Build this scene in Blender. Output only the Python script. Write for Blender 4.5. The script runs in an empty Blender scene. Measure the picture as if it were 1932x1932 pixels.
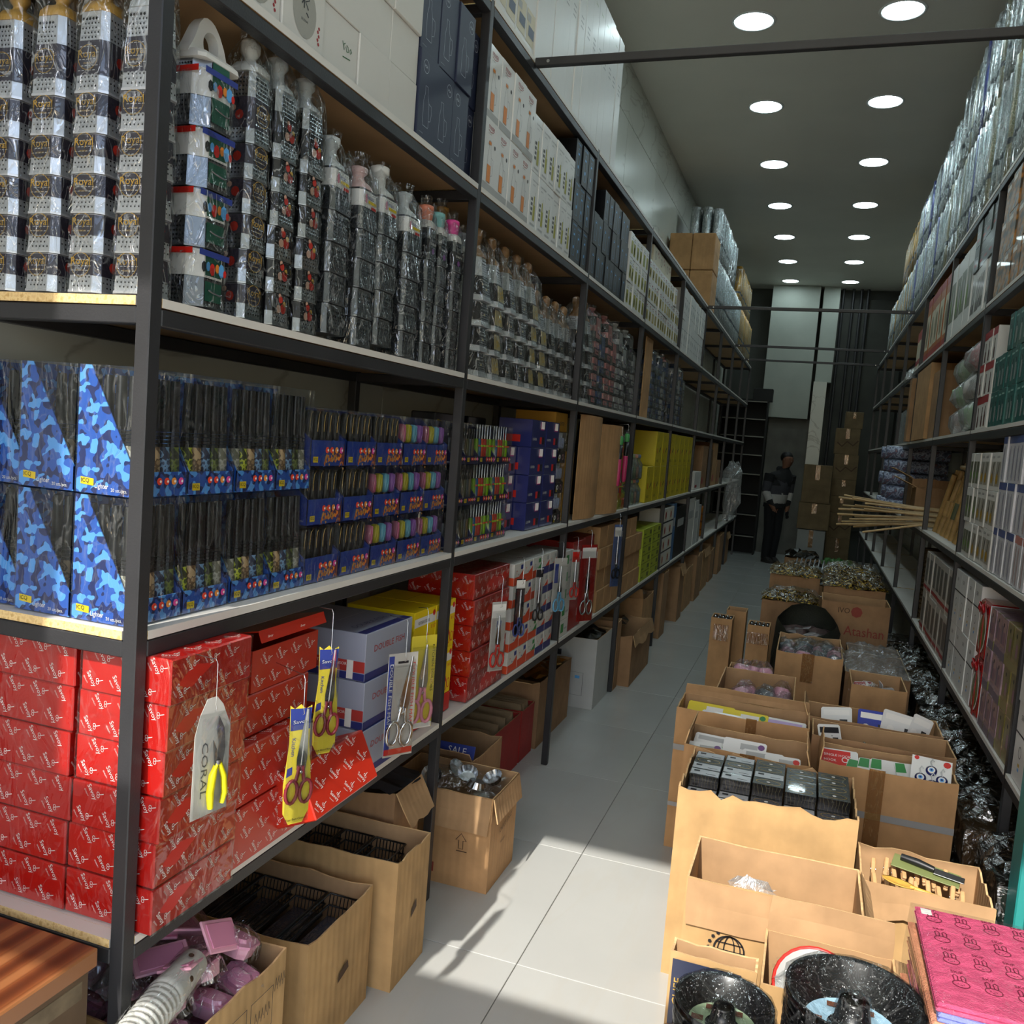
import bpy, math, random
from mathutils import Vector, Matrix
random.seed(7)
SC = bpy.context.scene
COL = SC.collection
R = math.radians

# ------------------------------------------------------------------ camera, sky, sun, exposure
cam_d = bpy.data.cameras.new('camera'); cam = bpy.data.objects.new('camera', cam_d); COL.objects.link(cam)
YAW, PIT, ROL, FPX = -0.3253, -0.0857, 0.0784, 1665.89
_f = Vector((math.sin(YAW)*math.cos(PIT), math.cos(YAW)*math.cos(PIT), math.sin(PIT)))
_r0 = Vector((math.cos(YAW), -math.sin(YAW), 0)); _u0 = _r0.cross(_f)
_r = math.cos(ROL)*_r0 + math.sin(ROL)*_u0; _u = -math.sin(ROL)*_r0 + math.cos(ROL)*_u0
_m = Matrix(((_r.x, _u.x, -_f.x, 1.0984), (_r.y, _u.y, -_f.y, 0.0), (_r.z, _u.z, -_f.z, 1.6), (0, 0, 0, 1)))
cam.matrix_world = _m
cam_d.sensor_width = 36; cam_d.lens = FPX/1932*36; cam_d.clip_start = .02
SC.camera = cam

world = bpy.data.worlds.new('world'); SC.world = world; world.use_nodes = True
_nt = world.node_tree
_bg = _nt.nodes['Background']
_sky = _nt.nodes.new('ShaderNodeTexSky'); _sky.sky_type = 'NISHITA'; _sky.sun_disc = False
SUN_DIR = Vector((0.10, 1.0, -0.868)).normalized()
_sky.sun_elevation = math.asin(-SUN_DIR.z); _sky.sun_rotation = math.atan2(-SUN_DIR.x, -SUN_DIR.y)
_sky.air_density = 1.0; _sky.dust_density = 1.5
_nt.links.new(_sky.outputs[0], _bg.inputs[0]); _bg.inputs[1].default_value = 0.36
sun_d = bpy.data.lights.new('sun', 'SUN'); sun_d.energy = 5.0; sun_d.angle = R(0.6); sun_d.color = (1, .95, .88)
sun = bpy.data.objects.new('sun', sun_d); COL.objects.link(sun)
sun.rotation_euler = SUN_DIR.to_track_quat('-Z', 'Y').to_euler(); sun.location = (0, -6, 6)
vs = SC.view_settings
SC.display_settings.display_device = 'sRGB'
vs.view_transform = 'Standard'; vs.look = 'None'; vs.gamma = 1; vs.use_curve_mapping = False
vs.exposure = 0.35
cy = SC.cycles
cy.max_bounces = 8; cy.diffuse_bounces = 4; cy.glossy_bounces = 3; cy.transmission_bounces = 4
cy.transparent_max_bounces = 24; cy.sample_clamp_indirect = 4; cy.caustics_reflective = False; cy.caustics_refractive = False
cy.use_denoising = True

# ------------------------------------------------------------------ materials
def C(h):
    h = h.lstrip('#'); o = []
    for i in (0, 2, 4):
        c = int(h[i:i+2], 16)/255
        o.append(c/12.92 if c <= .04045 else ((c+.055)/1.055)**2.4)
    return (o[0], o[1], o[2], 1)
_M = {}
def mat(name, col, rough=.5, metal=0, var=0, vscale=8, bump=0, bscale=60, spec=.5, coat=0, emit=0, alpha=1):
    """plain surface with a little procedural colour variation and relief"""
    if name in _M: return _M[name]
    m = bpy.data.materials.new(name); m.use_nodes = True; _M[name] = m
    nt = m.node_tree; b = nt.nodes['Principled BSDF']
    c = C(col) if isinstance(col, str) else col
    b.inputs['Base Color'].default_value = c; b.inputs['Roughness'].default_value = rough
    b.inputs['Metallic'].default_value = metal; b.inputs['Specular IOR Level'].default_value = spec
    b.inputs['Coat Weight'].default_value = coat; b.inputs['Coat Roughness'].default_value = .1
    if emit:
        b.inputs['Emission Color'].default_value = c; b.inputs['Emission Strength'].default_value = emit
    if var or bump:
        tc = nt.nodes.new('ShaderNodeTexCoord')
    if var:
        n = nt.nodes.new('ShaderNodeTexNoise'); n.inputs['Scale'].default_value = vscale; n.inputs['Detail'].default_value = 4
        nt.links.new(tc.outputs['Object'], n.inputs['Vector'])
        r = nt.nodes.new('ShaderNodeValToRGB')
        r.color_ramp.elements[0].position = .3; r.color_ramp.elements[1].position = .7
        r.color_ramp.elements[0].color = tuple(x*(1-var) for x in c[:3])+(1,)
        r.color_ramp.elements[1].color = tuple(min(1, x*(1+var)) for x in c[:3])+(1,)
        nt.links.new(n.outputs[0], r.inputs[0]); nt.links.new(r.outputs[0], b.inputs['Base Color'])
    if bump:
        n2 = nt.nodes.new('ShaderNodeTexNoise'); n2.inputs['Scale'].default_value = bscale; n2.inputs['Detail'].default_value = 3
        nt.links.new(tc.outputs['Object'], n2.inputs['Vector'])
        bp = nt.nodes.new('ShaderNodeBump'); bp.inputs['Strength'].default_value = bump; bp.inputs['Distance'].default_value = .01
        nt.links.new(n2.outputs[0], bp.inputs['Height']); nt.links.new(bp.outputs[0], b.inputs['Normal'])
    return m
def film(name, tint='#f4f6f6', gloss=.10, rough=.09, bump=.55, scale=38, stretch=(1, 1, .35), body=0, crease=.022, cs_=.7):
    """clear crinkled plastic wrap: lets light through, crease glints partly put into the colour"""
    if name in _M: return _M[name]
    m = bpy.data.materials.new(name); m.use_nodes = True; _M[name] = m
    nt = m.node_tree; nt.nodes.clear()
    out = nt.nodes.new('ShaderNodeOutputMaterial'); tr = nt.nodes.new('ShaderNodeBsdfTransparent'); gl = nt.nodes.new('ShaderNodeBsdfGlossy')
    tr.inputs[0].default_value = C(tint); gl.inputs['Roughness'].default_value = rough; gl.inputs[0].default_value = (1, 1, 1, 1)
    tc = nt.nodes.new('ShaderNodeTexCoord'); mp = nt.nodes.new('ShaderNodeMapping'); mp.inputs['Scale'].default_value = stretch
    nz = nt.nodes.new('ShaderNodeTexNoise'); nz.inputs['Scale'].default_value = scale; nz.inputs['Detail'].default_value = 3; nz.inputs['Distortion'].default_value = 1.2
    oi = nt.nodes.new('ShaderNodeObjectInfo'); ad = nt.nodes.new('ShaderNodeVectorMath'); ad.operation = 'ADD'
    sc_ = nt.nodes.new('ShaderNodeVectorMath'); sc_.operation = 'SCALE'; sc_.inputs['Scale'].default_value = 9
    nt.links.new(oi.outputs['Random'], sc_.inputs[0]); nt.links.new(tc.outputs['Object'], ad.inputs[0]); nt.links.new(sc_.outputs[0], ad.inputs[1])
    nt.links.new(ad.outputs[0], mp.inputs[0]); nt.links.new(mp.outputs[0], nz.inputs['Vector'])
    bp = nt.nodes.new('ShaderNodeBump'); bp.inputs['Strength'].default_value = bump; bp.inputs['Distance'].default_value = .02
    nt.links.new(nz.outputs[0], bp.inputs['Height']); nt.links.new(bp.outputs[0], gl.inputs['Normal'])
    lw = nt.nodes.new('ShaderNodeLayerWeight'); lw.inputs[0].default_value = .25; nt.links.new(bp.outputs[0], lw.inputs['Normal'])
    mu = nt.nodes.new('ShaderNodeMath'); mu.operation = 'MULTIPLY_ADD'; mu.inputs[1].default_value = .35; mu.inputs[2].default_value = gloss
    nt.links.new(lw.outputs['Fresnel'], mu.inputs[0])
    # sharp crease lines: thin bands of the same relief made glossier, their glint also painted in as diffuse white
    cs = nt.nodes.new('ShaderNodeMath'); cs.operation = 'SUBTRACT'; cs.inputs[1].default_value = .5; nt.links.new(nz.outputs[0], cs.inputs[0])
    ca = nt.nodes.new('ShaderNodeMath'); ca.operation = 'ABSOLUTE'; nt.links.new(cs.outputs[0], ca.inputs[0])
    cm = nt.nodes.new('ShaderNodeMath'); cm.operation = 'MULTIPLY_ADD'; cm.use_clamp = True; cm.inputs[1].default_value = -1/crease; cm.inputs[2].default_value = 1; nt.links.new(ca.outputs[0], cm.inputs[0])
    fa = nt.nodes.new('ShaderNodeMath'); fa.operation = 'MULTIPLY_ADD'; fa.use_clamp = True; fa.inputs[1].default_value = .4*cs_; nt.links.new(cm.outputs[0], fa.inputs[0]); nt.links.new(mu.outputs[0], fa.inputs[2])
    m0 = nt.nodes.new('ShaderNodeMixShader'); nt.links.new(fa.outputs[0], m0.inputs[0]); nt.links.new(tr.outputs[0], m0.inputs[1]); nt.links.new(gl.outputs[0], m0.inputs[2])
    cd = nt.nodes.new('ShaderNodeBsdfDiffuse'); cd.inputs[0].default_value = C(tint)
    ck = nt.nodes.new('ShaderNodeMath'); ck.operation = 'MULTIPLY'; ck.inputs[1].default_value = .22*cs_; nt.links.new(cm.outputs[0], ck.inputs[0])
    mx = nt.nodes.new('ShaderNodeMixShader'); nt.links.new(ck.outputs[0], mx.inputs[0]); nt.links.new(m0.outputs[0], mx.inputs[1]); nt.links.new(cd.outputs[0], mx.inputs[2])
    last = mx
    if body:
        df = nt.nodes.new('ShaderNodeBsdfDiffuse'); df.inputs[0].default_value = C(tint)
        m2 = nt.nodes.new('ShaderNodeMixShader'); m2.inputs[0].default_value = body
        nt.links.new(mx.outputs[0], m2.inputs[1]); nt.links.new(df.outputs[0], m2.inputs[2]); last = m2
    nt.links.new(last.outputs[0], out.inputs[0])
    return m
def ramp_mat(name, stops, scale=20, rough=.4, kind='noise', const=True, detail=2, dist=0, stretch=(1, 1, 1), bump=0, coat=0, metal=0):
    """several print colours laid out by one procedural texture"""
    if name in _M: return _M[name]
    m = bpy.data.materials.new(name); m.use_nodes = True; _M[name] = m
    nt = m.node_tree; b = nt.nodes['Principled BSDF']; b.inputs['Roughness'].default_value = rough; b.inputs['Coat Weight'].default_value = coat
    b.inputs['Metallic'].default_value = metal
    tc = nt.nodes.new('ShaderNodeTexCoord'); mp = nt.nodes.new('ShaderNodeMapping'); mp.inputs['Scale'].default_value = stretch
    nt.links.new(tc.outputs['Object'], mp.inputs[0])
    if kind == 'noise':
        t = nt.nodes.new('ShaderNodeTexNoise'); t.inputs['Scale'].default_value = scale; t.inputs['Detail'].default_value = detail; t.inputs['Distortion'].default_value = dist
    elif kind == 'wave':
        t = nt.nodes.new('ShaderNodeTexWave'); t.inputs['Scale'].default_value = scale; t.inputs['Distortion'].default_value = dist; t.inputs['Detail'].default_value = detail
    else:
        t = nt.nodes.new('ShaderNodeTexVoronoi'); t.inputs['Scale'].default_value = scale
    nt.links.new(mp.outputs[0], t.inputs['Vector'])
    r = nt.nodes.new('ShaderNodeValToRGB'); cr = r.color_ramp
    if const: cr.interpolation = 'CONSTANT'
    while len(cr.elements) < len(stops): cr.elements.new(.5)
    for e, (p, c) in zip(cr.elements, stops): e.position = p; e.color = C(c)
    nt.links.new(t.outputs[0], r.inputs[0]); nt.links.new(r.outputs[0], b.inputs['Base Color'])
    if bump:
        bp = nt.nodes.new('ShaderNodeBump'); bp.inputs['Strength'].default_value = bump; bp.inputs['Distance'].default_value = .01
        nt.links.new(t.outputs[0], bp.inputs['Height']); nt.links.new(bp.outputs[0], b.inputs['Normal'])
    return m
def camo_mat(name, base, dark, light, scale):
    """two independent blotch layers over a base colour"""
    if name in _M: return _M[name]
    m = mat(name, base, .35, coat=.25); nt = m.node_tree; b = nt.nodes['Principled BSDF']; tc = nt.nodes.new('ShaderNodeTexCoord'); prev = None
    for col, off, th in ((dark, 0, .545), (light, 7.3, .575)):
        mp = nt.nodes.new('ShaderNodeMapping'); mp.inputs['Location'].default_value = (off, off*.7, off*1.3); nt.links.new(tc.outputs['Object'], mp.inputs[0])
        n = nt.nodes.new('ShaderNodeTexNoise'); n.inputs['Scale'].default_value = scale; n.inputs['Detail'].default_value = .6; nt.links.new(mp.outputs[0], n.inputs['Vector'])
        g = nt.nodes.new('ShaderNodeMath'); g.operation = 'GREATER_THAN'; g.inputs[1].default_value = th; nt.links.new(n.outputs[0], g.inputs[0])
        x = nt.nodes.new('ShaderNodeMixRGB'); x.inputs[2].default_value = C(col); nt.links.new(g.outputs[0], x.inputs[0])
        if prev: nt.links.new(prev.outputs[0], x.inputs[1])
        else: x.inputs[1].default_value = C(base)
        prev = x
    nt.links.new(prev.outputs[0], b.inputs['Base Color'])
    return m
def card(name, col, var=.12, wave=140):
    """corrugated cardboard: fibre mottling and faint vertical flutes"""
    if name in _M: return _M[name]
    m = mat(name, col, rough=.78, var=var*1.4, vscale=9, spec=.25)
    nt = m.node_tree; b = nt.nodes['Principled BSDF']
    tc = nt.nodes.new('ShaderNodeTexCoord')
    w = nt.nodes.new('ShaderNodeTexWave'); w.inputs['Scale'].default_value = wave/6.28; w.bands_direction = 'DIAGONAL'; w.inputs['Distortion'].default_value = 1.5
    mp = nt.nodes.new('ShaderNodeMapping'); mp.inputs['Scale'].default_value = (1, 1, .001)
    nt.links.new(tc.outputs['Object'], mp.inputs[0]); nt.links.new(mp.outputs[0], w.inputs['Vector'])
    n = nt.nodes.new('ShaderNodeTexNoise'); n.inputs['Scale'].default_value = 11; n.inputs['Detail'].default_value = 3
    nt.links.new(tc.outputs['Object'], n.inputs['Vector'])
    ad = nt.nodes.new('ShaderNodeMath'); ad.operation = 'MULTIPLY_ADD'; ad.inputs[1].default_value = .30
    nt.links.new(w.outputs['Fac'], ad.inputs[0]); nt.links.new(n.outputs[0], ad.inputs[2])
    bp = nt.nodes.new('ShaderNodeBump'); bp.inputs['Strength'].default_value = .35; bp.inputs['Distance'].default_value = .006
    nt.links.new(ad.outputs[0], bp.inputs['Height']); nt.links.new(bp.outputs[0], b.inputs['Normal'])
    return m

BLACK_STEEL = mat('black_painted_steel', '#2c2c2e', .42, 0, .15, 6, .05, 200)
STEEL = mat('polished_steel', '#ced1d4', .24, 1, .06, 30)
DARKSTEEL = mat('dark_hole', '#17181a', .5, .3)
CARD = card('cardboard', '#b0895f'); CARD2 = card('cardboard_dull', '#997756'); CARD3 = card('cardboard_pale', '#b39163')
CARD_IN = card('cardboard_inside', '#a98762')
BOARD = mat('white_laminate', '#d8d4cc', .45, 0, .04, 4)
CHIP = ramp_mat('chipboard', [(0, '#8a6a3c'), (.42, '#c9a66a'), (.5, '#e2c68c'), (.62, '#d3b27a')], 90, .8, const=False, detail=5, bump=.3)
BAG = film('clear_bag', gloss=.045, rough=.07, bump=.8, scale=24, stretch=(1, 1, .45)); THINWRAP = film('thin_wrap', gloss=.03, rough=.06, bump=.4, scale=18, cs_=.10); WRAP = film('shrink_wrap', gloss=.05, rough=.06, bump=.35, scale=22, stretch=(1, 1, .5))
HAZY = film('hazy_plastic', '#e8eaea', gloss=.10, rough=.12, bump=.8, scale=20, body=.14, crease=.03)
WHITE = mat('white_print', '#e6e4de', .5); INK = mat('black_print', '#1c1c20', .5); GREY = mat('grey_print', '#8d8d8c', .5)
RED = mat('red_print', '#c8251c', .4); GOLD = mat('gold_print', '#c9a24a', .35, .3); YEL = mat('yellow_print', '#efcf12', .42)
BLUE = mat('blue_print', '#2a3a86', .45); ORANGE = mat('orange_print', '#d9822b', .45); GREEN = mat('green_print', '#3f8a4c', .5)
PINK = mat('pink_plastic', '#e58fa4', .4); TAPE = film('packing_tape', '#d9b37a', gloss=.10, rough=.12, bump=.3, scale=40, body=.18)

# ------------------------------------------------------------------ mesh building
_TXT = {}
def text_geo(s):
    if s in _TXT: return _TXT[s]
    cu = bpy.data.curves.new('t', 'FONT'); cu.body = s; cu.size = 1; cu.resolution_u = 2
    o = bpy.data.objects.new('t', cu); me = bpy.data.meshes.new_from_object(o)
    v = [(p.co.x, p.co.y) for p in me.vertices]; f = [tuple(p.vertices) for p in me.polygons]
    bpy.data.objects.remove(o); bpy.data.meshes.remove(me); bpy.data.curves.remove(cu)
    if not v: v = [(0, 0)]
    x0 = min(p[0] for p in v); x1 = max(p[0] for p in v); y0 = min(p[1] for p in v); y1 = max(p[1] for p in v)
    _TXT[s] = ([((a-x0), (b-y0)) for a, b in v], f, x1-x0, y1-y0)
    return _TXT[s]
class MB:
    def __init__(s): s.v = []; s.f = []; s.m = []; s.sm = []
    def add(s, vs, fs, mi=0, smooth=False):
        k = len(s.v); s.v += [tuple(p) for p in vs]
        for f in fs: s.f.append(tuple(i+k for i in f)); s.m.append(mi); s.sm.append(smooth)
        return s
    def poly(s, pts, mi=0): return s.add(pts, [tuple(range(len(pts)))], mi)
    def box(s, x0, y0, z0, x1, y1, z1, mi=0, c=0):
        if c <= 0:
            v = [(x0, y0, z0), (x1, y0, z0), (x1, y1, z0), (x0, y1, z0), (x0, y0, z1), (x1, y0, z1), (x1, y1, z1), (x0, y1, z1)]
            return s.add(v, [(0, 3, 2, 1), (4, 5, 6, 7), (0, 1, 5, 4), (1, 2, 6, 5), (2, 3, 7, 6), (3, 0, 4, 7)], mi)
        lo = (x0, y0, z0); hi = (x1, y1, z1); v = []; ix = {}
        for a in (0, 1):
            for b in (0, 1):
                for d in (0, 1):
                    cr = (a, b, d)
                    for ax in range(3):
                        p = []
                        for k in range(3):
                            e = hi[k] if cr[k] else lo[k]
                            if k != ax: e += -c if cr[k] else c
                            p.append(e)
                        ix[cr, ax] = len(v); v.append(p)
        f = []
        for ax in range(3):
            o = [k for k in range(3) if k != ax]
            for sd in (0, 1):
                q = []
                for a, b in ((0, 0), (1, 0), (1, 1), (0, 1)):
                    cr = [0]*3; cr[ax] = sd; cr[o[0]] = a; cr[o[1]] = b; q.append(ix[tuple(cr), ax])
                f.append(tuple(q))
        for ax in range(3):   # edges along ax
            o = [k for k in range(3) if k != ax]
            for a in (0, 1):
                for b in (0, 1):
                    c0 = [0]*3; c0[o[0]] = a; c0[o[1]] = b; c1 = list(c0); c1[ax] = 1
                    f.append((ix[tuple(c0), o[0]], ix[tuple(c1), o[0]], ix[tuple(c1), o[1]], ix[tuple(c0), o[1]]))
        for a in (0, 1):
            for b in (0, 1):
                for d in (0, 1): f.append(tuple(ix[(a, b, d), k] for k in range(3)))
        cx = Vector(((x0+x1)/2, (y0+y1)/2, (z0+z1)/2)); g = []
        for q in f:
            P = [Vector(v[i]) for i in q]; n = (P[1]-P[0]).cross(P[2]-P[0])
            g.append(q if n.dot(sum(P, Vector())/len(P)-cx) > 0 else q[::-1])
        return s.add(v, g, mi)
    def loft(s, rings, mi=0, cap0=True, cap1=True, smooth=False, closed=True):
        n = len(rings[0]); v = [p for r in rings for p in r]; f = []
        for i in range(len(rings)-1):
            for j in range(n if closed else n-1):
                k = (j+1) % n; f.append((i*n+j, i*n+k, (i+1)*n+k, (i+1)*n+j))
        s.add(v, f, mi, smooth)
        if cap0: s.add(rings[0], [tuple(range(n))[::-1]], mi)
        if cap1: s.add(rings[-1], [tuple(range(n))], mi)
        return s
    def lathe(s, prof, n=16, o=(0, 0, 0), mi=0, smooth=True, cap=True):
        rs = [[(o[0]+r*math.cos(2*math.pi*j/n), o[1]+r*math.sin(2*math.pi*j/n), o[2]+z) for j in range(n)] for r, z in prof]
        return s.loft(rs, mi, cap and prof[0][0] > 1e-5, cap and prof[-1][0] > 1e-5, smooth)
    def tube(s, path, r, n=6, mi=0, smooth=True, cap=True):
        P = [Vector(p) for p in path]; rings = []; rr = r if isinstance(r, (list, tuple)) else [r]*len(P)
        up = Vector((.31, .17, .93))
        for i, p in enumerate(P):
            t = (P[min(i+1, len(P)-1)]-P[max(i-1, 0)]).normalized()
            a = t.cross(up)
            if a.length < .05: a = t.cross(Vector((1, 0, 0)))
            a.normalize(); b = t.cross(a)
            rings.append([tuple(p+rr[i]*(math.cos(2*math.pi*j/n)*a+math.sin(2*math.pi*j/n)*b)) for j in range(n)])
        return s.loft(rings, mi, cap, cap, smooth)
    def text(s, t, o, right, up, h, mi=0, width=None, center=False):
        """flat lettering; o = lower left corner of the word, h = letter height"""
        v, f, w, hh = text_geo(t); k = h/max(hh, 1e-6); kx = k if width is None else width/max(w, 1e-6)
        r = Vector(right).normalized(); u = Vector(up).normalized(); o = Vector(o)
        if center: o = o-r*(w*kx/2)-u*(h/2)
        return s.add([tuple(o+r*a*kx+u*b*k) for a, b in v], f, mi)
    def stroke(s, pts, w, o, right, up, mi=0, closed=False):
        """flat drawn line of width w in the plane (right, up) at o"""
        r = Vector(right); u = Vector(up); o = Vector(o); n = len(pts)
        L = []; Rr = []
        for i in range(n):
            a = pts[(i-1) % n] if closed or i > 0 else pts[i]; b = pts[(i+1) % n] if closed or i < n-1 else pts[i]
            dx, dy = b[0]-a[0], b[1]-a[1]; d = math.hypot(dx, dy) or 1; nx, ny = -dy/d*w/2, dx/d*w/2
            L.append(o+r*(pts[i][0]+nx)+u*(pts[i][1]+ny)); Rr.append(o+r*(pts[i][0]-nx)+u*(pts[i][1]-ny))
        v = [tuple(p) for p in L+Rr]; f = [(i, (i+1) % n, n+(i+1) % n, n+i)[::-1] for i in range(n if closed else n-1)]
        return s.add(v, f, mi)
    def disc(s, o, r, right=(1, 0, 0), up=(0, 0, 1), n=10, mi=0, ry=None):
        a = Vector(right); b = Vector(up); o = Vector(o); ry = ry or r
        return s.poly([tuple(o+a*r*math.cos(2*math.pi*k/n)+b*ry*math.sin(2*math.pi*k/n)) for k in range(n)], mi)
    def ring(s, o, r, w, right=(1, 0, 0), up=(0, 0, 1), n=20, mi=0, ry=None):
        ry = ry or r
        return s.stroke([(r*math.cos(2*math.pi*k/n), ry*math.sin(2*math.pi*k/n)) for k in range(n)], w, o, right, up, mi, True)
    def xf(s, M, k=0):
        for i in range(k, len(s.v)): s.v[i] = tuple(M @ Vector(s.v[i]))
        return s
    def jitter(s, a, seed=0, k=0):
        rg = random.Random(seed)
        for i in range(k, len(s.v)): s.v[i] = tuple(c+rg.uniform(-a, a) for c in s.v[i])
        return s
    def mesh(s, name, mats):
        me = bpy.data.meshes.new(name); me.from_pydata(s.v, [], s.f)
        for m in (mats if isinstance(mats, (list, tuple)) else [mats]): me.materials.append(m)
        me.polygons.foreach_set('material_index', s.m); me.polygons.foreach_set('use_smooth', s.sm); me.update()
        return me
def ob(name, data=None, parent=None, loc=(0, 0, 0), rz=0, rot=None, label=None, cat=None, group=None, kind=None, sc=None):
    o = bpy.data.objects.new(name, data); COL.objects.link(o)
    if parent: o.parent = parent
    o.location = loc; o.rotation_euler = rot if rot else (0, 0, rz)
    if sc: o.scale = sc
    if label: o['label'] = label
    if cat: o['category'] = cat
    if group: o['group'] = group
    if kind: o['kind'] = kind
    if data is None: o.empty_display_size = .05
    return o
ORD = 'first second third fourth fifth sixth seventh eighth ninth tenth eleventh twelfth thirteenth fourteenth fifteenth sixteenth seventeenth eighteenth nineteenth'.split()
for _t, _w in (('twentieth', 'twenty'), ('thirtieth', 'thirty'), ('fortieth', 'forty')): ORD += [_t]+[_w+'-'+o for o in ORD[:9]]
def rowname(k, n):
    if n == 1: return 'only row'
    if k == 0: return 'bottom row'
    if k == n-1: return 'top row'
    return 'middle row' if n == 3 else ORD[k]+' row up'
L90, R90 = math.pi/2, -math.pi/2
POSTS = [1.257, 2.682, 4.107, 5.56, 7.05, 8.53, 10.0, 11.46, 12.92, 14.35]
RPOSTS = [1.72, 3.205, 4.746, 6.20, 7.66, 9.12, 10.58, 12.04, 13.5]
LEV = [.628, 1.203, 1.791, 2.387, 2.958]     # shelf tops
RX = 1.785; ZC = 4.355; WL = -.46; WR = 2.24; YB = 15.4; YF = -.6
# ------------------------------------------------------------------ the room
def marble(name, base, vein, scale, rough, vs=.06):
    m = mat(name, base, rough, var=.05, vscale=2)
    nt = m.node_tree; b = nt.nodes['Principled BSDF']; r0 = [n for n in nt.nodes if n.type == 'VALTORGB'][0]
    tc = nt.nodes.new('ShaderNodeTexCoord'); w = nt.nodes.new('ShaderNodeTexNoise')
    w.inputs['Scale'].default_value = scale; w.inputs['Detail'].default_value = 6; w.inputs['Distortion'].default_value = 1.5
    mp = nt.nodes.new('ShaderNodeMapping'); mp.inputs['Rotation'].default_value = (.5, .3, .6); mp.inputs['Scale'].default_value = (1, .35, 1)
    nt.links.new(tc.outputs['Object'], mp.inputs[0]); nt.links.new(mp.outputs[0], w.inputs['Vector'])
    r = nt.nodes.new('ShaderNodeValToRGB'); e = r.color_ramp.elements
    e[0].position = .485; e[0].color = (0, 0, 0, 1); e[1].position = .5; e[1].color = (1, 1, 1, 1)
    k = r.color_ramp.elements.new(.515); k.color = (0, 0, 0, 1)
    nt.links.new(w.outputs[0], r.inputs[0])
    mu = nt.nodes.new('ShaderNodeMath'); mu.operation = 'MULTIPLY'; mu.inputs[1].default_value = vs*6
    nt.links.new(r.outputs[0], mu.inputs[0])
    mx = nt.nodes.new('ShaderNodeMixRGB'); mx.inputs[2].default_value = C(vein)
    nt.links.new(mu.outputs[0], mx.inputs[0]); nt.links.new(r0.outputs[0], mx.inputs[1]); nt.links.new(mx.outputs[0], b.inputs['Base Color'])
    return m
TILE = marble('floor_tile_glaze', '#b2b3af', '#b0aca2', 1.0, .15, .035)
WALLM = marble('wall_marble', '#c2c3b8', '#6a5c4a', 1.6, .3, .07)
GROUT = mat('grout', '#8f8d86', .8, var=.1)
PLASTER = mat('ceiling_plaster', '#dad7cd', .55, var=.04, vscale=1.5)
DARKWALL = mat('dark_render', '#4b4d48', .8, var=.12, vscale=2)
CONC = mat('painted_concrete', '#a3a89e', .7, var=.08, vscale=2, bump=.1, bscale=30)
STREET = mat('street_paving', '#cfc5b4', .85, var=.12, vscale=3)

def struct(name, b, m, parent=None, loc=(0, 0, 0)): return ob(name, b.mesh(name, m), parent, loc, kind=None if parent else 'structure')
fl = struct('floor', MB().box(WL-.1, YF, -.12, WR+.1, YB+.1, -.006), GROUT)
tile_me = {}
xs = [-1.21, -.407, .393, 1.193, 1.993, 2.34]; ys = [-.73+.8*k for k in range(21)]
g = .0015
for i in range(5):
    for j in range(20):
        x0, x1 = max(xs[i], WL-.1)+g, min(xs[i+1], WR+.1)-g; y0, y1 = max(ys[j], YF)+g, min(ys[j+1], YB+.1)-g
        if y1 <= y0: continue
        key = (round(x1-x0, 3), round(y1-y0, 3))
        if key not in tile_me: tile_me[key] = MB().box(0, 0, -.008, x1-x0, y1-y0, 0, c=.0012).mesh('tile', TILE)
        ob('tile', tile_me[key], fl, (x0, y0, 0))
struct('ceiling', MB().box(WL-.1, YF, ZC, WR+.1, YB+.1, ZC+.1), PLASTER)
wl = struct('wall_left', MB().box(WL-.12, YF, -.1, WL-.008, YB+.1, ZC), GROUT)
wr = struct('wall_right', MB().box(WR+.008, YF, -.1, WR+.12, YB+.1, ZC), GROUT)
slab = MB().box(0, 0, 0, .008, 1.196, .796, c=.001).mesh('wall_slab', WALLM)
for j in range(13):
    for k in range(6):
        if k == 5: continue
        ob('wall_slab', slab, wl, (WL-.008, -.6+1.2*j, -.02+.8*k)); ob('wall_slab', slab, wr, (WR, -.6+1.2*j, -.02+.8*k))
slab2 = MB().box(0, 0, 0, .008, 1.196, ZC-3.98-.002, c=.001).mesh('wall_slab_short', WALLM)
for j in range(13): ob('wall_slab', slab2, wl, (WL-.008, -.6+1.2*j, 3.98)); ob('wall_slab', slab2, wr, (WR, -.6+1.2*j, 3.98))
struct('wall_back', MB().box(WL-.1, YB, -.1, WR+.1, YB+.12, ZC), DARKWALL)
# shop front behind the viewpoint: fascia, transom and jambs frame the daylight
struct('wall_front', MB().box(WL-.1, YF-.12, 3.515, WR+.1, YF, ZC+.1), CONC)
struct('trim_1', MB().box(WL-.1, YF-.08, 2.20, WR+.1, YF-.02, 2.543), BLACK_STEEL)
struct('trim_2', MB().box(WL-.3, YF-.12, -.1, -.40, YF, 3.515), CONC)
struct('street', MB().box(-14, -22, -.14, 16, YF-.001, -.02), STREET)

# far end of the room: concrete pier, marble-clad strip, pipes
pier = struct('wall_pier', MB().box(.17, 15.05, 2.24, .90, YB-.002, ZC-.002), CONC)
struct('wall_panel', MB().box(.30, 15.2, 0.001, .95, YB-.002, 2.235), mat('worn_plaster', '#6c6b64', .8, var=.25, vscale=3))
strip = struct('wall_strip', MB().box(.94, 15.0, .001, 1.14, YB-.002, 2.84), WALLM)
struct('wall_strip_upper', MB().box(.952, 15.1, 2.845, 1.20, YB-.002, ZC-.002), CONC)

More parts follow.
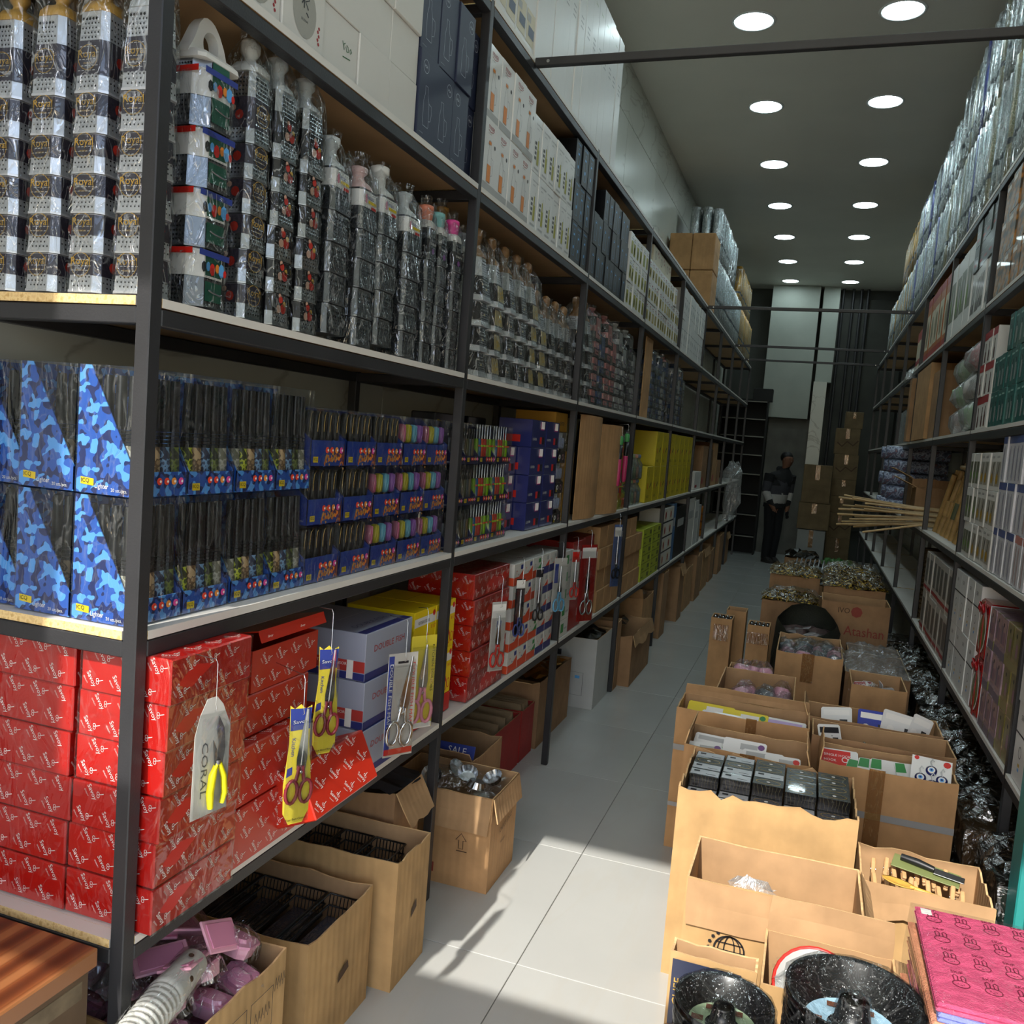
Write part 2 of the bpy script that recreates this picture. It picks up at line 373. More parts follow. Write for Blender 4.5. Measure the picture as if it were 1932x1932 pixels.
# ------------------------------------------------------------------ downlights
ALU = mat('white_trim_ring', '#d9dcdc', .4)
LED = mat('led_diffuser', '#e4fbff', .5, emit=20.0)
ring_me = MB().lathe([(.136, 0), (.14, -.004), (.132, -.010), (.121, -.009), (.120, -.002)], 40, cap=False).mesh('trim_ring', ALU)
disc_me = MB().lathe([(.1205, -.003), (.1195, -.006), (.0, -.0065)], 40).mesh('diffuser', LED)
for c, (lx, nm) in enumerate(((.44, 'grater-side column'), (1.32, 'foil-roll-side column'))):
    n = 0
    for k in range(-3, 7):
        y = 6.0+1.446*k
        d = ob('downlight', None, None, (lx, y, ZC), label='round lit ceiling downlight, %s, %s' % (nm, ('%s one in view along the ceiling' % ORD[k]) if k >= 0 else '%s one above the entrance' % ORD[k+3]), cat='ceiling light', group='round downlights in the ceiling')
        ob('trim_ring', ring_me, d); ob('diffuser', disc_me, d)

# ------------------------------------------------------------------ shelf racks
MDF = mat('raw_board_underside', '#a5835c', .8, var=.08)
def board(w, d):
    b = MB(); x0, x1, z0, z1 = 0, d, -.016, 0
    b.poly([(0, 0, 0), (d, 0, 0), (d, w, 0), (0, w, 0)], 0); b.poly([(0, 0, z0), (0, w, z0), (d, w, z0), (d, 0, z0)], 2)
    b.poly([(d, 0, z0), (d, w, z0), (d, w, 0), (d, 0, 0)], 0); b.poly([(0, 0, z0), (0, 0, 0), (0, w, 0), (0, w, z0)], 0)
    b.poly([(0, 0, z0), (d, 0, z0), (d, 0, 0), (0, 0, 0)], 1); b.poly([(0, w, z0), (0, w, 0), (d, w, 0), (d, w, z0)], 1)
    return b.mesh('shelf_board', [BOARD, CHIP, MDF])
def rack(name, label, x_front, sgn, posts, zoff, tops):
    """sgn = direction from the front plane to the wall"""
    t = ob(name, None, None, (x_front, posts[0], 0), label=label, cat='shelf rack')
    P = .03; D = .42; y0 = posts[0]
    def fx(a, b): return (min(sgn*a, sgn*b), max(sgn*a, sgn*b))
    for i, y in enumerate(posts):
        for a in (0, D-P):
            xa, xb = fx(a, a+P)
            ob('post', MB().box(xa, y-y0-P/2, 0, xb, y-y0+P/2, tops, c=.002).mesh('post', BLACK_STEEL), t)
    for li, z in enumerate(LEV):
        zz = z+zoff-.0015
        for i, y in enumerate(posts):                     # cross members
            xa, xb = fx(P, D-P)
            ob('cross_beam', MB().box(xa, y-y0-P/2, zz-.048, xb, y-y0+P/2, zz-.018, c=.002).mesh('cross_beam', BLACK_STEEL), t)
        for i in range(len(posts)-1):
            ya, yb = posts[i]-y0+P/2, posts[i+1]-y0-P/2
            for a in (0, D-P):
                xa, xb = fx(a, a+P)
                ob('beam', MB().box(xa, ya, zz-.048, xb, yb, zz-.018, c=.002).mesh('beam', BLACK_STEEL), t)
            e = .014 if i == 0 else 0
            xa, xb = fx(.0, D)
            if i == 0:
                xa, xb = fx(P+.001, D)
                ob('shelf_board', board(P-.0005, D-P-.001), t, (xa, ya-P, zz))
                xa, xb = fx(.0, D)
            o = ob('shelf_board', board(yb-ya, D), t, (xa, ya, zz)); ob('edge_strip', MB().box(D+.0001, 0, -.0158, D+.0009, yb-ya, -.0002).mesh('edge_strip', BOARD), o)
            if sgn > 0: o.rotation_euler = (0, 0, math.pi); o.location = (xb, yb, zz)
    return t
rack('steel_shelf_rack', 'long black steel shelf rack with graters, lighters and red scissor boxes', 0, -1, POSTS, 0, 2.9555)
rack('steel_shelf_rack', 'long black steel shelf rack with teal boxes and foil rolls on top', RX, 1, RPOSTS, .008, 2.963)
for y, w in ((3.13, 'nearest the entrance, over the stacked tall white boxes'), (8.53, 'deep in the room, highest of three in the picture'), (11.46, 'deep in the room, middle of three'), (13.1, 'deep in the room, lowest of three in the picture')):
    b = MB().box(.001, -.014, -.014, RX-.001, .014, .014, c=.002); b.disc((.05, -.0145, 0), .006, mi=1); b.disc((RX-.05, -.0145, 0), .006, mi=1)
    ob('steel_crossbar', b.mesh('steel_crossbar', [BLACK_STEEL, STEEL]), None, (0, y, 2.944), label='black steel crossbar joining both racks, '+w, cat='crossbar', group='bars joining the two racks')
# ------------------------------------------------------------------ boxed goods on the long rack
F = -.0006                                   # prints sit just proud of the box front
XR, UP = (1, 0, 0), (0, 0, 1)
def rect(b, x0, z0, x1, z1, mi, y=F): b.poly([(x0, y, z0), (x1, y, z0), (x1, y, z1), (x0, y, z1)], mi)
def pmesh(name, w, d, h, mats, fn=None, c=.0015):
    b = MB().box(0, 0, 0, w, d, h, 0, c)
    b.poly([(.002, d/2-.0006, h+.0004), (w-.002, d/2-.0006, h+.0004), (w-.002, d/2+.0006, h+.0004), (.002, d/2+.0006, h+.0004)], len(mats)-1)   # lid seam
    if fn: fn(b)
    return b.mesh(name, mats)
def jug(b, x, z, w, h, mi, lw=.0022, y=F):
    """outline of a handled jug"""
    p = [(0, 0), (.62*w, 0), (.66*w, .05*h), (.60*w, .62*h), (.42*w, .80*h), (.42*w, h), (.10*w, h), (.10*w, .80*h), (-.04*w, .6*h), (-.05*w, .05*h)]
    b.stroke(p, lw, (x, y, z), XR, UP, mi, True)
    b.stroke([(.60*w, .62*h), (.92*w, .60*h), (.98*w, .42*h), (.90*w, .22*h), (.64*w, .18*h)], lw, (x, y, z), XR, UP, mi)
def grid(name, mesh, x, y0, z0, nc, nr, w, h, lab, cat, group, side='L', gap=.002, skip=(), jit=.004, meshes=None, lidx=0):
    out = []
    for r in range(nr):
        for c in range(nc):
            if (c, r) in skip: continue
            me = meshes[(c, r)] if meshes and (c, r) in meshes else mesh
            dx = random.uniform(-jit, jit)
            if side == 'L': loc = (x+dx, y0+c*(w+gap), z0+r*(h+.0008)); rz = L90
            else: loc = (x+dx, y0+(c+1)*(w+gap), z0+r*(h+.0008)); rz = R90
            lb = lab % ('%s, %s' % (rowname(r, nr), 'single' if nc == 1 else ORD[c+lidx]+' from entrance'))
            out.append(ob(name, me, None, loc, rz, label=lb, cat=cat, group=group))
    return out
WBOX = mat('white_carton', '#cfcdc6', .55, var=.03, vscale=3)
WBOX2 = mat('white_glossy_carton', '#d9d9d6', .38, var=.03, vscale=3, coat=.08)
NAVY = mat('navy_carton', '#262c42', .45, var=.06, vscale=5); BLK = mat('black_gloss_carton', '#0a0c11', .38, spec=.3)
LINE = mat('pale_line_print', '#b9bcc6', .5); SKYB = mat('sky_blue_print', '#5aa2dc', .45); LIME = mat('olive_print', '#a5a13a', .5)
CREAM = mat('cream_print', '#cfc7ae', .5); GREYB = mat('soft_grey_print', '#a9aaa8', .5); REDB = mat('crimson_print', '#9c2b2f', .45)

# shelf 4 (S3): white cartons
def p_white_logo(b):
    b.disc((.078, F, .064), .044, n=24, mi=1, ry=.054)
    for s in ([(.062, .105), (.072, .085), (.066, .075)], [(.078, .102), (.092, .09), (.078, .082), (.09, .070)], [(.074, .095), (.074, .068)], [(.083, .062), (.092, .056)]):
        b.stroke(s, .0035, (0, F*2, 0), XR, UP, 2)
    b.text('BONSAI', (.078, F*2, .045), XR, UP, .005, 2, center=True)
    for k in range(5): b.disc((.135-.004*(k % 2), F, .02+.008*k), .004, n=6, mi=3)
def p_250(b):
    for s in ([(.085, .075), (.093, .058), (.091, .07), (.097, .074)], [(.100, .068), (.104, .058), (.112, .060), (.110, .070), (.103, .072)], [(.118, .066), (.122, .060), (.127, .066), (.122, .071), (.118, .066)], [(.088, .042), (.122, .046)]):
        b.stroke(s, .0025, (0, F, 0), XR, UP, 1)
w_plain = pmesh('white_carton_box', .1545, .33, .124, [WBOX, GREYB])
w_logo = pmesh('white_carton_box', .1545, .33, .124, [WBOX, mat('oval_grey_print', '#9d9c93', .6), INK, REDB], p_white_logo)
w_250 = pmesh('white_carton_box', .1545, .33, .124, [WBOX, mat('marker_green', '#39643f', .6)], p_250)
grid('white_carton_box', w_plain, -.008, 1.2735, LEV[3], 6, 4, .1545, .124, 'plain white carton box on the shelf above the graters, %s', 'box', 'white cartons above the graters',
     meshes={(1, 0): w_logo, (1, 1): w_logo, (2, 0): w_logo, (2, 1): w_logo, (3, 0): w_250}, skip=((0, 3), (5, 3)))
# navy jug cartons
def p_navy(b):
    b.ring((.034, F, .188), .017, .0012, mi=1); b.text('HSA', (.034, F, .188), XR, UP, .008, 1, center=True)
    jug(b, .032, .035, .052, .105, 1, .0013); b.text('GLASS WATER JUG', (.012, F, .012), XR, UP, .0028, 1)
def p_navy2(b):
    b.ring((.085, F, .188), .017, .0012, mi=1); b.text('HSA', (.085, F, .188), XR, UP, .008, 1, center=True)
    jug(b, .03, .035, .052, .105, 1, .0013)
n1 = pmesh('navy_jug_carton', .116, .2, .226, [NAVY, LINE], p_navy); n2 = pmesh('navy_jug_carton', .116, .2, .226, [NAVY, LINE], p_navy2)
grid('navy_jug_carton', n1, -.006, 2.2145, LEV[3], 4, 2, .116, .226, 'navy carton with white jug outline above the graters, %s', 'box', 'navy jug cartons', meshes={(1, 0): n2, (3, 0): n2, (2, 1): n2}, skip=((3, 0), (3, 1)))
grid('navy_jug_carton', n2, -.036, 2.2145+3*.118, LEV[3], 1, 2, .116, .226, 'navy carton with white jug outline half behind the second post, %s', 'box', 'navy jug cartons')
# white cartons with amber jug
def p_muse(b):
    b.text('muse', (.03, F, .195), XR, UP, .012, 2); b.stroke([(.03, .19), (.05, .187), (.075, .192)], .002, (0, F, 0), XR, UP, 2)
    b.text('JUICE CARAFE', (.03, F, .178), XR, UP, .004, 4)
    rect(b, .035, .03, .068, .085, 3); jug(b, .038, .03, .05, .13, 4, .0012, F*2); rect(b, .040, .148, .062, .158, 3, F*2); b.disc((.095, F, .15), .007, mi=4); rect(b, 0.002, .002, .118, .025, 1)
mu = pmesh('amber_jug_carton', .120, .2, .226, [WBOX2, GREYB, REDB, ORANGE, mat('dark_grey_print', '#4a4a4c', .5)], p_muse)
grid('amber_jug_carton', mu, -.006, 2.705, LEV[3], 4, 2, .120, .226, 'white carton with orange juice jug picture above the cone graters, %s', 'box', 'orange juice jug cartons', skip=((3, 1),))
mu2 = grid('amber_jug_carton', mu, -.006, 3.071, LEV[3]+.2268, 1, 1, .1, .226, 'white carton with orange juice jug picture, last one on the upper row, %s', 'box', 'orange juice jug cartons')
def p_car(b):
    b.stroke([(.045, .03), (.07, .03), (.072, .09), (.062, .11), (.062, .135)], .0015, (0, F, 0), XR, UP, 2)
    rect(b, .046, .032, .07, .088, 1); rect(b, .05, .088, .062, .12, 1)
    for k in range(4): rect(b, .018, .045+.018*k, .038, .056+.018*k, 2)
    b.text('OIL AND VINEGAR', (.02, F, .17), XR, UP, .006, 2); b.text('BOTTLE', (.03, F, .155), XR, UP, .005, 2); rect(b, .02, .01, .075, .018, 3)
ca = pmesh('oil_bottle_carton', .093, .2, .203, [WBOX2, LIME, mat('dark_grey_print', '#4a4a4c'), GREYB], p_car)
grid('oil_bottle_carton', ca, -.006, 3.196, LEV[3], 6, 2, .093, .203, 'white carton with olive green oil bottle picture, %s', 'box', 'oil bottle cartons')
def p_cup(b):
    b.stroke([(.03, .025), (.062, .025), (.064, .10), (.056, .12), (.056, .135), (.036, .135), (.036, .12), (.028, .10)], .0016, (0, F, 0), XR, UP, 1, True)
    b.text('CUP SERIES', (.018, F, .15), XR, UP, .008, 1); rect(b, .036, .11, .056, .118, 1); b.disc((.046, F, .06), .008, mi=1)
cu = pmesh('black_cup_carton', .098, .2, .17, [BLK, SKYB], p_cup)
grid('black_cup_carton', cu, -.006, 3.770, LEV[3], 3, 3, .098, .17, 'glossy black cup carton beside the olive bottle cartons, %s', 'box', 'black cup cartons')
grid('black_cup_carton', cu, -.006, 4.14, LEV[3], 8, 3, .098, .15, 'glossy black cup carton with blue outline past the third post, %s', 'box', 'black cup cartons', skip=((0, 2),)) if False else None
cu2 = pmesh('black_cup_carton', .098, .2, .15, [BLK, SKYB], lambda b: (b.stroke([(.03, .02), (.062, .02), (.064, .09), (.056, .11), (.036, .11), (.028, .09)], .0016, (0, F, 0), XR, UP, 1, True), rect(b, .036, .10, .056, .105, 1)))
grid('black_cup_carton', cu2, -.006, 4.135, LEV[3], 8, 3, .098, .15, 'glossy black cup carton past the third post, %s', 'box', 'black cup cartons', skip=((0, 2), (1, 2)))
def p_wg(b):
    rect(b, .02, .02, .07, .09, 1); rect(b, .035, .03, .055, .07, 2); rect(b, .02, .1, .07, .106, 3); rect(b, .03, .112, .06, .116, 1)
wg = pmesh('green_bottle_carton', .09, .2, .135, [WBOX2, LIME, mat('leaf_print', '#6d8a4a'), GREYB], p_wg)
grid('green_bottle_carton', wg, -.006, 4.975, LEV[3], 6, 3, .09, .135, 'white carton with small green picture under the wall, %s', 'box', 'small green picture cartons')
cw = pmesh('yellow_bottle_carton', .1, .2, .13, [WBOX2, mat('straw_print', '#b8a85a'), CREAM, GREYB, REDB], lambda b: (rect(b, .02, .02, .08, .08, 1), rect(b, .035, .03, .06, .07, 2), rect(b, .02, .095, .08, .1, 3), rect(b, .02, .105, .05, .112, 4)))
grid('yellow_bottle_carton', cw, -.006, 5.60, LEV[3], 13, 3, .1, .13, 'white carton with straw yellow picture on the high shelf, %s', 'box', 'straw yellow picture cartons', skip=((12, 2), (11, 2)))
kt = pmesh('kettle_carton', .24, .26, .115, [CREAM, INK, REDB], lambda b: (b.ring((.08, F, .06), .025, .004, mi=1), b.disc((.17, F, .09), .01, mi=2), b.disc((.19, F, .07), .008, mi=2)))
grid('kettle_carton', kt, -.02, 5.75, LEV[3]+.3935, 3, 1, .24, .115, 'cream ring-print carton on top of the straw yellow cartons, %s', 'box', 'kettle cartons')
ws = pmesh('white_slab_carton', .12, .22, .24, [WBOX2, GREYB, INK], lambda b: (rect(b, .02, .16, .10, .17, 1), rect(b, .02, .05, .1, .055, 1), b.disc((.06, F, .11), .02, mi=1)))
grid('white_slab_carton', ws, -.006, 7.1, LEV[3], 11, 2, .12, .24, 'white slab carton on the high shelf deep in the room, %s', 'box', 'white slab cartons')
# top shelf: tall narrow cartons
def p_tall(b):
    b.text('Sunny', (.05, F, .54), XR, UP, .014, 3, center=True)
    for k in range(3): rect(b, .03, .35+.02*k, .07, .356+.02*k, 4)
tl = pmesh('tall_white_carton', .101, .25, .61, [WBOX2, CREAM, mat('slate_print', '#5b6478'), mat('leaf_print', '#6d8a4a'), GREYB], p_tall)
tl0 = pmesh('tall_white_carton', .101, .25, .61, [WBOX2, CREAM, mat('slate_print', '#5b6478'), mat('leaf_print', '#6d8a4a'), GREYB], lambda b: (p_tall(b), rect(b, .008, .02, .095, .13, 1), rect(b, .03, .045, .09, .08, 2, F*2), rect(b, .012, .09, .05, .115, 4, F*2)))
grid('tall_white_carton', tl, -.004, 2.70, LEV[4], 17, 1, .101, .61, 'tall glossy white carton standing on the top shelf, %s', 'box', 'tall white cartons on the top shelf', meshes={(0, 0): tl0, (1, 0): tl0, (2, 0): tl0, (3, 0): tl0})
bx = pmesh('brown_carton', .41, .212, .34, [CARD, CARD2], lambda b: (rect(b, .0, .168, .41, .171, 1), b.box(.0, .10, .3405, .41, .112, .3415, 1)), c=.006)
for r in range(2):
    for c in range(2):
        ob('brown_carton', bx, None, (-.432+.217*c+.215, 8.6, LEV[4]+.346*r), L90, label='plain brown carton on the top shelf, %s of the two-by-two block, %s' % (('lower', 'upper')[r], ('wall side', 'aisle side')[c]), cat='carton', group='brown cartons on the top shelf')
# ------------------------------------------------------------------ foil rolls on the top shelves
FOIL = mat('silver_foil', '#d4d8d8', .22, .7, .25, 50, 1.0, 70); GOLDFOIL = mat('gold_foil', '#b98a34', .3, .8, .15, 30, .4, 60)
BLUEFOIL = mat('blue_foil', '#4a5296', .3, .5, .15, 30, .4, 60); CREAMROLL = ramp_mat('patterned_roll', [(0, '#9a9272'), (.5, '#c9c3a6'), (.56, '#7d805c')], 60, .4)
WRAPF = film('roll_wrap', '#eef3f4', gloss=.05, rough=.06, bump=1.0, scale=45, stretch=(1, 1, .12), crease=.035)
def roll_mesh(name, r, h, m, n=14):
    b = MB().lathe([(r*.45, .004), (r, 0), (r, h*.30), (r*.985, h*.31), (r*.985, h*.36), (r, h*.37), (r, h), (r*.5, h-.004)], n, mi=0)
    b.lathe([(r*1.01, h*.31), (r*1.01, h*.36)], n, mi=1, cap=False)
    return b.mesh(name, [m, mat('roll_band', '#3a4048', .5)])
BAGR = {}
def roll_bag(r, h):
    if (r, h) not in BAGR:
        rg = random.Random(3)
        rs = []
        for z, k in ((.001, 1.04), (h*.3, 1.05), (h*.6, 1.04), (h*.9, 1.06), (h+.003, .8), (h+.006, .35)):
            rs.append([(r*k*math.cos(a*.628)+rg.uniform(-.004, .002), r*k*math.sin(a*.628)+rg.uniform(-.004, .002), z) for a in range(10)])
        BAGR[r, h] = MB().loft(rs, 0, False, True, False).mesh('plastic_sleeve', WRAPF)
    return BAGR[r, h]
def rolls(x, y0, z, n, r, h, m, lab, group):
    me = roll_mesh('foil_roll', r, h, m)
    for i in range(n):
        o = ob('foil_roll', None, None, (x+random.uniform(-.006, .006), y0+r+i*2.2*r, z), 0, label=lab % (ORD[i] if i < len(ORD) else 'number %d' % (i+1)), cat='foil roll', group=group)
        ob('roll', me, o); ob('plastic_sleeve', roll_bag(r, h), o)
# grater-side rack
z4 = LEV[4]
rolls(-.06, 9.05, z4, 27, .048, .56, FOIL, 'upright silver foil roll behind the brown cartons, lower tier, %s along the aisle', 'silver rolls behind the brown cartons')
rolls(-.06, 9.05, z4+.57, 17, .048, .46, FOIL, 'upright silver foil roll behind the brown cartons, upper tier, %s along the aisle', 'silver rolls behind the brown cartons')
rolls(-.17, 9.05, z4+.57, 7, .048, .48, FOIL, 'upright silver foil roll on the upper tier, second from the aisle, %s along the wall', 'silver rolls behind the brown cartons')
rolls(-.28, 9.05, z4+.57, 6, .048, .48, FOIL, 'upright silver foil roll on the upper tier against the wall, %s in line', 'silver rolls behind the brown cartons')
rolls(-.08, 12.0, z4, 20, .05, .56, GOLDFOIL, 'upright gold foil roll deep in the room, lower tier, %s along the aisle', 'gold rolls on the top shelf')
rolls(-.10, 12.0, z4+.57, 16, .05, .5, GOLDFOIL, 'upright gold foil roll deep in the room, upper tier, %s along the aisle', 'gold rolls on the top shelf')
rolls(-.17, 9.05, z4, 8, .048, .56, FOIL, 'upright silver foil roll on the lower tier, second from the aisle, %s along', 'silver rolls behind the brown cartons')
rolls(-.28, 9.05, z4, 7, .048, .56, FOIL, 'upright silver foil roll on the lower tier against the wall, %s along', 'silver rolls behind the brown cartons')
# teal-box-side rack: two tiers leaning over the aisle
zr = z4+.03
kinds = [FOIL, FOIL, FOIL, CREAMROLL, FOIL, FOIL, FOIL, FOIL, CREAMROLL, FOIL, FOIL, FOIL, FOIL, BLUEFOIL]
def rrow(x, y0, z, n, r, h, ms, where, group):
    mes = {}
    for i in range(n):
        m = ms[i % len(ms)]
        if m not in mes: mes[m] = roll_mesh('foil_roll', r, h, m)
        nm = {'silver_foil': 'silver', 'patterned_roll': 'cream patterned', 'blue_foil': 'blue', 'gold_foil': 'gold'}[m.name]
        o = ob('foil_roll', None, None, (x+random.uniform(-.008, .008), y0+r+i*2.2*r, z), 0,
               label='upright wrapped %s roll over the teal boxes, %s, %s from the entrance' % (nm, where, ORD[i] if i < len(ORD) else 'number %d' % (i+1)), cat='foil roll', group=group)
        ob('roll', mes[m], o); ob('plastic_sleeve', roll_bag(r, h), o)
rrow(RX+.07, 2.9, zr-.02, 37, .05, .6, kinds, 'lower tier', 'wrapped rolls over the teal boxes')
rrow(RX+.08, 3.3, zr+.60, 33, .05, .55, kinds[3:]+kinds[:3], 'upper tier', 'wrapped rolls over the teal boxes')
rrow(RX+.07, 7.02, zr-.02, 23, .05, .56, [FOIL, FOIL, FOIL, FOIL, FOIL, BLUEFOIL, FOIL], 'far lower tier', 'wrapped rolls over the teal boxes')
rrow(RX+.08, 7.0, zr+.56, 22, .05, .5, [FOIL, FOIL, FOIL, BLUEFOIL, FOIL], 'far upper tier', 'wrapped rolls over the teal boxes')
rrow(RX+.07, 9.58, zr-.02, 24, .05, .56, [GOLDFOIL, FOIL], 'last lower tier', 'wrapped rolls over the teal boxes')
rrow(RX+.08, 9.5, zr+.56, 14, .05, .45, [GOLDFOIL], 'last upper tier', 'wrapped rolls over the teal boxes')
# ------------------------------------------------------------------ nested stacks of graters
def oct8(w, d, c, z, cx=0, cy_=0):
    a, b = w/2, d/2
    return [(cx+x, cy_+y, z) for x, y in ((-a+c, -b), (a-c, -b), (a, -b+c), (a, b-c), (a-c, b), (-a+c, b), (-a, b-c), (-a, -b+c))]
DSTEEL = mat('shaded_grater_steel', '#8e9195', .26, .9, .1, 30)  # grater steel darkened to carry aisle shade and dark reflections; also pruner blades
GSTEEL = mat('brightened_grater_steel', '#dfe1e4', .34, .62, .05, 30)  # same steel made paler and duller, reflected daylight put into its colour
PURP = mat('dark_label', '#3a3641', .35, coat=.3); VEG = mat('black_label', '#18171a', .35, coat=.3); PICR = mat('tomato_print', '#b03024', .4); PICG = mat('onion_print', '#c9a28c', .4)
GRNP = mat('green_panel', '#1f5a48', .3, coat=.3); OFFW = mat('offwhite_plastic', '#d6d4cc', .35); CLEARW = mat('frosted_plastic', '#c4c8c6', .3)
GOLDP = mat('gold_plastic', '#c79a4d', .35, coat=.2); WOODP = mat('tan_plastic', '#a07648', .4, var=.15, vscale=30)
VIOL = mat('violet_print', '#6b3f78', .4); BEIGE = mat('butter_label', '#c9b884', .5, var=.2, vscale=40)
def g_body(w, d, c, tp, h, H, holes=True, panel=None, steel=None):
    """tapered eight-sided steel shell up to height h of a full height H; punched holes front and sides"""
    b = MB(); k = lambda z: 1-tp*z/H
    b.loft([oct8(w*1.03, d*1.03, c, 0), oct8(w*1.03, d*1.03, c, .004), oct8(w, d, c, .0045), oct8(w*k(h), d*k(h), c*k(h), h)], 0, True, True)
    if holes:
        z = .011; row = 0
        while z < h-.008:
            kk = k(z); W = (w-2*c)*kk; n = 6; big = (int(z/.04) % 2)
            for i in range(n):
                u = -W/2+W*(i+.5+.25*(row % 2))/n-W*.02
                if abs(u) > W/2-.004: continue
                b.disc((u, -d*kk/2-.0007, z), .0017+.0010*big, n=6, mi=1)
                b.poly([(u-.003, -d*kk/2-.0012, z+.0025), (u+.003, -d*kk/2-.0012, z+.0025), (u+.002, -d*kk/2-.0006, z+.0045), (u-.002, -d*kk/2-.0006, z+.0045)], 0)
                v = -(d-2*c)*kk/2+(d-2*c)*kk*(i+.5)/n
                b.disc((-w*kk/2-.0007, v, z), .0019, (0, 1, 0), n=5, mi=1); b.disc((w*kk/2+.0007, v, z), .0019, (0, 1, 0), n=5, mi=1)
            z += .008 if not big else .011; row += 1
    if panel is not None:
        for z0, z1 in ((.012, h*.45), (h*.55, h-.004)):
            b.poly([(-(w/2-c)*k(z0)*.95, -d*k(z0)/2-.0015, z0), ((w/2-c)*k(z0)*.95, -d*k(z0)/2-.0015, z0), ((w/2-c)*k(z1)*.95, -d*k(z1)/2-.0015, z1), (-(w/2-c)*k(z1)*.95, -d*k(z1)/2-.0015, z1)], 2)
        b.tube([(-.02, -d/2-.004, h*.3), (-.012, -d/2-.006, h*.27), (.012, -d/2-.006, h*.24), (.02, -d/2-.004, h*.27)], .0018, 5, 0)
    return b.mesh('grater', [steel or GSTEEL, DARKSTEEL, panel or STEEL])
def g_sleeve(w, d, c, tp, H, z0, z1, mats, art=None):
    b = MB(); k = lambda z: 1-tp*z/H
    b.loft([oct8(w*k(z)*1.025, d*k(z)*1.025, c*k(z), z) for z in (z0, z1)], 0, False, False)
    if art: art(b, d*k((z0+z1)/2)*1.025/2+.0022, w*k((z0+z1)/2)*1.025/2+.0022, (z0+z1)/2, z1-z0)
    return b.mesh('label_sleeve', mats)
def art_royal(b, fy, fx, zc, hh):
    b.text('Royal', (0, -fy, zc+.004), XR, UP, .017, 1, width=.042, center=True); b.ring((0, -fy, zc), .021, .0011, mi=1, n=18); b.text('PREMIUM', (0, -fy, zc-.010), XR, UP, .003, 1, center=True)
    b.disc((-fx, -.008, zc-.006), .010, (0, 1, 0), n=8, mi=2); b.disc((-fx, .006, zc+.008), .006, (0, 1, 0), n=7, mi=3); b.disc((fx, 0, zc), .01, (0, 1, 0), n=8, mi=2)
def art_veg(b, fy, fx, zc, hh):
    for x, z, r, m in ((.008, -.01, .011, 2), (-.008, -.012, .009, 3), (-.002, .008, .008, 2), (-.006, .016, .005, 3), (.012, .0, .006, 1)): b.disc((x, -fy, zc+z), r, n=8, mi=m)
    b.text('Royal', (-fx, .016, zc), (0, -1, 0), UP, .014, 1)
def art_party(b, fy, fx, zc, hh):
    w = fx*1.7
    b.poly([(-w/2, -fy, zc+hh*.28), (w/2, -fy, zc+hh*.28), (w/2, -fy, zc+hh*.5), (-w/2, -fy, zc+hh*.5)], 1)
    b.poly([(-fx, -fy*.8, zc+hh*.28), (-fx, -fy*.8, zc+hh*.5), (-fx, fy*.8, zc+hh*.5), (-fx, fy*.8, zc+hh*.28)], 2)
    for i, (x, z, r, m) in enumerate(((-.03, -.006, .007, 3), (-.018, -.004, .006, 4), (-.006, -.008, .008, 2), (.008, -.004, .006, 5), (.02, -.006, .009, 4), (.03, -.01, .005, 2))): b.disc((x, -fy-.0004*i, zc+z), r, n=7, mi=m, ry=r*1.5)
def art_pers(b, fy, fx, zc, hh):
    b.text('Persian', (-.004, -fy, zc+hh*.16), XR, UP, .010, 3, width=.034, center=True); b.poly([(-.012, -fy, zc-.008), (.030, -fy, zc-.008), (.030, -fy, zc-.001), (-.012, -fy, zc-.001)], 1)
    b.poly([(.004, -fy, zc-.02), (.030, -fy, zc-.02), (.030, -fy, zc-.013), (.004, -fy, zc-.013)], 2); b.disc((-.024, -fy, zc), .006, n=7, mi=4, ry=.012)
def art_star(b, fy, fx, zc, hh):
    b.text('QUALITY', (0, -fy, zc+.006), XR, UP, .007, 1, width=.045, center=True); b.disc((0, -fy, zc-.014), .009, n=8, mi=2)
def art_chip(b, fy, fx, zc, hh):
    w = fx*.62
    b.poly([(-w, -fy-.0035, zc-.028), (w, -fy-.0035, zc-.028), (w*.8, -fy+.0035, zc+.026), (-w*.8, -fy+.0035, zc+.026)], 1)
    for x, z in ((-.01, .0), (.008, .006), (.0, -.012), (.012, -.01)): b.disc((x, -fy-.004, zc+z), .007, n=6, mi=2)
def g_bag(w, d, c, z0, z1, seed, top=False, th=0):
    rg = random.Random(seed); rs = []
    z0 += .005; z1 -= 0 if top else .003
    prof = [(z0, 1.09), (z0+(z1-z0)*.25, 1.06), (z0+(z1-z0)*.6, 1.05), (z1, 1.0)]
    if top: prof = [(z0, 1.10), (z0+(z1-z0)*.3, 1.06), (z1, 1.02), (z1+th*.45, .92), (z1+th*.8, .62), (z1+th, .42), (z1+th+.02, .5)]
    for z, k in prof:
        ring_ = oct8(w*k, d*k, c*.8*k, z); rs.append([(x*(1+rg.uniform(-.05, .03)), y*(1+rg.uniform(-.05, .03)), q+rg.uniform(-.002, .002)) for x, y, q in ring_])
    return MB().loft(rs, 0, False, False, False).mesh('plastic_bag', BAG)
def h_gold(w, m):
    b = MB().loft([oct8(w, w, w*.2, 0), oct8(w*1.02, w*1.02, w*.25, .008), oct8(w*.8, w*.8, w*.25, .02), oct8(w*.36, w*.36, w*.1, .026), oct8(w*.30, w*.30, w*.09, .034), oct8(w*.55, w*.5, w*.15, .045), oct8(w*.6, w*.5, w*.15, .062), oct8(w*.4, w*.36, w*.1, .07)], 0, True, True, True)
    return b.mesh('handle', m)
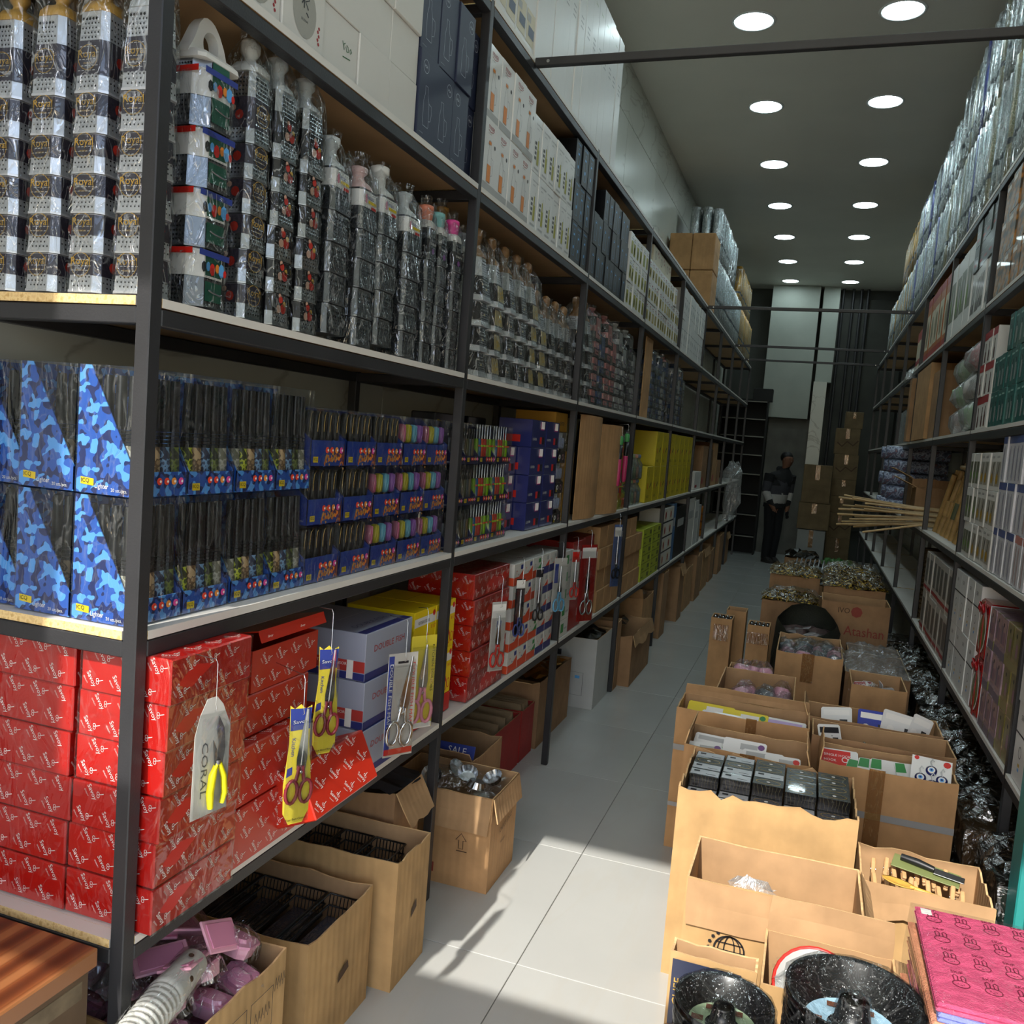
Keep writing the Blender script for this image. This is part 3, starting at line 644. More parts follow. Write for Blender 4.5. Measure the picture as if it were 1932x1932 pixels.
def h_arch(w, m):
    """broad moulded carrying handle with an oval hand hole"""
    b = MB().loft([oct8(w*1.16, w*1.0, w*.1, -.006), oct8(w*1.14, w*.98, w*.12, .002), oct8(w*1.08, w*.8, w*.15, .010)], 0, True, True)
    N = 28; out = []; inn = []; cx, cz = w*.08, .036
    poly = [(-.60, .006), (-.50, .018), (-.38, .040), (-.28, .062), (-.16, .078), (0, .084), (.16, .080), (.30, .066), (.42, .044), (.52, .020), (.60, .006)]
    poly = [(x*w, z) for x, z in poly]
    for k in range(N):
        a = 2*math.pi*k/N; dx, dz = math.cos(a), math.sin(a); best = None
        for (x0, z0), (x1, z1) in zip(poly, poly[1:]+poly[:1]):
            den = dx*(z1-z0)-dz*(x1-x0)
            if abs(den) < 1e-9: continue
            t_ = ((x0-cx)*(z1-z0)-(z0-cz)*(x1-x0))/den; u_ = ((x0-cx)*dz-(z0-cz)*dx)/den
            if t_ > 0 and -1e-6 <= u_ <= 1+1e-6 and (best is None or t_ > best): best = t_
        out.append((cx+dx*best, cz+dz*best)); inn.append((cx+w*.22*dx, cz+.024*dz))
    t = w*.15
    for sg in (-1, 1):
        v = [(x, sg*t*(1-.35*max(0, z-.04)/.05), z) for x, z in out]+[(x, sg*t*.8, z) for x, z in inn]
        b.add(v, [(k, (k+1) % N, N+(k+1) % N, N+k)[::-sg] for k in range(N)], 0, True)
    b.add([(x, -t*(1-.35*max(0, z-.04)/.05), z) for x, z in out]+[(x, t*(1-.35*max(0, z-.04)/.05), z) for x, z in out], [(k, (k+1) % N, N+(k+1) % N, N+k) for k in range(N)], 0, True)
    b.add([(x, -t*.8, z) for x, z in inn]+[(x, t*.8, z) for x, z in inn], [(k, N+k, N+(k+1) % N, (k+1) % N) for k in range(N)], 0, True)
    return b.mesh('handle', m)
def h_knob(w, m, hh=.06):
    return MB().lathe([(w*.5, 0), (w*.46, .01), (w*.26, .022), (w*.2, .03), (w*.2, hh*.6), (w*.3, hh*.72), (w*.3, hh*.92), (w*.12, hh)], 12).mesh('handle', m)
def h_cap(w, m):
    b = MB().loft([oct8(w*1.02, w*1.02, w*.25, -.004), oct8(w*.94, w*.94, w*.28, .012), oct8(w*.7, w*.7, w*.22, .020)], 1)
    b.lathe([(w*.32, .018), (w*.36, .026), (w*.38, .045), (w*.36, .05), (w*.40, .052), (w*.38, .062), (w*.2, .066)], 14)
    return b.mesh('handle', [m, OFFW])
def h_long(w, m, L=.11):
    b = MB().lathe([(w*.5, 0), (w*.42, .012), (w*.22, .03), (w*.20, .05), (w*.28, L*.7), (w*.26, L*.9), (w*.1, L)], 12)
    return b.mesh('handle', m)
GK = {}
def grater_kind(key, w, d, c, tp, pitch, H, sl, smats, art, toponly=False, panel=None, bag_h=.07, steel=None):
    g = dict(w=w, pitch=pitch, H=H, tp=tp)
    g['nest'] = g_body(w, d, c, tp, pitch-.0008, H, True, panel, steel); g['top'] = g_body(w, d, c, tp, H, H, True, panel, steel)
    g['sleeve'] = g_sleeve(w, d, c, tp, H, sl[0], min(sl[1], pitch-.002), smats, art if sl[1] <= pitch else art) if not toponly else None
    g['tsleeve'] = g_sleeve(w, d, c, tp, H, sl[0], sl[1], smats, art)
    g['bags'] = [g_bag(w, d, c, -.003, pitch, s) for s in (1, 2, 3)]; g['tbag'] = [g_bag(w, d, c, -.003, H, s, True, bag_h) for s in (4, 5)]
    GK[key] = g; return g
def stack(key, x, y, z, rz, n, handle, lab, cat, group, bagged=True, top_bag=True, pic=''):
    g = GK[key]
    for i in range(n):
        top = i == n-1
        where = 'top of ' if top else ('bottom of ' if i == 0 else ORD[i]+' up in ')
        o = ob('grater', g['top'] if top else g['nest'], None, (x, y, z+i*g['pitch']), rz+random.uniform(-.05, .05), label=lab % where, cat=cat, group=group)
        if top or g['sleeve']: ob('label_sleeve', g['tsleeve'] if top else g['sleeve'], o)
        if top and handle: ob('handle', handle, o, (0, 0, g['H']))
        if top and top_bag: ob('plastic_bag', g['tbag'][i % 2], o)
        elif bagged: ob('plastic_bag', g['bags'][(i+len(lab)) % 3], o)
z2 = LEV[2]+.004
ROY = [PURP, GOLD, PICR, PICG]
grater_kind('royal', .074, .074, .012, .16, .0688, .14, (.030, .090), ROY, art_royal)
grater_kind('royal_b', .074, .074, .012, .16, .0688, .14, (.030, .090), ROY, art_royal, steel=STEEL)  # royal again, aisle shade put into its darker steel
grater_kind('veg', .082, .078, .012, .16, .0688, .14, (.030, .095), [VEG, GOLD, PICR, PICG], art_veg, steel=STEEL)
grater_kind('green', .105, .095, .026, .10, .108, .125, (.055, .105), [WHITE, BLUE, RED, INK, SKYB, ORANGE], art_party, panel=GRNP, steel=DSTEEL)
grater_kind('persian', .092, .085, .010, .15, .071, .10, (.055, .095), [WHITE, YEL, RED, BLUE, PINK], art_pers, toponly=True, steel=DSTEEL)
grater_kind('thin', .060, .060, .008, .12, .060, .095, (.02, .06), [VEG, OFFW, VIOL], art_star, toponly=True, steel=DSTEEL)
grater_kind('cone', .13, .11, .03, .45, .085, .15, (.02, .085), [VEG, OFFW, BEIGE], art_star)
grater_kind('cone_b', .13, .11, .03, .45, .085, .15, (.02, .085), [VEG, BEIGE, mat('butter_chip', '#d8b85a', .5)], art_chip)
PINKP = mat('rose_panel', '#c98580', .4); WHP = mat('pale_panel', '#b9b8b4', .4); BLP = mat('slate_panel', '#47597c', .4)
for nm, pm in (('rose', PINKP), ('pale', WHP), ('slate', BLP), ('steel', STEEL)):
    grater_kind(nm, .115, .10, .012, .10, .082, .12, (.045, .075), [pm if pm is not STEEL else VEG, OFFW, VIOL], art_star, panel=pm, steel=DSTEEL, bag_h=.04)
# end of the rack, four stacks facing the entrance
HG, HW = h_gold(.066, GOLDP), h_gold(.066, CLEARW)
for i, (x, h) in enumerate(((-.372, HG), (-.270, HG), (-.171, HG), (-.069, HW))):
    stack('royal', x, 1.296, z2, 0, 6, h, 'gold-lettered black grater, %%s%s stack from the wall at rack end' % ORD[i], 'grater', 'bagged graters at the rack end')
def aisle(key, y, n, handle, lab, group='bagged graters along the aisle', x=-.06, z=z2, **k):
    stack(key, x, y, z, L90, n, handle, lab, 'grater', group, **k)
aisle('green', 1.42, 4, h_arch(.095, OFFW), 'green panelled grater with banded sleeve, %sthe stack beside the corner post', top_bag=False, bagged=True)
HF = h_gold(.07, OFFW); HC = h_knob(.075, CLEARW, .075)
aisle('royal_b', 1.562, 6, HF, 'steel grater with black sleeve, %sthe stack just past the green panelled graters')
aisle('veg', 1.656, 6, HC, 'steel grater with vegetable picture sleeve, %ssecond stack past the green panelled graters')
aisle('veg', 1.763, 6, HC, 'steel grater with vegetable picture sleeve, %sthird stack past the green panelled graters')
aisle('persian', 1.880, 5, h_knob(.08, CLEARW, .08), 'steel grater, %sthe first stack topped by a white lettered sleeve', z=z2+.012)
aisle('persian', 2.000, 5, h_knob(.08, mat('blush_plastic', '#d8b4ae', .4), .06), 'steel grater, %sthe stack under a blush handle and white sleeve', z=z2-.002, x=-.05)
aisle('persian', 2.130, 5, h_knob(.085, OFFW, .085), 'steel grater, %sthe stack under an opaque white bottle-shaped handle', z=z2+.015)
aisle('persian', 2.268, 5, h_knob(.08, CLEARW, .07), 'steel grater, %sthe last white sleeved stack before the pastel handles', x=-.055)
for i, (y, col, nm, n, x) in enumerate(((2.375, '#7c3a63', 'plum', 6, -.13), (2.425, '#d98466', 'coral', 6, -.06), (2.510, '#7fb9b4', 'mint', 6, -.06), (2.600, '#d8478f', 'hot pink', 6, -.05), (2.67, '#a97f3c', 'ochre', 7, -.12), (2.765, '#9a9ea2', 'grey', 6, -.085))):
    aisle('thin', y, n, h_cap(.06, mat(nm.replace(' ', '_')+'_cap', col, .4)), 'slim steel grater, %sthe stack under a '+nm+' cap handle', 'slim graters with pastel caps', x=x)
HL = h_long(.075, WOODP, .10)
for i, y in enumerate((2.885, 3.025, 3.165, 3.305, 3.445, 3.585, 3.725, 3.865, 4.005)):
    aisle('cone_b' if i in (1, 4, 5) else 'cone', y, 4 if i < 5 else 3, HL, 'cone shaped bagged grater with tan handle, %%s%s stack after the second post' % ORD[i], 'cone graters', x=-.08)
for i, (y, k) in enumerate(((4.22, 'cone'), (4.37, 'cone'), (4.51, 'rose'), (4.65, 'slate'), (4.79, 'rose'), (4.93, 'rose'), (5.07, 'pale'), (5.21, 'pale'), (5.36, 'steel'), (5.49, 'pale'))):
    aisle(k, y, 4 if k == 'cone' else 5-(i % 2), HL if k == 'cone' else h_knob(.08, {'rose': PINKP, 'slate': BLP, 'pale': OFFW, 'steel': CLEARW}[k], .05), 'bagged %s grater, %%s%s stack after the third post' % (k if k != 'cone' else 'cone shaped', ORD[i]), 'graters past the third post', x=-.08)
for i in range(10):
    k = ('slate', 'steel', 'slate', 'pale')[i % 4]
    aisle(k, 6.2+.135*i+(.25 if i > 5 else 0), 5-(i % 2), h_knob(.08, (BLP, PINKP, OFFW)[i % 3], .04), 'bagged %s grater, %%s%s stack after the cardboard sheet' % (k, ORD[i]), 'graters after the cardboard sheet', x=-.08)
ob('cardboard_sheet', MB().box(0, 0, 0, .24, .008, .53, 0, .001).mesh('cardboard_sheet', CARD), None, (-.03, 5.84, LEV[2]), L90, label='upright brown cardboard sheet on the grater shelf by the fourth post', cat='cardboard sheet')
# ------------------------------------------------------------------ lighter display boxes and the lighters in them
CAMO = camo_mat('blue_camouflage_print', '#2457b2', '#16265f', '#5aa4f0', 55)
FIRE = ramp_mat('night_sky_print', [(0, '#131b4f'), (.4, '#1d3a9a'), (.55, '#27479e'), (.62, '#7a3a3a'), (.70, '#d97a2c'), (.8, '#f0a648')], 9, .35, const=False, detail=4, coat=.3)
NIGHT = mat('dark_blue_print', '#1a2350', .4, var=.2, vscale=20)
ICON = [mat('icon_red', '#d8452c', .4), mat('icon_orange', '#d98a3a', .4), mat('icon_pink', '#d14a90', .4)]
LWRAP = film('lighter_box_wrap', gloss=.09, rough=.07, bump=.45, scale=22, stretch=(1, 1, .4), cs_=.16)
def tray(name, w, d, h, lip, base, cut=.8, text='Lighter', icons=True, side_print=True, lava=False):
    """open-fronted display carton: low front lip, sides cut on the slant, full back"""
    b = MB(); t = .002
    b.box(0, 0, 0, w, d, t, 0); b.box(0, 0, t, w, t, lip, 0); b.box(0, d-t, t, w, d, h, 0)
    for x in (0, w-t):
        p = [(0, t), (d-t, t), (d-t, h), (d*cut, h), (0, lip)]
        b.loft([[(x, y, z) for y, z in p], [(x+t, y, z) for y, z in p]], 0)
    if side_print:
        o = d*.92; S = (0, -1, 0)
        b.poly([(-.0008, o, lip*.35), (-.0008, o-.03, lip*.30), (-.0008, o-.03, lip*.30+.013), (-.0008, o, lip*.35+.013)], 2)
        b.text('ICQ', (-.0014, o-.002, lip*.34+.002), S, UP, .009, 3); b.text(text, (-.0014, o-.034, lip*.16), S, UP, .012, 1, width=.030); b.text('20 szt./pcs.', (-.0014, o-.070, lip*.10), S, UP, .008, 1, width=.036)
    b.poly([(.012, F, .008), (.034, F, .008), (.034, F, .008+.014), (.012, F, .008+.014)], 2); b.text('ICQ', (.0145, F*2, .0115), XR, UP, .008, 3)
    if icons:
        r = min(w*.05, .009)
        for k in range(4): b.disc((w*.46+k*w*.135, F*(2+k), lip*.62), r, n=12, mi=(4, 4, 5, 6)[k]); b.disc((w*.46+k*w*.135, F*(6+k), lip*.62), r*.4, n=6, mi=1)
    if lava:
        rg = random.Random(5)
        for k in range(46): u = rg.random(); b.disc((w*(.42+.5*u)+rg.gauss(0, w*.03), F*(1+.015*k), lip*(.12+.30*math.sin(math.pi*u))+rg.gauss(0, lip*.11)), rg.uniform(.0015, .0055), n=5, mi=7+k % 2)
        for k in range(8): b.disc((w*.5+rg.gauss(0, w*.17), F*(.9-.02*k), lip*.5+rg.gauss(0, lip*.2)), rg.uniform(.01, .018), n=7, mi=9)
    return b.mesh(name, [base, WHITE, YEL, INK]+ICON+[mat('lava_orange', '#d9762c', .4), mat('lava_yellow', '#e0a04a', .4), mat('sky_haze_print', '#2c4f9c', .4)])
def wrap_mesh(w, d, h, seed=1, e=.0012, film_m=None):
    rg = random.Random(seed); rs = []
    for z, k in ((-.0005, 0), (h*.3, -.002), (h*.65, -.003), (h+.0008, .001)):
        r = []
        n = 4
        for (xa, ya, xb, yb) in ((-e, -e, w+e, -e), (w+e, -e, w+e, d+e), (w+e, d+e, -e, d+e), (-e, d+e, -e, -e)):
            for i in range(n): r.append((xa+(xb-xa)*i/n+rg.uniform(-.001, .001), ya+(yb-ya)*i/n+rg.uniform(-.001, .001)-k*.2, z))
        rs.append(r)
    return MB().loft(rs, 0, False, True).mesh('shrink_wrap', film_m or LWRAP)
def rrect(w, d, z, cx=0, cy_=0, n=8):
    return [(cx+w/2*math.copysign(abs(math.cos(a))**.6, math.cos(a)), cy_+d/2*math.copysign(abs(math.sin(a))**.6, math.sin(a)), z) for a in [2*math.pi*k/n+.39 for k in range(n)]]
BLKP = mat('black_plastic', '#0c0d0f', .4, coat=.1)
def lt_camo(m):
    b = MB().loft([rrect(.022, .022, .0), rrect(.0245, .025, .01), rrect(.0235, .024, .06), rrect(.022, .020, .088)], 0, smooth=True)
    b.disc((0, -.0125, .025), .004, n=8, mi=1); b.text('FIRE', (.004, -.0128, .03), UP, (-1, 0, 0), .005, 1)
    return b.mesh('lighter', [m, OFFW])
br_camo = MB()
for k in range(5): br_camo.loft([rrect(.0225, .020, .088+.007*k), rrect(.0195, .018, .094+.007*k)], 0)
br_camo.loft([rrect(.020, .018, .122), rrect(.020, .017, .14), rrect(.017, .014, .208), rrect(.015, .013, .212)], 0, smooth=True)
br_camo = br_camo.mesh('barrel', BLKP)
CAMOS = [(lt_camo(ramp_mat('camo_%s' % n, [(0, a), (.48, c), (.56, d)], 70, .45, detail=1)), n) for n, a, c, d in (('grey', '#8d8d80', '#b4b2a4', '#70705f'), ('lime', '#4a5a22', '#c2cc3c', '#2e3518'), ('tan', '#a88a64', '#6c5236', '#c4a67c'), ('blue', '#3a4c6e', '#7aa2c8', '#27324c'), ('olive', '#3d4a24', '#6c7a34', '#22291a'))]
def lt_gold():
    b = MB().loft([rrect(.014, .014, .02), rrect(.020, .018, .05), rrect(.024, .024, .095), rrect(.022, .022, .122), rrect(.010, .012, .130)], 0, smooth=True)
    b.tube([(-.0075, -.0105, .08), (-.0095, -.0115, .095), (-.007, -.012, .12), (0, -.0115, .128)], .0011, 5, 1)
    return b.mesh('lighter', [BLKP, mat('gold_edge', '#c9a868', .25, .8)])
def lt_cap(m):
    b = MB().loft([rrect(.012, .016, .062), rrect(.021, .026, .066), rrect(.024, .028, .09), rrect(.018, .024, .112), rrect(.008, .012, .116)], 0, smooth=True)
    b.tube([(-.008, -.013, .07), (-.006, -.0155, .095), (0, -.013, .112)], .0018, 5, 0)
    return b.mesh('lighter', m)
rod = MB().loft([rrect(.008, .010, .005), rrect(.009, .010, .06)], 0).mesh('barrel', BLKP)
def lt_knife(m):
    b = MB().loft([rrect(.016, .012, .01), rrect(.019, .014, .03), rrect(.015, .012, .075), rrect(.012, .010, .085)], 0, smooth=True)
    b.loft([rrect(.010, .010, .085), rrect(.010, .010, .12)], 1); b.disc((0, -.0062, .105), .0035, n=8, mi=2)
    return b.mesh('lighter', [m, BLKP, STEEL])
def lt_neon(m, m2):
    b = MB().loft([rrect(.014, .014, .005), rrect(.020, .016, .02), rrect(.021, .017, .05), rrect(.017, .014, .08), rrect(.012, .012, .087)], 0, smooth=True)
    b.lathe([(.0055, -.003), (.0065, 0), (.0055, .003)], 8, (.007, -.009, .062), 1)
    return b.mesh('lighter', [m, m2])
chrome_rod = MB().lathe([(.0035, .086), (.0035, .135), (.002, .138)], 8).mesh('barrel', STEEL)
MGOLD = lt_gold()
CAPS = [(lt_cap(mat('%s_cap_plastic' % n, c, .35, coat=.2)), n) for n, c in (('pink', '#e0789c'), ('yellow', '#c3b934'), ('sky blue', '#6fb4cc'), ('purple', '#9a62b4'))]
KNIV = [(lt_knife(mat('%s_knife_grip' % n, c, .4, .3)), n) for n, c in (('gunmetal', '#565a60'), ('bronze', '#6b5a3c'), ('olive', '#5b5c44'))]
_nl, _no = mat('neon_lime', '#a6e01e', .4), mat('neon_orange', '#e8522c', .4)
NEON = [(lt_neon(m, m2), n) for n, m, m2 in (('lime', _nl, _no), ('blue', mat('neon_blue', '#2a6ea8', .4), _nl), ('orange', _no, _nl), ('red', mat('neon_red', '#d8382c', .4), mat('neon_yellow', '#e6d23a', .4)), ('moss', mat('neon_moss', '#8aa82a', .4), _no))]
def display(y, z, w, d, h, tr, wr, x, lab, kinds, barrel, n, where, side_n=0, group='lighters in display boxes', lift=.0025, ymul=.022):
    """one display carton with its front row of lighters (and those seen through the slanted side)"""
    t = ob('lighter_display_box', None, None, (x, y, z), L90, label=lab, cat='display box', group='lighter display boxes')
    ob('tray', tr, t); ob('shrink_wrap', wr, t)
    pos = [(.003+(k+.5)*(w-.006)/n, ymul) for k in range(n)]+[(.003+.5*(w-.006)/n, ymul+.028*(j+1)) for j in range(side_n)]
    for k, (lx, ly) in enumerate(pos):
        me, nm = kinds[k % len(kinds)] if k < n else kinds[(k-n+1) % len(kinds)]
        lb = '%s lighter, %s at the front of %s' % (nm, ORD[k], where) if k < n else '%s lighter, %s back along the side of %s' % (nm, ORD[k-n], where)
        o = ob('lighter', None if barrel else me, None, (x-ly, y+lx, z+lift), L90+random.uniform(-.15, .15), label=lb, cat='lighter', group=group)
        if barrel: ob('handle', me, o); ob('barrel', barrel, o)
# camouflage boxes: two layers by the corner post
tc_ = tray('lighter_display_box', .138, .130, .230, .045, CAMO); wc = wrap_mesh(.138, .130, .230)
for r in range(2):
    z = LEV[1]+.0012+r*.234
    for c in range(4):
        y = 1.262+.142*c+(0, .001, .008, .010)[c]
        rowt = ('lower', 'upper')[r]
        display(y, z, .138, .130, .230, tc_, wc, -.036, '%s camouflage lighter display box, %s from the front corner post' % (rowt, ORD[c]), CAMOS[c % 2:]+CAMOS[:c % 2], br_camo, 5, 'the %s camouflage box %s from the corner' % (rowt, ORD[c]), 3 if c == 0 else 0)
    for c, x in ((0, -.172), (1, -.308)):
        display(1.262+.014*c, z, .138, .130, .230, tc_, wc, x, '%s camouflage lighter display box at the rack end, %s in from the aisle' % (rowt, ('second', 'third')[c]), CAMOS[c:]+CAMOS[:c], br_camo, 1, 'the %s rack-end camouflage box %s in' % (rowt, ('second', 'third')[c]), 3)
# night-sky boxes, three layers of five
tf = tray('lighter_display_box', .160, .125, .140, .062, FIRE, lava=True); wf = wrap_mesh(.160, .125, .140)
edges = [1.835, 2.004, 2.168, 2.334, 2.497]
for r in range(3):
    for c, y in enumerate(edges):
        pastel = (c >= 3) or (c == 2 and r < 2)
        row3 = ('lower', 'middle', 'upper')[r]
        display(y, LEV[1]+.0012+r*.1436, .160, .125, .140, tf, wf, -.036, '%s night-sky lighter display box, %s from the camouflage boxes' % (row3, ORD[c]), CAPS if pastel else [(MGOLD, 'black gold-edged')], rod, 4 if pastel else 5,
                'the %s night-sky box, %s along' % (row3, ORD[c]), 3 if c == 0 else 0)
# knife shaped and neon lighters
tk = tray('lighter_display_box', .118, .12, .140, .028, NIGHT); wk = wrap_mesh(.118, .12, .140)
tn = tray('lighter_display_box', .170, .12, .140, .026, NIGHT); wn = wrap_mesh(.170, .12, .140)
for r in range(3):
    row3 = ('lower', 'middle', 'upper')[r]; z = LEV[1]+.0012+r*.1436
    for c, y in enumerate((2.702, 2.824)):
        display(y, z, .118, .12, .140, tk, wk, -.036, '%s dark display box of knife shaped lighters, %s past the second post' % (row3, ORD[c]), KNIV, None, 5, 'the %s knife lighter box, %s past the post' % (row3, ORD[c]))
    for c, y in enumerate((2.948, 3.124)):
        display(y, z, .170, .12, .140, tn, wn, -.036, '%s dark display box of neon lighters, %s along' % (row3, ORD[c]), NEON, chrome_rod, 6, 'the %s neon lighter box, %s along' % (row3, ORD[c]), lift=.0025)
# ------------------------------------------------------------------ low shelf: boxed and hanging scissors
SRED = mat('savoy_red', '#bf1a14', .28, var=.06, vscale=6, coat=.35)
SRED2 = mat('vermilion_carton', '#b52a18', .32, var=.08, vscale=6, coat=.3)
SWRAP = film('red_box_wrap', gloss=.08, rough=.07, bump=.5, scale=14, stretch=(1, 1, .5), cs_=.10)
def savoy_art(b, o, right, up, W, H, mi=1, ang=-58, step=(.040, .031), s=1.5):
    o = Vector(o); r = Vector(right); u = Vector(up); a = R(ang); ca, sa = math.cos(a), math.sin(a)
    d = r*ca+u*sa; n = -r*sa+u*ca; j = 0; z = .018
    while z < H-.010:
        x = .02+.024*(j % 2)
        while x < W-.018:
            p = o+r*x+u*z
            b.text('Savoy', p-d*.012*s, d, n, .0085*s, mi); b.text('QUALITY', p-d*.010*s-n*.005*s, d, n, .0022*s, mi)
            q = p+r*.022+u*.004
            if x+.034 < W and z+.012 < H and z > .014:
                b.stroke([(0, 0), (.010, .003)], .0013, q, r, u, mi); b.ring(q-r*.003+u*.002, .003, .001, r, u, 7, mi); b.ring(q-r*.003-u*.0035, .003, .001, r, u, 7, mi)
            x += step[0]*s
        z += step[1]*s; j += 1
def savoy_box(w, d, h, m=None, art=True, lidtop=True):
    """w along the aisle face, d across; prints on front, entrance side and top"""
    b = MB().box(0, 0, 0, w, d, h, 0, .003)
    e = .0006
    if art:
        savoy_art(b, (0, -e, 0), XR, UP, w, h); savoy_art(b, (-e, d, 0), (0, -1, 0), UP, d, h); savoy_art(b, (0, 0, h+e), XR, (0, 1, 0), w, d)
    return b.mesh('red_scissor_box', [m or SRED, WHITE])
def box_thing(name, me, x, y, z, lab, cat, group, rz=L90, rot=None, lid=None, wrap=None):
    o = ob(name, None, None, (x, y, z), rz, rot=rot, label=lab, cat=cat, group=group); ob('carton_body', me, o)
    if lid: ob('lid', lid, o)
    if wrap: ob('shrink_wrap', wrap, o)
    return o
z0 = LEV[0]+.0012
sv = savoy_box(.24, .203, .0865); svw = wrap_mesh(.24, .203, .0865, 3, .0012, SWRAP)
sv2 = savoy_box(.24, .195, .0865)
lv = ['bottom', 'second up', 'third up', 'fourth up', 'fifth up', 'top']
for r in range(6):
    box_thing('red_scissor_box', sv, (.030, .028, .036, .038, .044, .050)[r], 1.277+(0, .004, .002, .006, .003, 0)[r], z0+r*.0877, 'red printed scissor box in the rack-end corner stack on the aisle side, %s' % lv[r], 'box', 'red scissor boxes in the corner', wrap=svw)
    box_thing('red_scissor_box', sv2, (-.175, -.178, -.172, -.176, -.172, -.168)[r], 1.275+(0, .003, .005, .002, .004, .002)[r], z0+r*.0877, 'red printed scissor box in the rack-end corner stack on the wall side, %s' % lv[r], 'box', 'red scissor boxes in the corner', wrap=svw)
# striped vermilion boxes behind them
sA = savoy_box(.25, .14, .13, SRED2); sB = savoy_box(.26, .20, .095, SRED2)
box_thing('red_scissor_box', sA, .012, 1.535, z0, 'vermilion scissor box on the shelf board beside the corner stack, lower', 'box', 'vermilion scissor boxes')
box_thing('red_scissor_box', sA, .008, 1.535, z0+.1315, 'vermilion scissor box second from the shelf board beside the corner stack', 'box', 'vermilion scissor boxes')
box_thing('red_scissor_box', sB, -.02, 1.60, z0+.264, 'vermilion scissor box third from the shelf board, under the open one', 'box', 'vermilion scissor boxes')
op = MB(); W_, D_, H_, t_ = .27, .2, .095, .003
op.box(0, 0, 0, W_, D_, t_); op.box(0, 0, t_, W_, t_, H_); op.box(0, D_-t_, t_, W_, D_, H_); op.box(0, t_, t_, t_, D_-t_, H_); op.box(W_-t_, t_, t_, W_, D_-t_, H_); savoy_art(op, (0, -.0006, 0), XR, UP, W_, H_)
lid = MB(); lid.loft([[(0, D_, H_+.002), (W_, D_, H_+.002), (W_, D_, H_+.005), (0, D_, H_+.005)], [(0, -.012, H_+.045), (W_, -.012, H_+.045), (W_, -.012, H_+.048), (0, -.012, H_+.048)], [(0, -.022, H_+.022), (W_, -.022, H_+.022), (W_, -.019, H_+.024), (0, -.019, H_+.024)]], 0)
lid.text('Savoy', (.02, -.0225, H_+.030), XR, (0, -.2, .95), .008, 1); lid.text('Savoy', (.15, -.0225, H_+.030), XR, (0, -.2, .95), .008, 1)
box_thing('red_scissor_box', op.mesh('carton_body', [SRED2, WHITE]), -.022, 1.625, z0+.361, 'vermilion scissor box with its lid ajar, highest beside the corner stack', 'box', 'vermilion scissor boxes', lid=lid.mesh('lid', [SRED2, WHITE]))
o = box_thing('red_scissor_box', savoy_box(.27, .14, .125, SRED2), .118, 1.70, z0+.072, 'vermilion scissor box tipped forward over the shelf edge', 'box', 'vermilion scissor boxes', rot=(R(-24), R(-3), L90+R(-3)))
# grey tailor-scissor cartons
DFG = mat('lilac_grey_carton', '#9a9fb0', .4, var=.04, vscale=4)
def df(b):
    w, d, h, e = .29, .30, .1335, .0006
    rect(b, 0.002, .002, w-.002, .022, 2); b.text('DOUBLE FISH', (.05, F, .075), XR, UP, .018, 1, width=.19)
    b.poly([(-e, d, .002), (-e, 0, .002), (-e, 0, .022), (-e, d, .022)], 2); b.poly([(-e, d, .024), (-e, 0, .024), (-e, 0, .055), (-e, d, .055)], 1)
    b.text('TAILOR SCISSORS', (-e*2, .15, .040), (0, -1, 0), UP, .008, 3, width=.1); b.poly([(-e*2, .055, .004), (-e*2, .035, .004), (-e*2, .035, .056), (-e*2, .055, .056)], 3)
    b.poly([(.002, .002, h+e), (w-.002, .002, h+e), (w-.002, .03, h+e), (.002, .03, h+e)], 2); b.text('DOUBLE FISH', (.05, .06, h+e), XR, (0, 1, 0), .018, 2, width=.19)
dfm = pmesh('grey_scissor_carton', .29, .30, .1335, [DFG, mat('maroon_red_print', '#b03a34', .4), mat('navy_print', '#2c3270', .4), WHITE], df)
for r in range(3): ob('grey_scissor_carton', dfm, None, (.006-.006*r, 2.115+.004*r, z0+r*.1345), L90, label='lilac grey tailor scissor carton, %s of the three stacked' % ('lowest', 'middle', 'uppermost')[r], cat='box', group='grey tailor scissor cartons')
ob('grey_scissor_carton', dfm, None, (-.13, 2.06, z0+3*.1345), L90, label='lilac grey tailor scissor carton lying behind on top of the three', cat='box', group='grey tailor scissor cartons') if False else None
# yellow kitchen-scissor cartons on red ones
def sciss_print(b, x, z, s, m1, m2):
    b.ring((x, F*2, z), .014*s, .004*s, n=14, mi=m2, ry=.02*s); b.ring((x+.03*s, F*2, z+.006*s), .014*s, .004*s, n=14, mi=m2, ry=.02*s)
    b.poly([(x-.004, F*2, z+.02*s), (x+.012*s, F*2, z+.02*s), (x-.03*s, F*2, z+.085*s)], m2)
def yb(b):
    w, h = .165, .165
    rect(b, .002, h-.05, w-.002, h-.022, 1); b.text('KITCHEN SCISSORS', (.03, F*2, h-.043), XR, UP, .010, 3, width=.085); b.disc((.148, F*2, h-.02), .010, n=12, mi=2)
    b.text('8 1/2"', (.13, F*2, .095), XR, UP, .012, 2); sciss_print(b, .12, .03, .8, 2, 2)
    for i in range(2):
        for j in range(2): rect(b, .03+.022*i, .02+.022*j, .049+.022*i, .039+.022*j, 1, F*2)
ym = pmesh('yellow_scissor_carton', .165, .24, .165, [YEL, WHITE, mat('bright_red_print', '#cf2a22', .4), INK], yb)
rdm = MB().box(0, 0, 0, .34, .26, .062, 0, .002).mesh('red_flat_carton', RED)
ob('red_flat_carton', rdm, None, (-.034, 2.49, z0), L90, label='flat red carton under the yellow scissor cartons', cat='box')
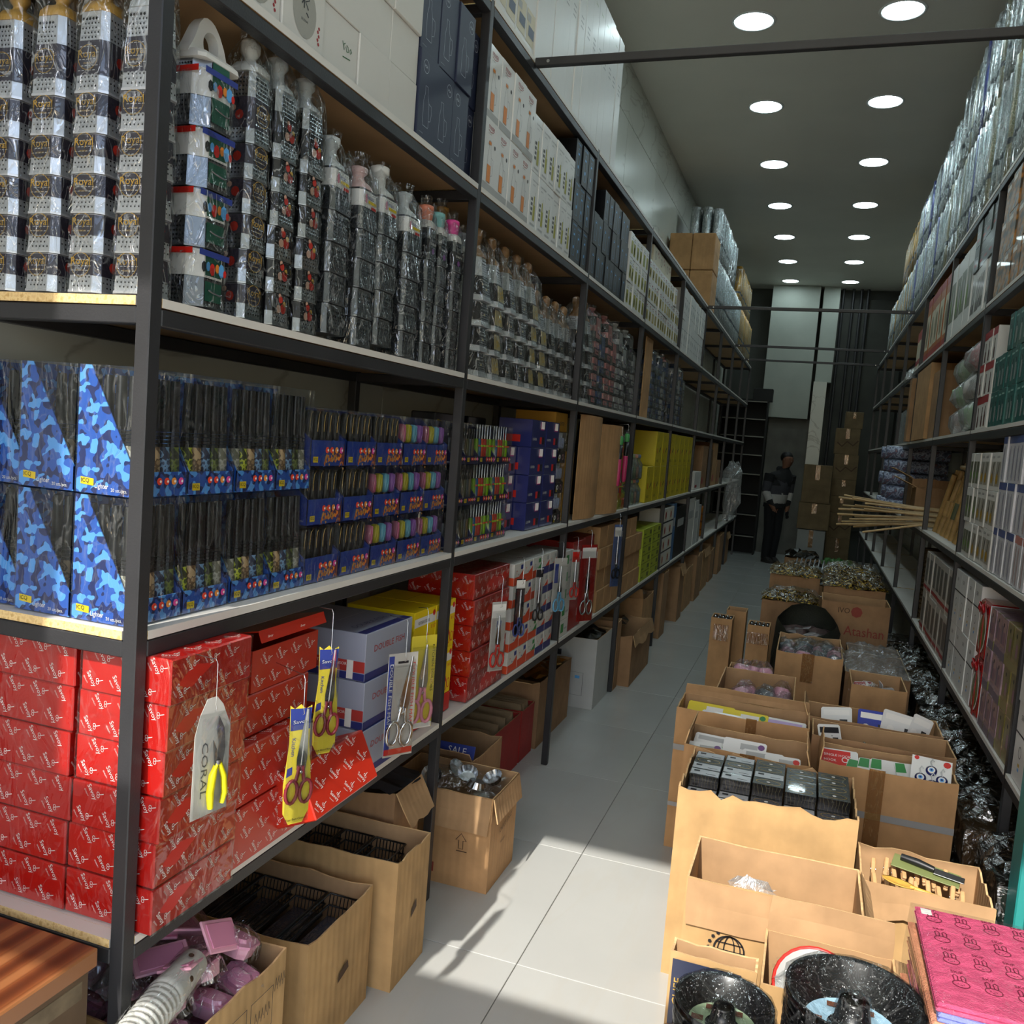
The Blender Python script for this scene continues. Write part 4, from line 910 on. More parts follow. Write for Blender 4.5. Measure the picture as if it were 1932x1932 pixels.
for c in range(2):
    for r in range(2): ob('yellow_scissor_carton', ym, None, (-.036, 2.495+.168*c, z0+.0635+r*.166), L90, label='yellow kitchen scissor carton, %s, %s' % (('lower', 'upper')[r], ('beside the grey cartons', 'partly behind the second post')[c]), cat='box', group='yellow scissor cartons')
# red boxes past the second post
sC = savoy_box(.38, .26, .0925); wC = wrap_mesh(.38, .26, .0925, 5, .001, SWRAP)
for r in range(5): box_thing('red_scissor_box', sC, -.004+.006*(r % 2), 2.915, z0+r*.0938, 'long red scissor box just past the second post, %s' % ('bottom', 'second up', 'third up', 'fourth up', 'top')[r], 'box', 'long red scissor boxes', wrap=wC)
# white boxes with red-orange or blue bases marked 7 inches
def sz(col):
    def f(b):
        w, h = .122, .09
        rect(b, .002, .001, w-.002, .034, 1); b.poly([(.06, F*2, .034), (w-.002, F*2, .034), (w-.002, F*2, .06)], 2); b.text('7"', (.03, F*2, .055), XR, UP, .014, 2, center=True); b.poly([(.05, F*2, .04), (.062, F*2, .04), (.056, F*2, .047)], 3)
        rect(b, .08, .062, .11, .08, 3)
        for e in (-.0006,): b.poly([(e, .2, .001), (e, 0, .001), (e, 0, .034), (e, .2, .034)], 1)
    return f
oM = pmesh('seven_inch_carton', .122, .2, .09, [WBOX, mat('vermilion_print', '#d24a26', .4), mat('vermilion_print', '#d24a26', .4), BLUE, GREYB], sz(0)); bM_ = pmesh('seven_inch_carton', .122, .2, .09, [WBOX, mat('navy_print', '#2c3270', .4), mat('vermilion_print', '#d24a26', .4), GREYB, GREYB], sz(1))
gM = pmesh('seven_inch_carton', .122, .2, .09, [WBOX, mat('vermilion_print', '#d24a26', .4), GREEN, GREEN, GREYB], sz(1))
for nm, me, ys_, nr in (('orange based', oM, (3.36, 3.484), 5), ('green marked', gM, (3.61,), 5), ('navy based', bM_, (3.735, 3.86, 3.972), 5)):
    for c, y in enumerate(ys_):
        for r in range(nr):
            if nm == 'navy based' and c == 2 and r == 4: continue
            ob('seven_inch_carton', me, None, (-.004 if c < 2 else -.036, y, z0+r*.0912), L90, label='white scissor carton, %s, %s in %s column' % (nm, ('bottom', 'second up', 'third up', 'fourth up', 'top')[r], ORD[c]), cat='box', group='white scissor cartons marked seven inches')
gl = pmesh('green_white_carton', .15, .2, .085, [WBOX, GREEN, GREYB], lambda b: (rect(b, .02, .02, .07, .065, 1), rect(b, .08, .03, .13, .04, 2)))
for r in range(5): ob('green_white_carton', gl, None, (-.004, 4.135, z0+r*.0862), L90, label='white carton with green square just past the third post, %s' % ('bottom', 'second up', 'third up', 'fourth up', 'top')[r], cat='box', group='green square cartons')
DRED = mat('dark_red_carton', '#8f1b18', .35, var=.1)
rb = pmesh('dark_red_carton', .26, .25, .46, [DRED, WHITE, GREYB], lambda b: (rect(b, .15, .36, .25, .4, 1), rect(b, .16, .2, .24, .24, 1), rect(b, .16, .06, .24, .1, 1)))
for c in range(2): ob('dark_red_carton', rb, None, (-.01-.02*c, 4.30+.265*c, z0), L90, label='tall dark red carton on the low shelf, %s of the pair' % ('first', 'second')[c], cat='box', group='tall dark red cartons')
bc = pmesh('small_brown_carton', .19, .2, .122, [CARD, CARD2]); 
for c, y in enumerate((4.90, 5.095, 5.29)):
    for r in range(4): ob('small_brown_carton', bc, None, (-.005-.01*(r % 2), y, z0+r*.1235), L90, label='small plain brown carton before the fourth post, %s in %s column' % (('bottom', 'second up', 'third up', 'top')[r], ORD[c]), cat='carton', group='small brown cartons')
for c, y in enumerate((5.60, 5.795, 5.99)):
    for r in range(4 if c < 2 else 3): ob('small_brown_carton', bc, None, (-.005-.01*(r % 2), y, z0+r*.1235), L90, label='small plain brown carton after the fourth post, %s in %s column' % (('bottom', 'second up', 'third up', 'top')[r], ORD[c]), cat='carton', group='small brown cartons')
LG = mat('acid_green_carton', '#a9b62c', .5, var=.08)
lg = pmesh('acid_green_carton', .36, .2, .062, [LG, mat('olive_dark_print', '#5d661c'), INK], lambda b: (rect(b, .03, .02, .10, .03, 1), rect(b, .24, .015, .32, .045, 1), rect(b, .0, .06, .36, .062, 2)))
for c, y in enumerate((6.24, 6.62)):
    for r in range(6): ob('acid_green_carton', lg, None, (-.004, y, z0+r*.0632), L90, label='flat acid green carton, %s in the %s stack' % (('bottom', 'second up', 'third up', 'fourth up', 'fifth up', 'top')[r], ('near', 'far')[c]), cat='box', group='acid green cartons')
whp = pmesh('picture_carton', .26, .2, .12, [WBOX, CREAM, REDB, INK], lambda b: (rect(b, .03, .02, .16, .1, 1), b.disc((.1, F*2, .06), .03, mi=2), rect(b, 0, .0, .26, .012, 3)))
for c in range(2):
    for r in range(4): ob('picture_carton', whp, None, (-.004, 7.08+.264*c, z0+r*.1212), L90, label='white cookware picture carton, %s in the %s stack' % (('bottom', 'second up', 'third up', 'top')[r], ORD[c]), cat='box', group='white picture cartons')
for i, (y, w, h, m, nm) in enumerate(((7.63, .16, .5, mat('azure_carton', '#3c6c9c', .4), 'azure'), (7.8, .62, .46, BLK, 'black film wrapped'), (8.56, .5, .5, WBOX, 'white'), (9.1, .3, .46, WBOX2, 'glossy white'), (9.45, .18, .4, GREYB, 'grey'))):
    ob('upright_carton', pmesh('upright_carton', w, .22, h, [m, GREYB], lambda b: rect(b, w*.2, h*.6, w*.8, h*.75, 1)), None, (-.01, y, z0), L90, label='upright %s carton deep along the low shelf' % nm, cat='box', group='upright cartons deep along the low shelf')
am = mat('amber_jar', '#b8701c', .3, coat=.4)
for r in range(4): ob('amber_jar', MB().lathe([(.07, 0), (.085, .01), (.085, .06), (.07, .07), (.06, .085)], 14).mesh('amber_jar', am), None, (-.12, 10.25, z0+r*.0865), label='round amber tub stacked deep on the low shelf, %s' % ('bottom', 'second', 'third', 'top')[r], cat='tub', group='amber tubs')

# ---------------- hanging scissors
CARDG = mat('silver_grey_card', '#b9b8b2', .35, .2); CARDY = mat('lemon_card', '#d7c43a', .45); CLEAR = film('clear_blister', gloss=.10, rough=.04, bump=.12, scale=14, cs_=.12)
CHR = mat('mirror_chrome', '#d5d7da', .08, 1)
def outline(b, pts, t, mi, y0=0):
    """flat plate with real thickness from a front outline (x, z)"""
    b.loft([[(x, y0, z) for x, z in pts], [(x, y0+t, z) for x, z in pts]], mi)
def scissors(handle_m, L=.2, s=1.0, tilt=0):
    """closed pair of scissors hanging point up; returns (blades, handles) meshes"""
    bl = MB(); k = s
    for sg in (-1, 1):
        outline(bl, [(0*k, .0), (sg*.010*k, .004*k), (sg*.012*k, .03*k), (sg*.002*k, L*.55), (0, L*.55)][::sg], .0016, 0, -.001*(sg+1))
    scissors.screw = MB().lathe([(.004*k, -.002), (.0045*k, -.004), (.003*k, -.0055)], 10).xf(Matrix.Rotation(R(-90), 4, 'X')).mesh('pivot_screw', STEEL)
    hd = MB()
    for sg in (-1, 1):
        p = [(sg*.004*k, -.002, .012*k), (sg*.009*k, -.002, -.018*k)]
        ring_ = []
        for a in range(15):
            q = math.pi/2+2*math.pi*a/14*(-sg); ring_.append((sg*(.017*k)+.014*k*math.cos(q)*1.0, -.002, -.045*k+.026*k*math.sin(q)))
        hd.tube(p+ring_, .0042*k, 6); 
    return bl.mesh('blades', CHR), hd.mesh('handles', handle_m), scissors.screw
def hook(b, h, reach=.05):
    b.tube([(0, reach, h+.004), (0, .012, h+.010), (0, .002, h+.012), (0, -.004, h+.004), (0, -.005, 0), (0, -.009, -.010), (0, -.002, -.014)], .0009, 5)
def hung(name, lab, cat, x, y, z, card, card_m, sc, blister=True, hook_h=.07, art=None, rz=L90-R(32), sz=1.12, tilt=0):
    """card with scissors, hung on a wire; origin at the top hole"""
    t = ob(name, None, None, (x, y, z), rz, rot=(0, R(tilt), rz), sc=(sz, sz, sz), label=lab, cat=cat, group='carded scissors hanging over the low shelf')
    b = MB(); outline(b, card, .0014, 0, .004)
    if art: art(b)
    ob('backing_card', b.mesh('backing_card', card_m), t)
    if sc:
        zc = sc[3]; bl_ = ob('blades', sc[0], t, (sc[4], 0, zc), rot=(0, R(sc[5]), 0)); ob('pivot_screw', sc[2], bl_); ob('handles', sc[1], t, (sc[4], 0, zc), rot=(0, R(sc[5]), 0))
    if blister:
        xs_ = [p[0] for p in card]; zs_ = [p[1] for p in card]; x0, x1, za, zb = min(xs_)+.004, max(xs_)-.004, min(zs_)+.004, max(zs_)-.03
        bb = MB().loft([[(x0, .0035, za), (x1, .0035, za), (x1, .0035, zb), (x0, .0035, zb)], [(x0+.004, -.008, za+.004), (x1-.004, -.008, za+.004), (x1-.004, -.008, zb-.004), (x0+.004, -.008, zb-.004)]], 0, False, True)
        ob('clear_blister', bb.mesh('clear_blister', CLEAR), t)
    if hook_h:
        hb = MB(); hook(hb, hook_h, (x+.004)/1.12); ob('wire_hook', hb.mesh('wire_hook', STEEL), t)
    return t
# yellow-handled pruner on its card, by the corner post
pr_card = [(-.038, -.225), (.038, -.215), (.040, -.05), (.022, -.005), (.008, .012), (-.012, .010), (-.026, -.02), (-.036, -.06)]
def pr_art(b): b.text('CORAL', (-.020, .0035, -.075), (0, 0, -1), (1, 0, 0), .013, 1, width=.11)
pt_ = hung('pruning_shears', 'yellow-handled pruning shears on a silver card hanging at the corner post', 'pruning shears', .115, 1.318, 1.075, pr_card, [CARDG, mat('dark_grey_print', '#4a4a4c')], None, hook_h=.075, art=pr_art, rz=L90-R(20), sz=.95)
b = MB(); outline(b, [(.010, -.12), (.020, -.125), (.026, -.09), (.022, -.05), (.010, -.025), (.006, -.05), (.012, -.08)], .003, 0, -.004); outline(b, [(.002, -.12), (.012, -.125), (.006, -.09), (-.002, -.07)], .003, 0, -.007); b.lathe([(.006, -.004), (.006, .004)], 12, (.010, -.004, -.115), 0)
ob('blades', b.mesh('blades', DSTEEL), pt_)
b = MB(); b.tube([(.008, -.004, -.118), (.0, -.005, -.14), (-.004, -.005, -.175), (-.002, -.005, -.205)], [.005, .0075, .008, .006], 8); b.tube([(.014, -.004, -.118), (.024, -.005, -.145), (.028, -.005, -.18), (.022, -.005, -.20)], [.005, .006, .0065, .005], 8)
ob('handles', b.mesh('handles', mat('signal_yellow_plastic', '#e8dc10', .4)), pt_)
# two blue-topped lemon cards
sv_card = [(-.026, -.205), (-.014, -.228), (.014, -.228), (.026, -.205), (.028, -.15), (.020, -.07), (.022, .0), (.010, -.006), (0, .004), (-.012, -.004), (-.022, .004), (-.020, -.07), (-.028, -.15)]
def sv_art(b):
    b.poly([(-.020, .0036, -.045), (.020, .0036, -.045), (.022, .0036, -.004), (0, .0036, -.004), (-.022, .0036, -.002)], 1); b.text('Savoy', (0, .0032, -.030), XR, UP, .009, 2, width=.030, center=True)
    b.text('Kitchen', (-.016, .0034, -.06), (0, 0, -1), XR, .008, 1); b.poly([(-.024, .0036, -.135), (-.012, .0036, -.130), (-.012, .0036, -.115), (-.022, .0036, -.118)], 1); b.text('Your Best Choice', (0, .0034, -.219), XR, UP, .004, 3, center=True)
mar = mat('maroon_plastic', '#7a1f2c', .35); scm = scissors(mar, .22, .85)
hung('kitchen_scissors', 'maroon kitchen scissors on a lemon card hanging lowest beside the corner stack', 'scissors', .135, 1.585, 1.000, sv_card, [CARDY, BLUE, WHITE, INK], scm+(-.125, .003, 4), art=sv_art, hook_h=.05)
hung('kitchen_scissors', 'maroon kitchen scissors on a lemon card beside the grey cartons', 'scissors', .075, 1.79, 1.075, sv_card, [CARDY, BLUE, WHITE, INK], scm+(-.125, .003, 4), art=sv_art, hook_h=.07)
# chrome tailor scissors in a clear pack
tl_card = [(-.042, -.255), (.042, -.255), (.042, .006), (-.042, .006)]
def tl_art(b): b.poly([(-.041, .0036, -.25), (-.026, .0036, -.25), (-.026, .0036, 0), (-.041, .0036, 0)], 1); b.text('DOUBLE FISH MAN', (-.037, .0032, -.02), (0, 0, -1), XR, .009, 2, width=.16); b.text('DOUBLE FISH MAN', (.027, .0034, -.02), (0, 0, -1), XR, .009, 3, width=.16); rect(b, -.04, -.25, .04, -.235, 3, .0035); rect(b, -.015, -.02, .015, -.014, 4, .0035)
hung('tailor_scissors', 'chrome tailor scissors in a clear grey pack hanging before the grey cartons', 'scissors', .085, 2.18, .975, tl_card, [CARDG, BLUE, WHITE, mat('bright_red_print', '#cf2a22', .4), INK], scissors(CHR, .26, 1.15)+(-.145, .004, 8), art=tl_art, hook_h=.08)
pk_card = [(-.040, -.25), (.040, -.25), (.040, .006), (-.040, .006)]
def pk_art(b): b.text('KITCHEN SCISSORS', (.028, .0034, -.02), (0, 0, -1), XR, .007, 1, width=.13); b.text('Perfect', (-.036, .0034, -.05), (0, 0, -1), XR, .010, 1); rect(b, -.038, -.25, .038, -.235, 2, .0036)
hung('kitchen_scissors', 'pink-handled kitchen scissors on a yellow card before the yellow cartons', 'scissors', .045, 2.405, .975, pk_card, [CARDY, INK, WHITE], scissors(PINK, .24, 1.15)+(-.15, .0, 3), art=pk_art, hook_h=0.07)
cl_card = [(-.030, -.23), (.030, -.23), (.030, .004), (-.030, .004)]
def cl_art(b): rect(b, -.028, -.05, .028, -.004, 1, .0036); rect(b, -.006, -.14, .012, -.06, 2, .0036)
hung('office_scissors', 'red and grey handled scissors in a clear pack before the long red boxes', 'scissors', .05, 3.06, .98, cl_card, [CARDG, WHITE, BLUE], scissors(RED, .2, .9)+(-.15, 0, 0), art=cl_art, hook_h=.08)
hung('office_scissors', 'dark scissors with blue bows hanging between long red and white boxes', 'scissors', .04, 3.33, 1.03, [(-.02, -.2), (.02, -.2), (.02, .004), (-.02, .004)], [VEG, WHITE, CARDG], scissors(mat('denim_plastic', '#3a4a86', .4), .2, .8)+(-.145, 0, 0), art=lambda b: rect(b, -.02, -.03, .02, .0, 1, .0036), hook_h=.07)
hung('office_scissors', 'black scissors on a narrow card before the orange based cartons', 'scissors', .035, 3.60, 1.04, [(-.018, -.2), (.018, -.2), (.018, .004), (-.018, .004)], [GREYB, WHITE, INK], scissors(BLKP, .2, .8)+(-.14, 0, 0), art=lambda b: rect(b, -.018, -.03, .018, .0, 2, .0036), hook_h=.07)
hung('office_scissors', 'light blue handled scissors in a clear pack before the navy based cartons', 'scissors', .035, 3.93, 1.05, [(-.036, -.22), (.036, -.22), (.036, .004), (-.036, .004)], [CARDG, BLUE, WHITE], scissors(mat('baby_blue_plastic', '#6db4dc', .4), .22, .95)+(-.15, 0, 0), art=lambda b: rect(b, -.03, -.1, -.01, -.02, 1, .0036), hook_h=.06)
hung('office_scissors', 'red and white scissors in a narrow pack before the green square cartons', 'scissors', .03, 4.22, 1.06, [(-.022, -.22), (.022, -.22), (.022, .004), (-.022, .004)], [CARDG, RED, WHITE], scissors(RED, .2, .8)+(-.15, 0, 0), art=lambda b: rect(b, -.02, -.05, .02, -.005, 1, .0036), hook_h=.05)
hung('long_shears', 'long steel shears in a clear pack before the dark red cartons', 'scissors', .03, 4.5, 1.06, [(-.05, -.36), (.05, -.36), (.05, .004), (-.05, .004)], [DRED, WHITE, GREYB], scissors(STEEL, .34, 1.2)+(-.24, 0, 0), art=lambda b: rect(b, -.045, -.06, .045, -.01, 1, .0036), hook_h=.06)
hung('long_shears', 'slim blue shears hanging before the small brown cartons', 'scissors', .035, 5.17, 1.12, [(-.03, -.33), (.03, -.33), (.03, .004), (-.03, .004)], [mat('steel_blue_card', '#4a5f8c', .4), WHITE, GREYB], scissors(BLKP, .3, .9)+(-.22, 0, 0), art=lambda b: rect(b, -.025, -.06, .025, -.01, 1, .0036), hook_h=.05)
# ------------------------------------------------------------------ rest of the lighter shelf
z1 = LEV[1]+.0012
PURB = mat('indigo_carton', '#232a66', .3, var=.1, vscale=10, coat=.4); MAG = mat('magenta_print', '#c03a8c', .4)
def p_ind(b):
    rect(b, .115, .015, .145, .045, 2); rect(b, .15, .015, .18, .045, 3); b.text('LIGHTER', (.015, F, .03), XR, UP, .010, 4); rect(b, .12, .075, .17, .11, 1)
    for k in range(4): b.tube([(.125+.012*k, -.003, .08), (.125+.012*k, -.003, .112)], .002, 5, 4)
    b.poly([(-.0006, .13, .02), (-.0006, .05, .02), (-.0006, .05, .05), (-.0006, .13, .05)], 2)
ip = pmesh('indigo_lighter_carton', .2, .15, .117, [PURB, MAG, RED, INK, WHITE], p_ind)
for c, y in enumerate((3.335, 3.545, 3.755)):
    for r in range(4):
        if c == 0 and r == 3: continue
        ob('indigo_lighter_carton', ip, None, (-.036-(.06 if c == 0 else 0), y, z1+r*.1182), L90, label='indigo lighter carton past the neon lighters, %s in %s column' % (('bottom', 'second up', 'third up', 'top')[r], ORD[c]), cat='box', group='indigo lighter cartons')
te = tray('lighter_display_box', .13, .11, .142, .05, BLK, icons=False, side_print=False); we = wrap_mesh(.13, .11, .142)
PALE = [(lt_cap(mat('pale_blue_cap_plastic', '#a9b4d2', .35)), 'pale blue')]
eye = MB().disc((.03, F*3, .028), .016, n=14, mi=0, ry=.011).disc((.03, F*4, .028), .007, n=10, mi=1).ring((.085, F*3, .028), .011, .003, mi=2, n=14).mesh('eye_print', [WHITE, INK, mat('rose_print', '#c48a98', .4)])
for r in range(3):
    t = ob('lighter_display_box', None, None, (-.036, 3.962, z1+r*.1436), L90, label='black display box with eye print before the third post, %s' % ('lower', 'middle', 'upper')[r], cat='display box', group='lighter display boxes')
    ob('tray', te, t); ob('eye_print', eye, t); ob('shrink_wrap', we, t)
    for k in range(6):
        o = ob('lighter', None, None, (-.036-.022, 3.962+.012+.021*k, z1+r*.1436+.003), L90, label='pale blue lighter, %s in the %s eye-print box' % (ORD[k], ('lower', 'middle', 'upper')[r]), cat='lighter', group='lighters in display boxes'); ob('handle', PALE[0][0], o); ob('barrel', chrome_rod, o)
# ochre and brown cartons with hanging pen lights
ob('ochre_carton', pmesh('ochre_carton', .2, .2, .09, [mat('ochre_board', '#b98a2c', .6, var=.1), INK], lambda b: b.text('LIGHTER', (.05, F, .03), XR, UP, .018, 1)), None, (-.06, 3.97, z1+.433), L90, label='flat ochre carton lying on top of the eye-print boxes', cat='box')
def leaf(nm, lab, y, w, h, bow, x=-.02):
    b = MB(); rs = []
    for i in range(9):
        u = i/8; xx = w*u; yy = -bow*math.sin(math.pi*u); rs.append([(xx, yy, 0), (xx, yy, h), (xx, yy+.005, h), (xx, yy+.005, 0)])
    b.loft(rs, 0); ob(nm, b.mesh(nm, CARD), None, (x, y, z1), L90, label=lab, cat='cardboard sheet', group='bent cardboard leaves')
ob('ochre_lighter_carton', pmesh('ochre_lighter_carton', .1, .12, .34, [mat('ochre_board', '#b98a2c'), INK, CARD], lambda b: (b.text('JUST FIRE', (.01, F, .16), XR, UP, .018, 1, width=.08), b.text('JUST FIRE', (.01, F, .03), XR, UP, .018, 1, width=.08))), None, (-.036, 4.16, z1), L90, label='ochre lighter carton between the third post and bent cardboard', cat='box')
leaf('bent_cardboard', 'tall bowed brown cardboard leaf just past the third post', 4.28, .46, .53, .03)
leaf('bent_cardboard', 'lower bowed brown cardboard leaf with pen lights hanging before it', 4.76, .5, .5, .05)
ob('dark_toy_bundle', MB().loft([rrect(.1, .08, 0), rrect(.15, .12, .15), rrect(.13, .1, .32), rrect(.05, .05, .5)], 0, smooth=True).jitter(.008, 4).mesh('dark_toy_bundle', [mat('black_bag_sheen', '#151712', .25, coat=.3)]), None, (-.11, 4.70, z1), L90, label='dark wrapped bundle squeezed between the bent cardboard leaves', cat='bundle')
for i, (y, z) in enumerate(((5.02, 1.66), (5.19, 1.68))):
    t = ob('pen_light', None, None, (.03, y, z), L90, label='pink and green pen light hanging on a wire, %s of two' % ORD[i], cat='pen light', group='hanging pen lights')
    ob('barrel', MB().lathe([(.012, -.06), (.014, -.03), (.014, -.13), (.012, -.145)][::-1], 10).mesh('barrel', BLKP), t); ob('cap', MB().lathe([(.012, -.065), (.015, -.06), (.015, -.02), (.008, -.012)], 10).mesh('cap', GREEN), t)
    ob('grip', MB().lathe([(.008, -.30), (.015, -.285), (.015, -.15), (.012, -.146)], 10).mesh('grip', mat('raspberry_print', '#b23060', .4)), t)
    hb = MB(); hook(hb, .03, .06); ob('wire_hook', hb.mesh('wire_hook', STEEL), t)
RAIN = ramp_mat('rainbow_flame_print', [(0, '#1c4f9a'), (.35, '#2f9a4a'), (.48, '#d8cf2a'), (.56, '#e06a22'), (.66, '#b8222c')], 7, .35, const=False, detail=2)
tr_ = tray('lighter_display_box', .19, .16, .24, .10, RAIN, side_print=False); wr_ = wrap_mesh(.19, .16, .24)
for r in range(2):
    t = ob('lighter_display_box', None, None, (-.01, 5.27, z1+r*.244), L90, label='rainbow flame display box beside the fourth post, %s' % ('lower', 'upper')[r], cat='display box', group='lighter display boxes'); ob('tray', tr_, t); ob('shrink_wrap', wr_, t)
    for k in range(5):
        me, nm = NEON[(k+r) % 5]; o = ob('lighter', None, None, (-.01-.02, 5.27+.02+.036*k, z1+r*.244+.075), L90, label='%s handled lighter, %s in the %s rainbow box' % (nm, ORD[k], ('lower', 'upper')[r]), cat='lighter', group='lighters in display boxes'); ob('handle', me, o); ob('barrel', chrome_rod, o)
# glass jars, yellow hook cartons and far cartons
GLASSY = film('jar_plastic', '#e2ecea', gloss=.18, rough=.05, bump=.2, scale=10, body=.05)
jar = MB().lathe([(.045, 0), (.05, .01), (.05, .10), (.03, .13), (.03, .15)], 12).mesh('jar_glass', GLASSY); jl = MB().lathe([(.034, .145), (.034, .165), (.02, .168)], 12)
for i in range(10):
    y = 5.62+.105*(i % 5); zz = z1+.17*(i//5)
    col = ('#d8b23a', '#b9bcc0', '#8a9a70', '#c48a70', '#6a7a8a')[i % 5]
    t = ob('plastic_jar', None, None, (-.07, y, zz), label='clear wrapped jar after the fourth post, %s, %s along' % (('lower layer', 'upper layer')[i//5], ORD[i % 5]), cat='jar', group='clear jars'); ob('jar_glass', jar, t); ob('lid', MB().lathe([(.034, .145), (.034, .165), (.02, .168)], 12).mesh('lid', mat('jar_lid_'+col[1:], col, .4)), t)
    ob('fill', MB().lathe([(.03, .005), (.044, .012), (.044, .08), (.02, .095)], 10).mesh('fill', mat('jar_fill_'+col[1:], col, .6, var=.3, vscale=60)), t)
YC = mat('chrome_yellow_carton', '#c8b418', .45, var=.06)
yc = pmesh('yellow_hook_carton', .26, .2, .255, [YC, INK, RED, YEL], lambda b: (b.stroke([(.06, .2), (.09, .23), (.1, .2), (.07, .18)], .004, (0, F, 0), XR, UP, 1, True), b.poly([(.05, F, .10), (.07, F, .09), (.08, F, .13), (.06, F, .14)], 2), b.poly([(.15, F, .1), (.2, F, .13), (.19, F, .145), (.14, F, .11)], 1), b.text('HOOK', (.05, F, .03), XR, UP, .02, 1)))
for c, y in enumerate((6.18, 6.46, 6.74, 7.08, 7.35, 7.62, 7.89, 8.17)):
    for r in range(2):
        if c < 1 and r == 1: continue
        ob('yellow_hook_carton', yc, None, (-.01, y, z1+r*.2565), L90, label='chrome yellow carton on the lighter shelf, %s, %s along' % (('lower', 'upper')[r], ORD[c]), cat='box', group='chrome yellow cartons')
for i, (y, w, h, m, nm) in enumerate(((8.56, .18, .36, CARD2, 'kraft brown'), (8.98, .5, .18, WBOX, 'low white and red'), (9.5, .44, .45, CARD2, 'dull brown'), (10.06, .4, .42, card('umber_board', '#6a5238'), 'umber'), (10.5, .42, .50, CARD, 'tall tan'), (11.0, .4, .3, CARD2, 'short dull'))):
    ob('far_carton', pmesh('far_carton', w, .26, h, [m, REDB, GREYB], lambda b: rect(b, w*.1, h*.1, w*.4, h*.25, 1)), None, (-.03, y, z1), L90, label='%s carton deep on the lighter shelf' % nm, cat='carton', group='cartons deep on the lighter shelf')
cone = MB().loft([rrect(.14, .12, 0), rrect(.24, .2, .2), rrect(.2, .2, .45), rrect(.26, .22, .62), rrect(.1, .1, .75)], 0, smooth=False).jitter(.04, 8)
ob('hanging_plastic_bundle', cone.mesh('hanging_plastic_bundle', HAZY), None, (.06, 12.3, .72), label='white crumpled plastic bundle hanging at the far end of the rack', cat='bundle')
# dark packs at the back over the neon lighters
for i, (y, w) in enumerate(((3.0, .28), (3.33, .2))):
    b = MB().box(0, 0, 0, w, .1, .24, 0, .004)
    for k in range(3): b.poly([(.02, F, .19-.055*k), (w*.9, F, .16-.05*k), (w*.9, F, .185-.05*k), (.02, F, .215-.055*k)], 1)
    ob('striped_dark_pack', b.mesh('striped_dark_pack', [mat('night_pack', '#181c26', .3, coat=.3), LIME if i else YEL]), None, (-.24, y, z1+.0012+3*.1436-.21), L90, label='dark pack with yellow stripes behind the neon lighters, %s' % ('broad', 'narrow')[i], cat='pack', group='striped dark packs')
# ------------------------------------------------------------------ open cartons
EDGE = mat('torn_board_edge', '#cda878', .85, var=.2, vscale=60)
def carton_mesh(w, d, h, out=CARD, inn=CARD_IN, t=.005, torn=.004, seg=7, seed=0, bow=.004):
    rg = random.Random(seed); P = []
    for (xa, ya, xb, yb) in ((0, 0, w, 0), (w, 0, w, d), (w, d, 0, d), (0, d, 0, 0)):
        for i in range(seg):
            u = i/seg; bo = math.sin(math.pi*u)*rg.uniform(.2, 1)*bow; nx, ny = (yb-ya), -(xb-xa); l = math.hypot(nx, ny) or 1
            P.append((xa+(xb-xa)*u, ya+(yb-ya)*u, nx/l*bo, ny/l*bo))
    zt = [h-rg.uniform(0, torn)*(1 if i % seg else .3) for i in range(len(P))]
    ins = lambda x, y: (min(max(x, t), w-t), min(max(y, t), d-t))
    b = MB()
    R0 = [(x, y, 0) for x, y, a, c in P]; Rm = [(x+a, y+c, h*.55) for x, y, a, c in P]; R1 = [(x, y, z) for (x, y, a, c), z in zip(P, zt)]
    I1 = [ins(x, y)+(z-.0008,) for (x, y, a, c), z in zip(P, zt)]; I0 = [ins(x, y)+(t,) for x, y, a, c in P]
    b.loft([R0, Rm, R1], 0, True, False); b.loft([R1, I1], 2, False, False); b.loft([I1, I0], 1, False, True)
    return b.mesh('carton_body', [out, inn, EDGE])
def flap_mesh(w, L, t=.004, seed=0, torn=.004, out=CARD, inn=CARD_IN):
    """hinged at local x axis, lying along +z; outer face towards -y"""
    rg = random.Random(seed); n = 6; top = [L-rg.uniform(0, torn) for _ in range(n+1)]
    f = [(w*i/n, 0, 0) for i in range(n+1)]; g_ = [(w*i/n, -.004*math.sin(math.pi*i/n), top[i]*.5) for i in range(n+1)]; h = [(w*i/n+(.004 if i == 0 else -.004 if i == n else 0), 0, top[i]) for i in range(n+1)]
    bk = lambda r: [(x, y+t, z) for x, y, z in r]
    b = MB().loft([f, g_, h], 0, False, False, closed=False); b.loft([bk(h), bk(g_), bk(f)], 1, False, False, closed=False); b.loft([h, bk(h)], 2, False, False, closed=False)
    for i in (0, n): b.poly([f[i], g_[i], h[i], bk(h)[i], bk(g_)[i], bk(f)[i]], 2)
    return b.mesh('flap', [out, inn, EDGE])
_CN = [0]
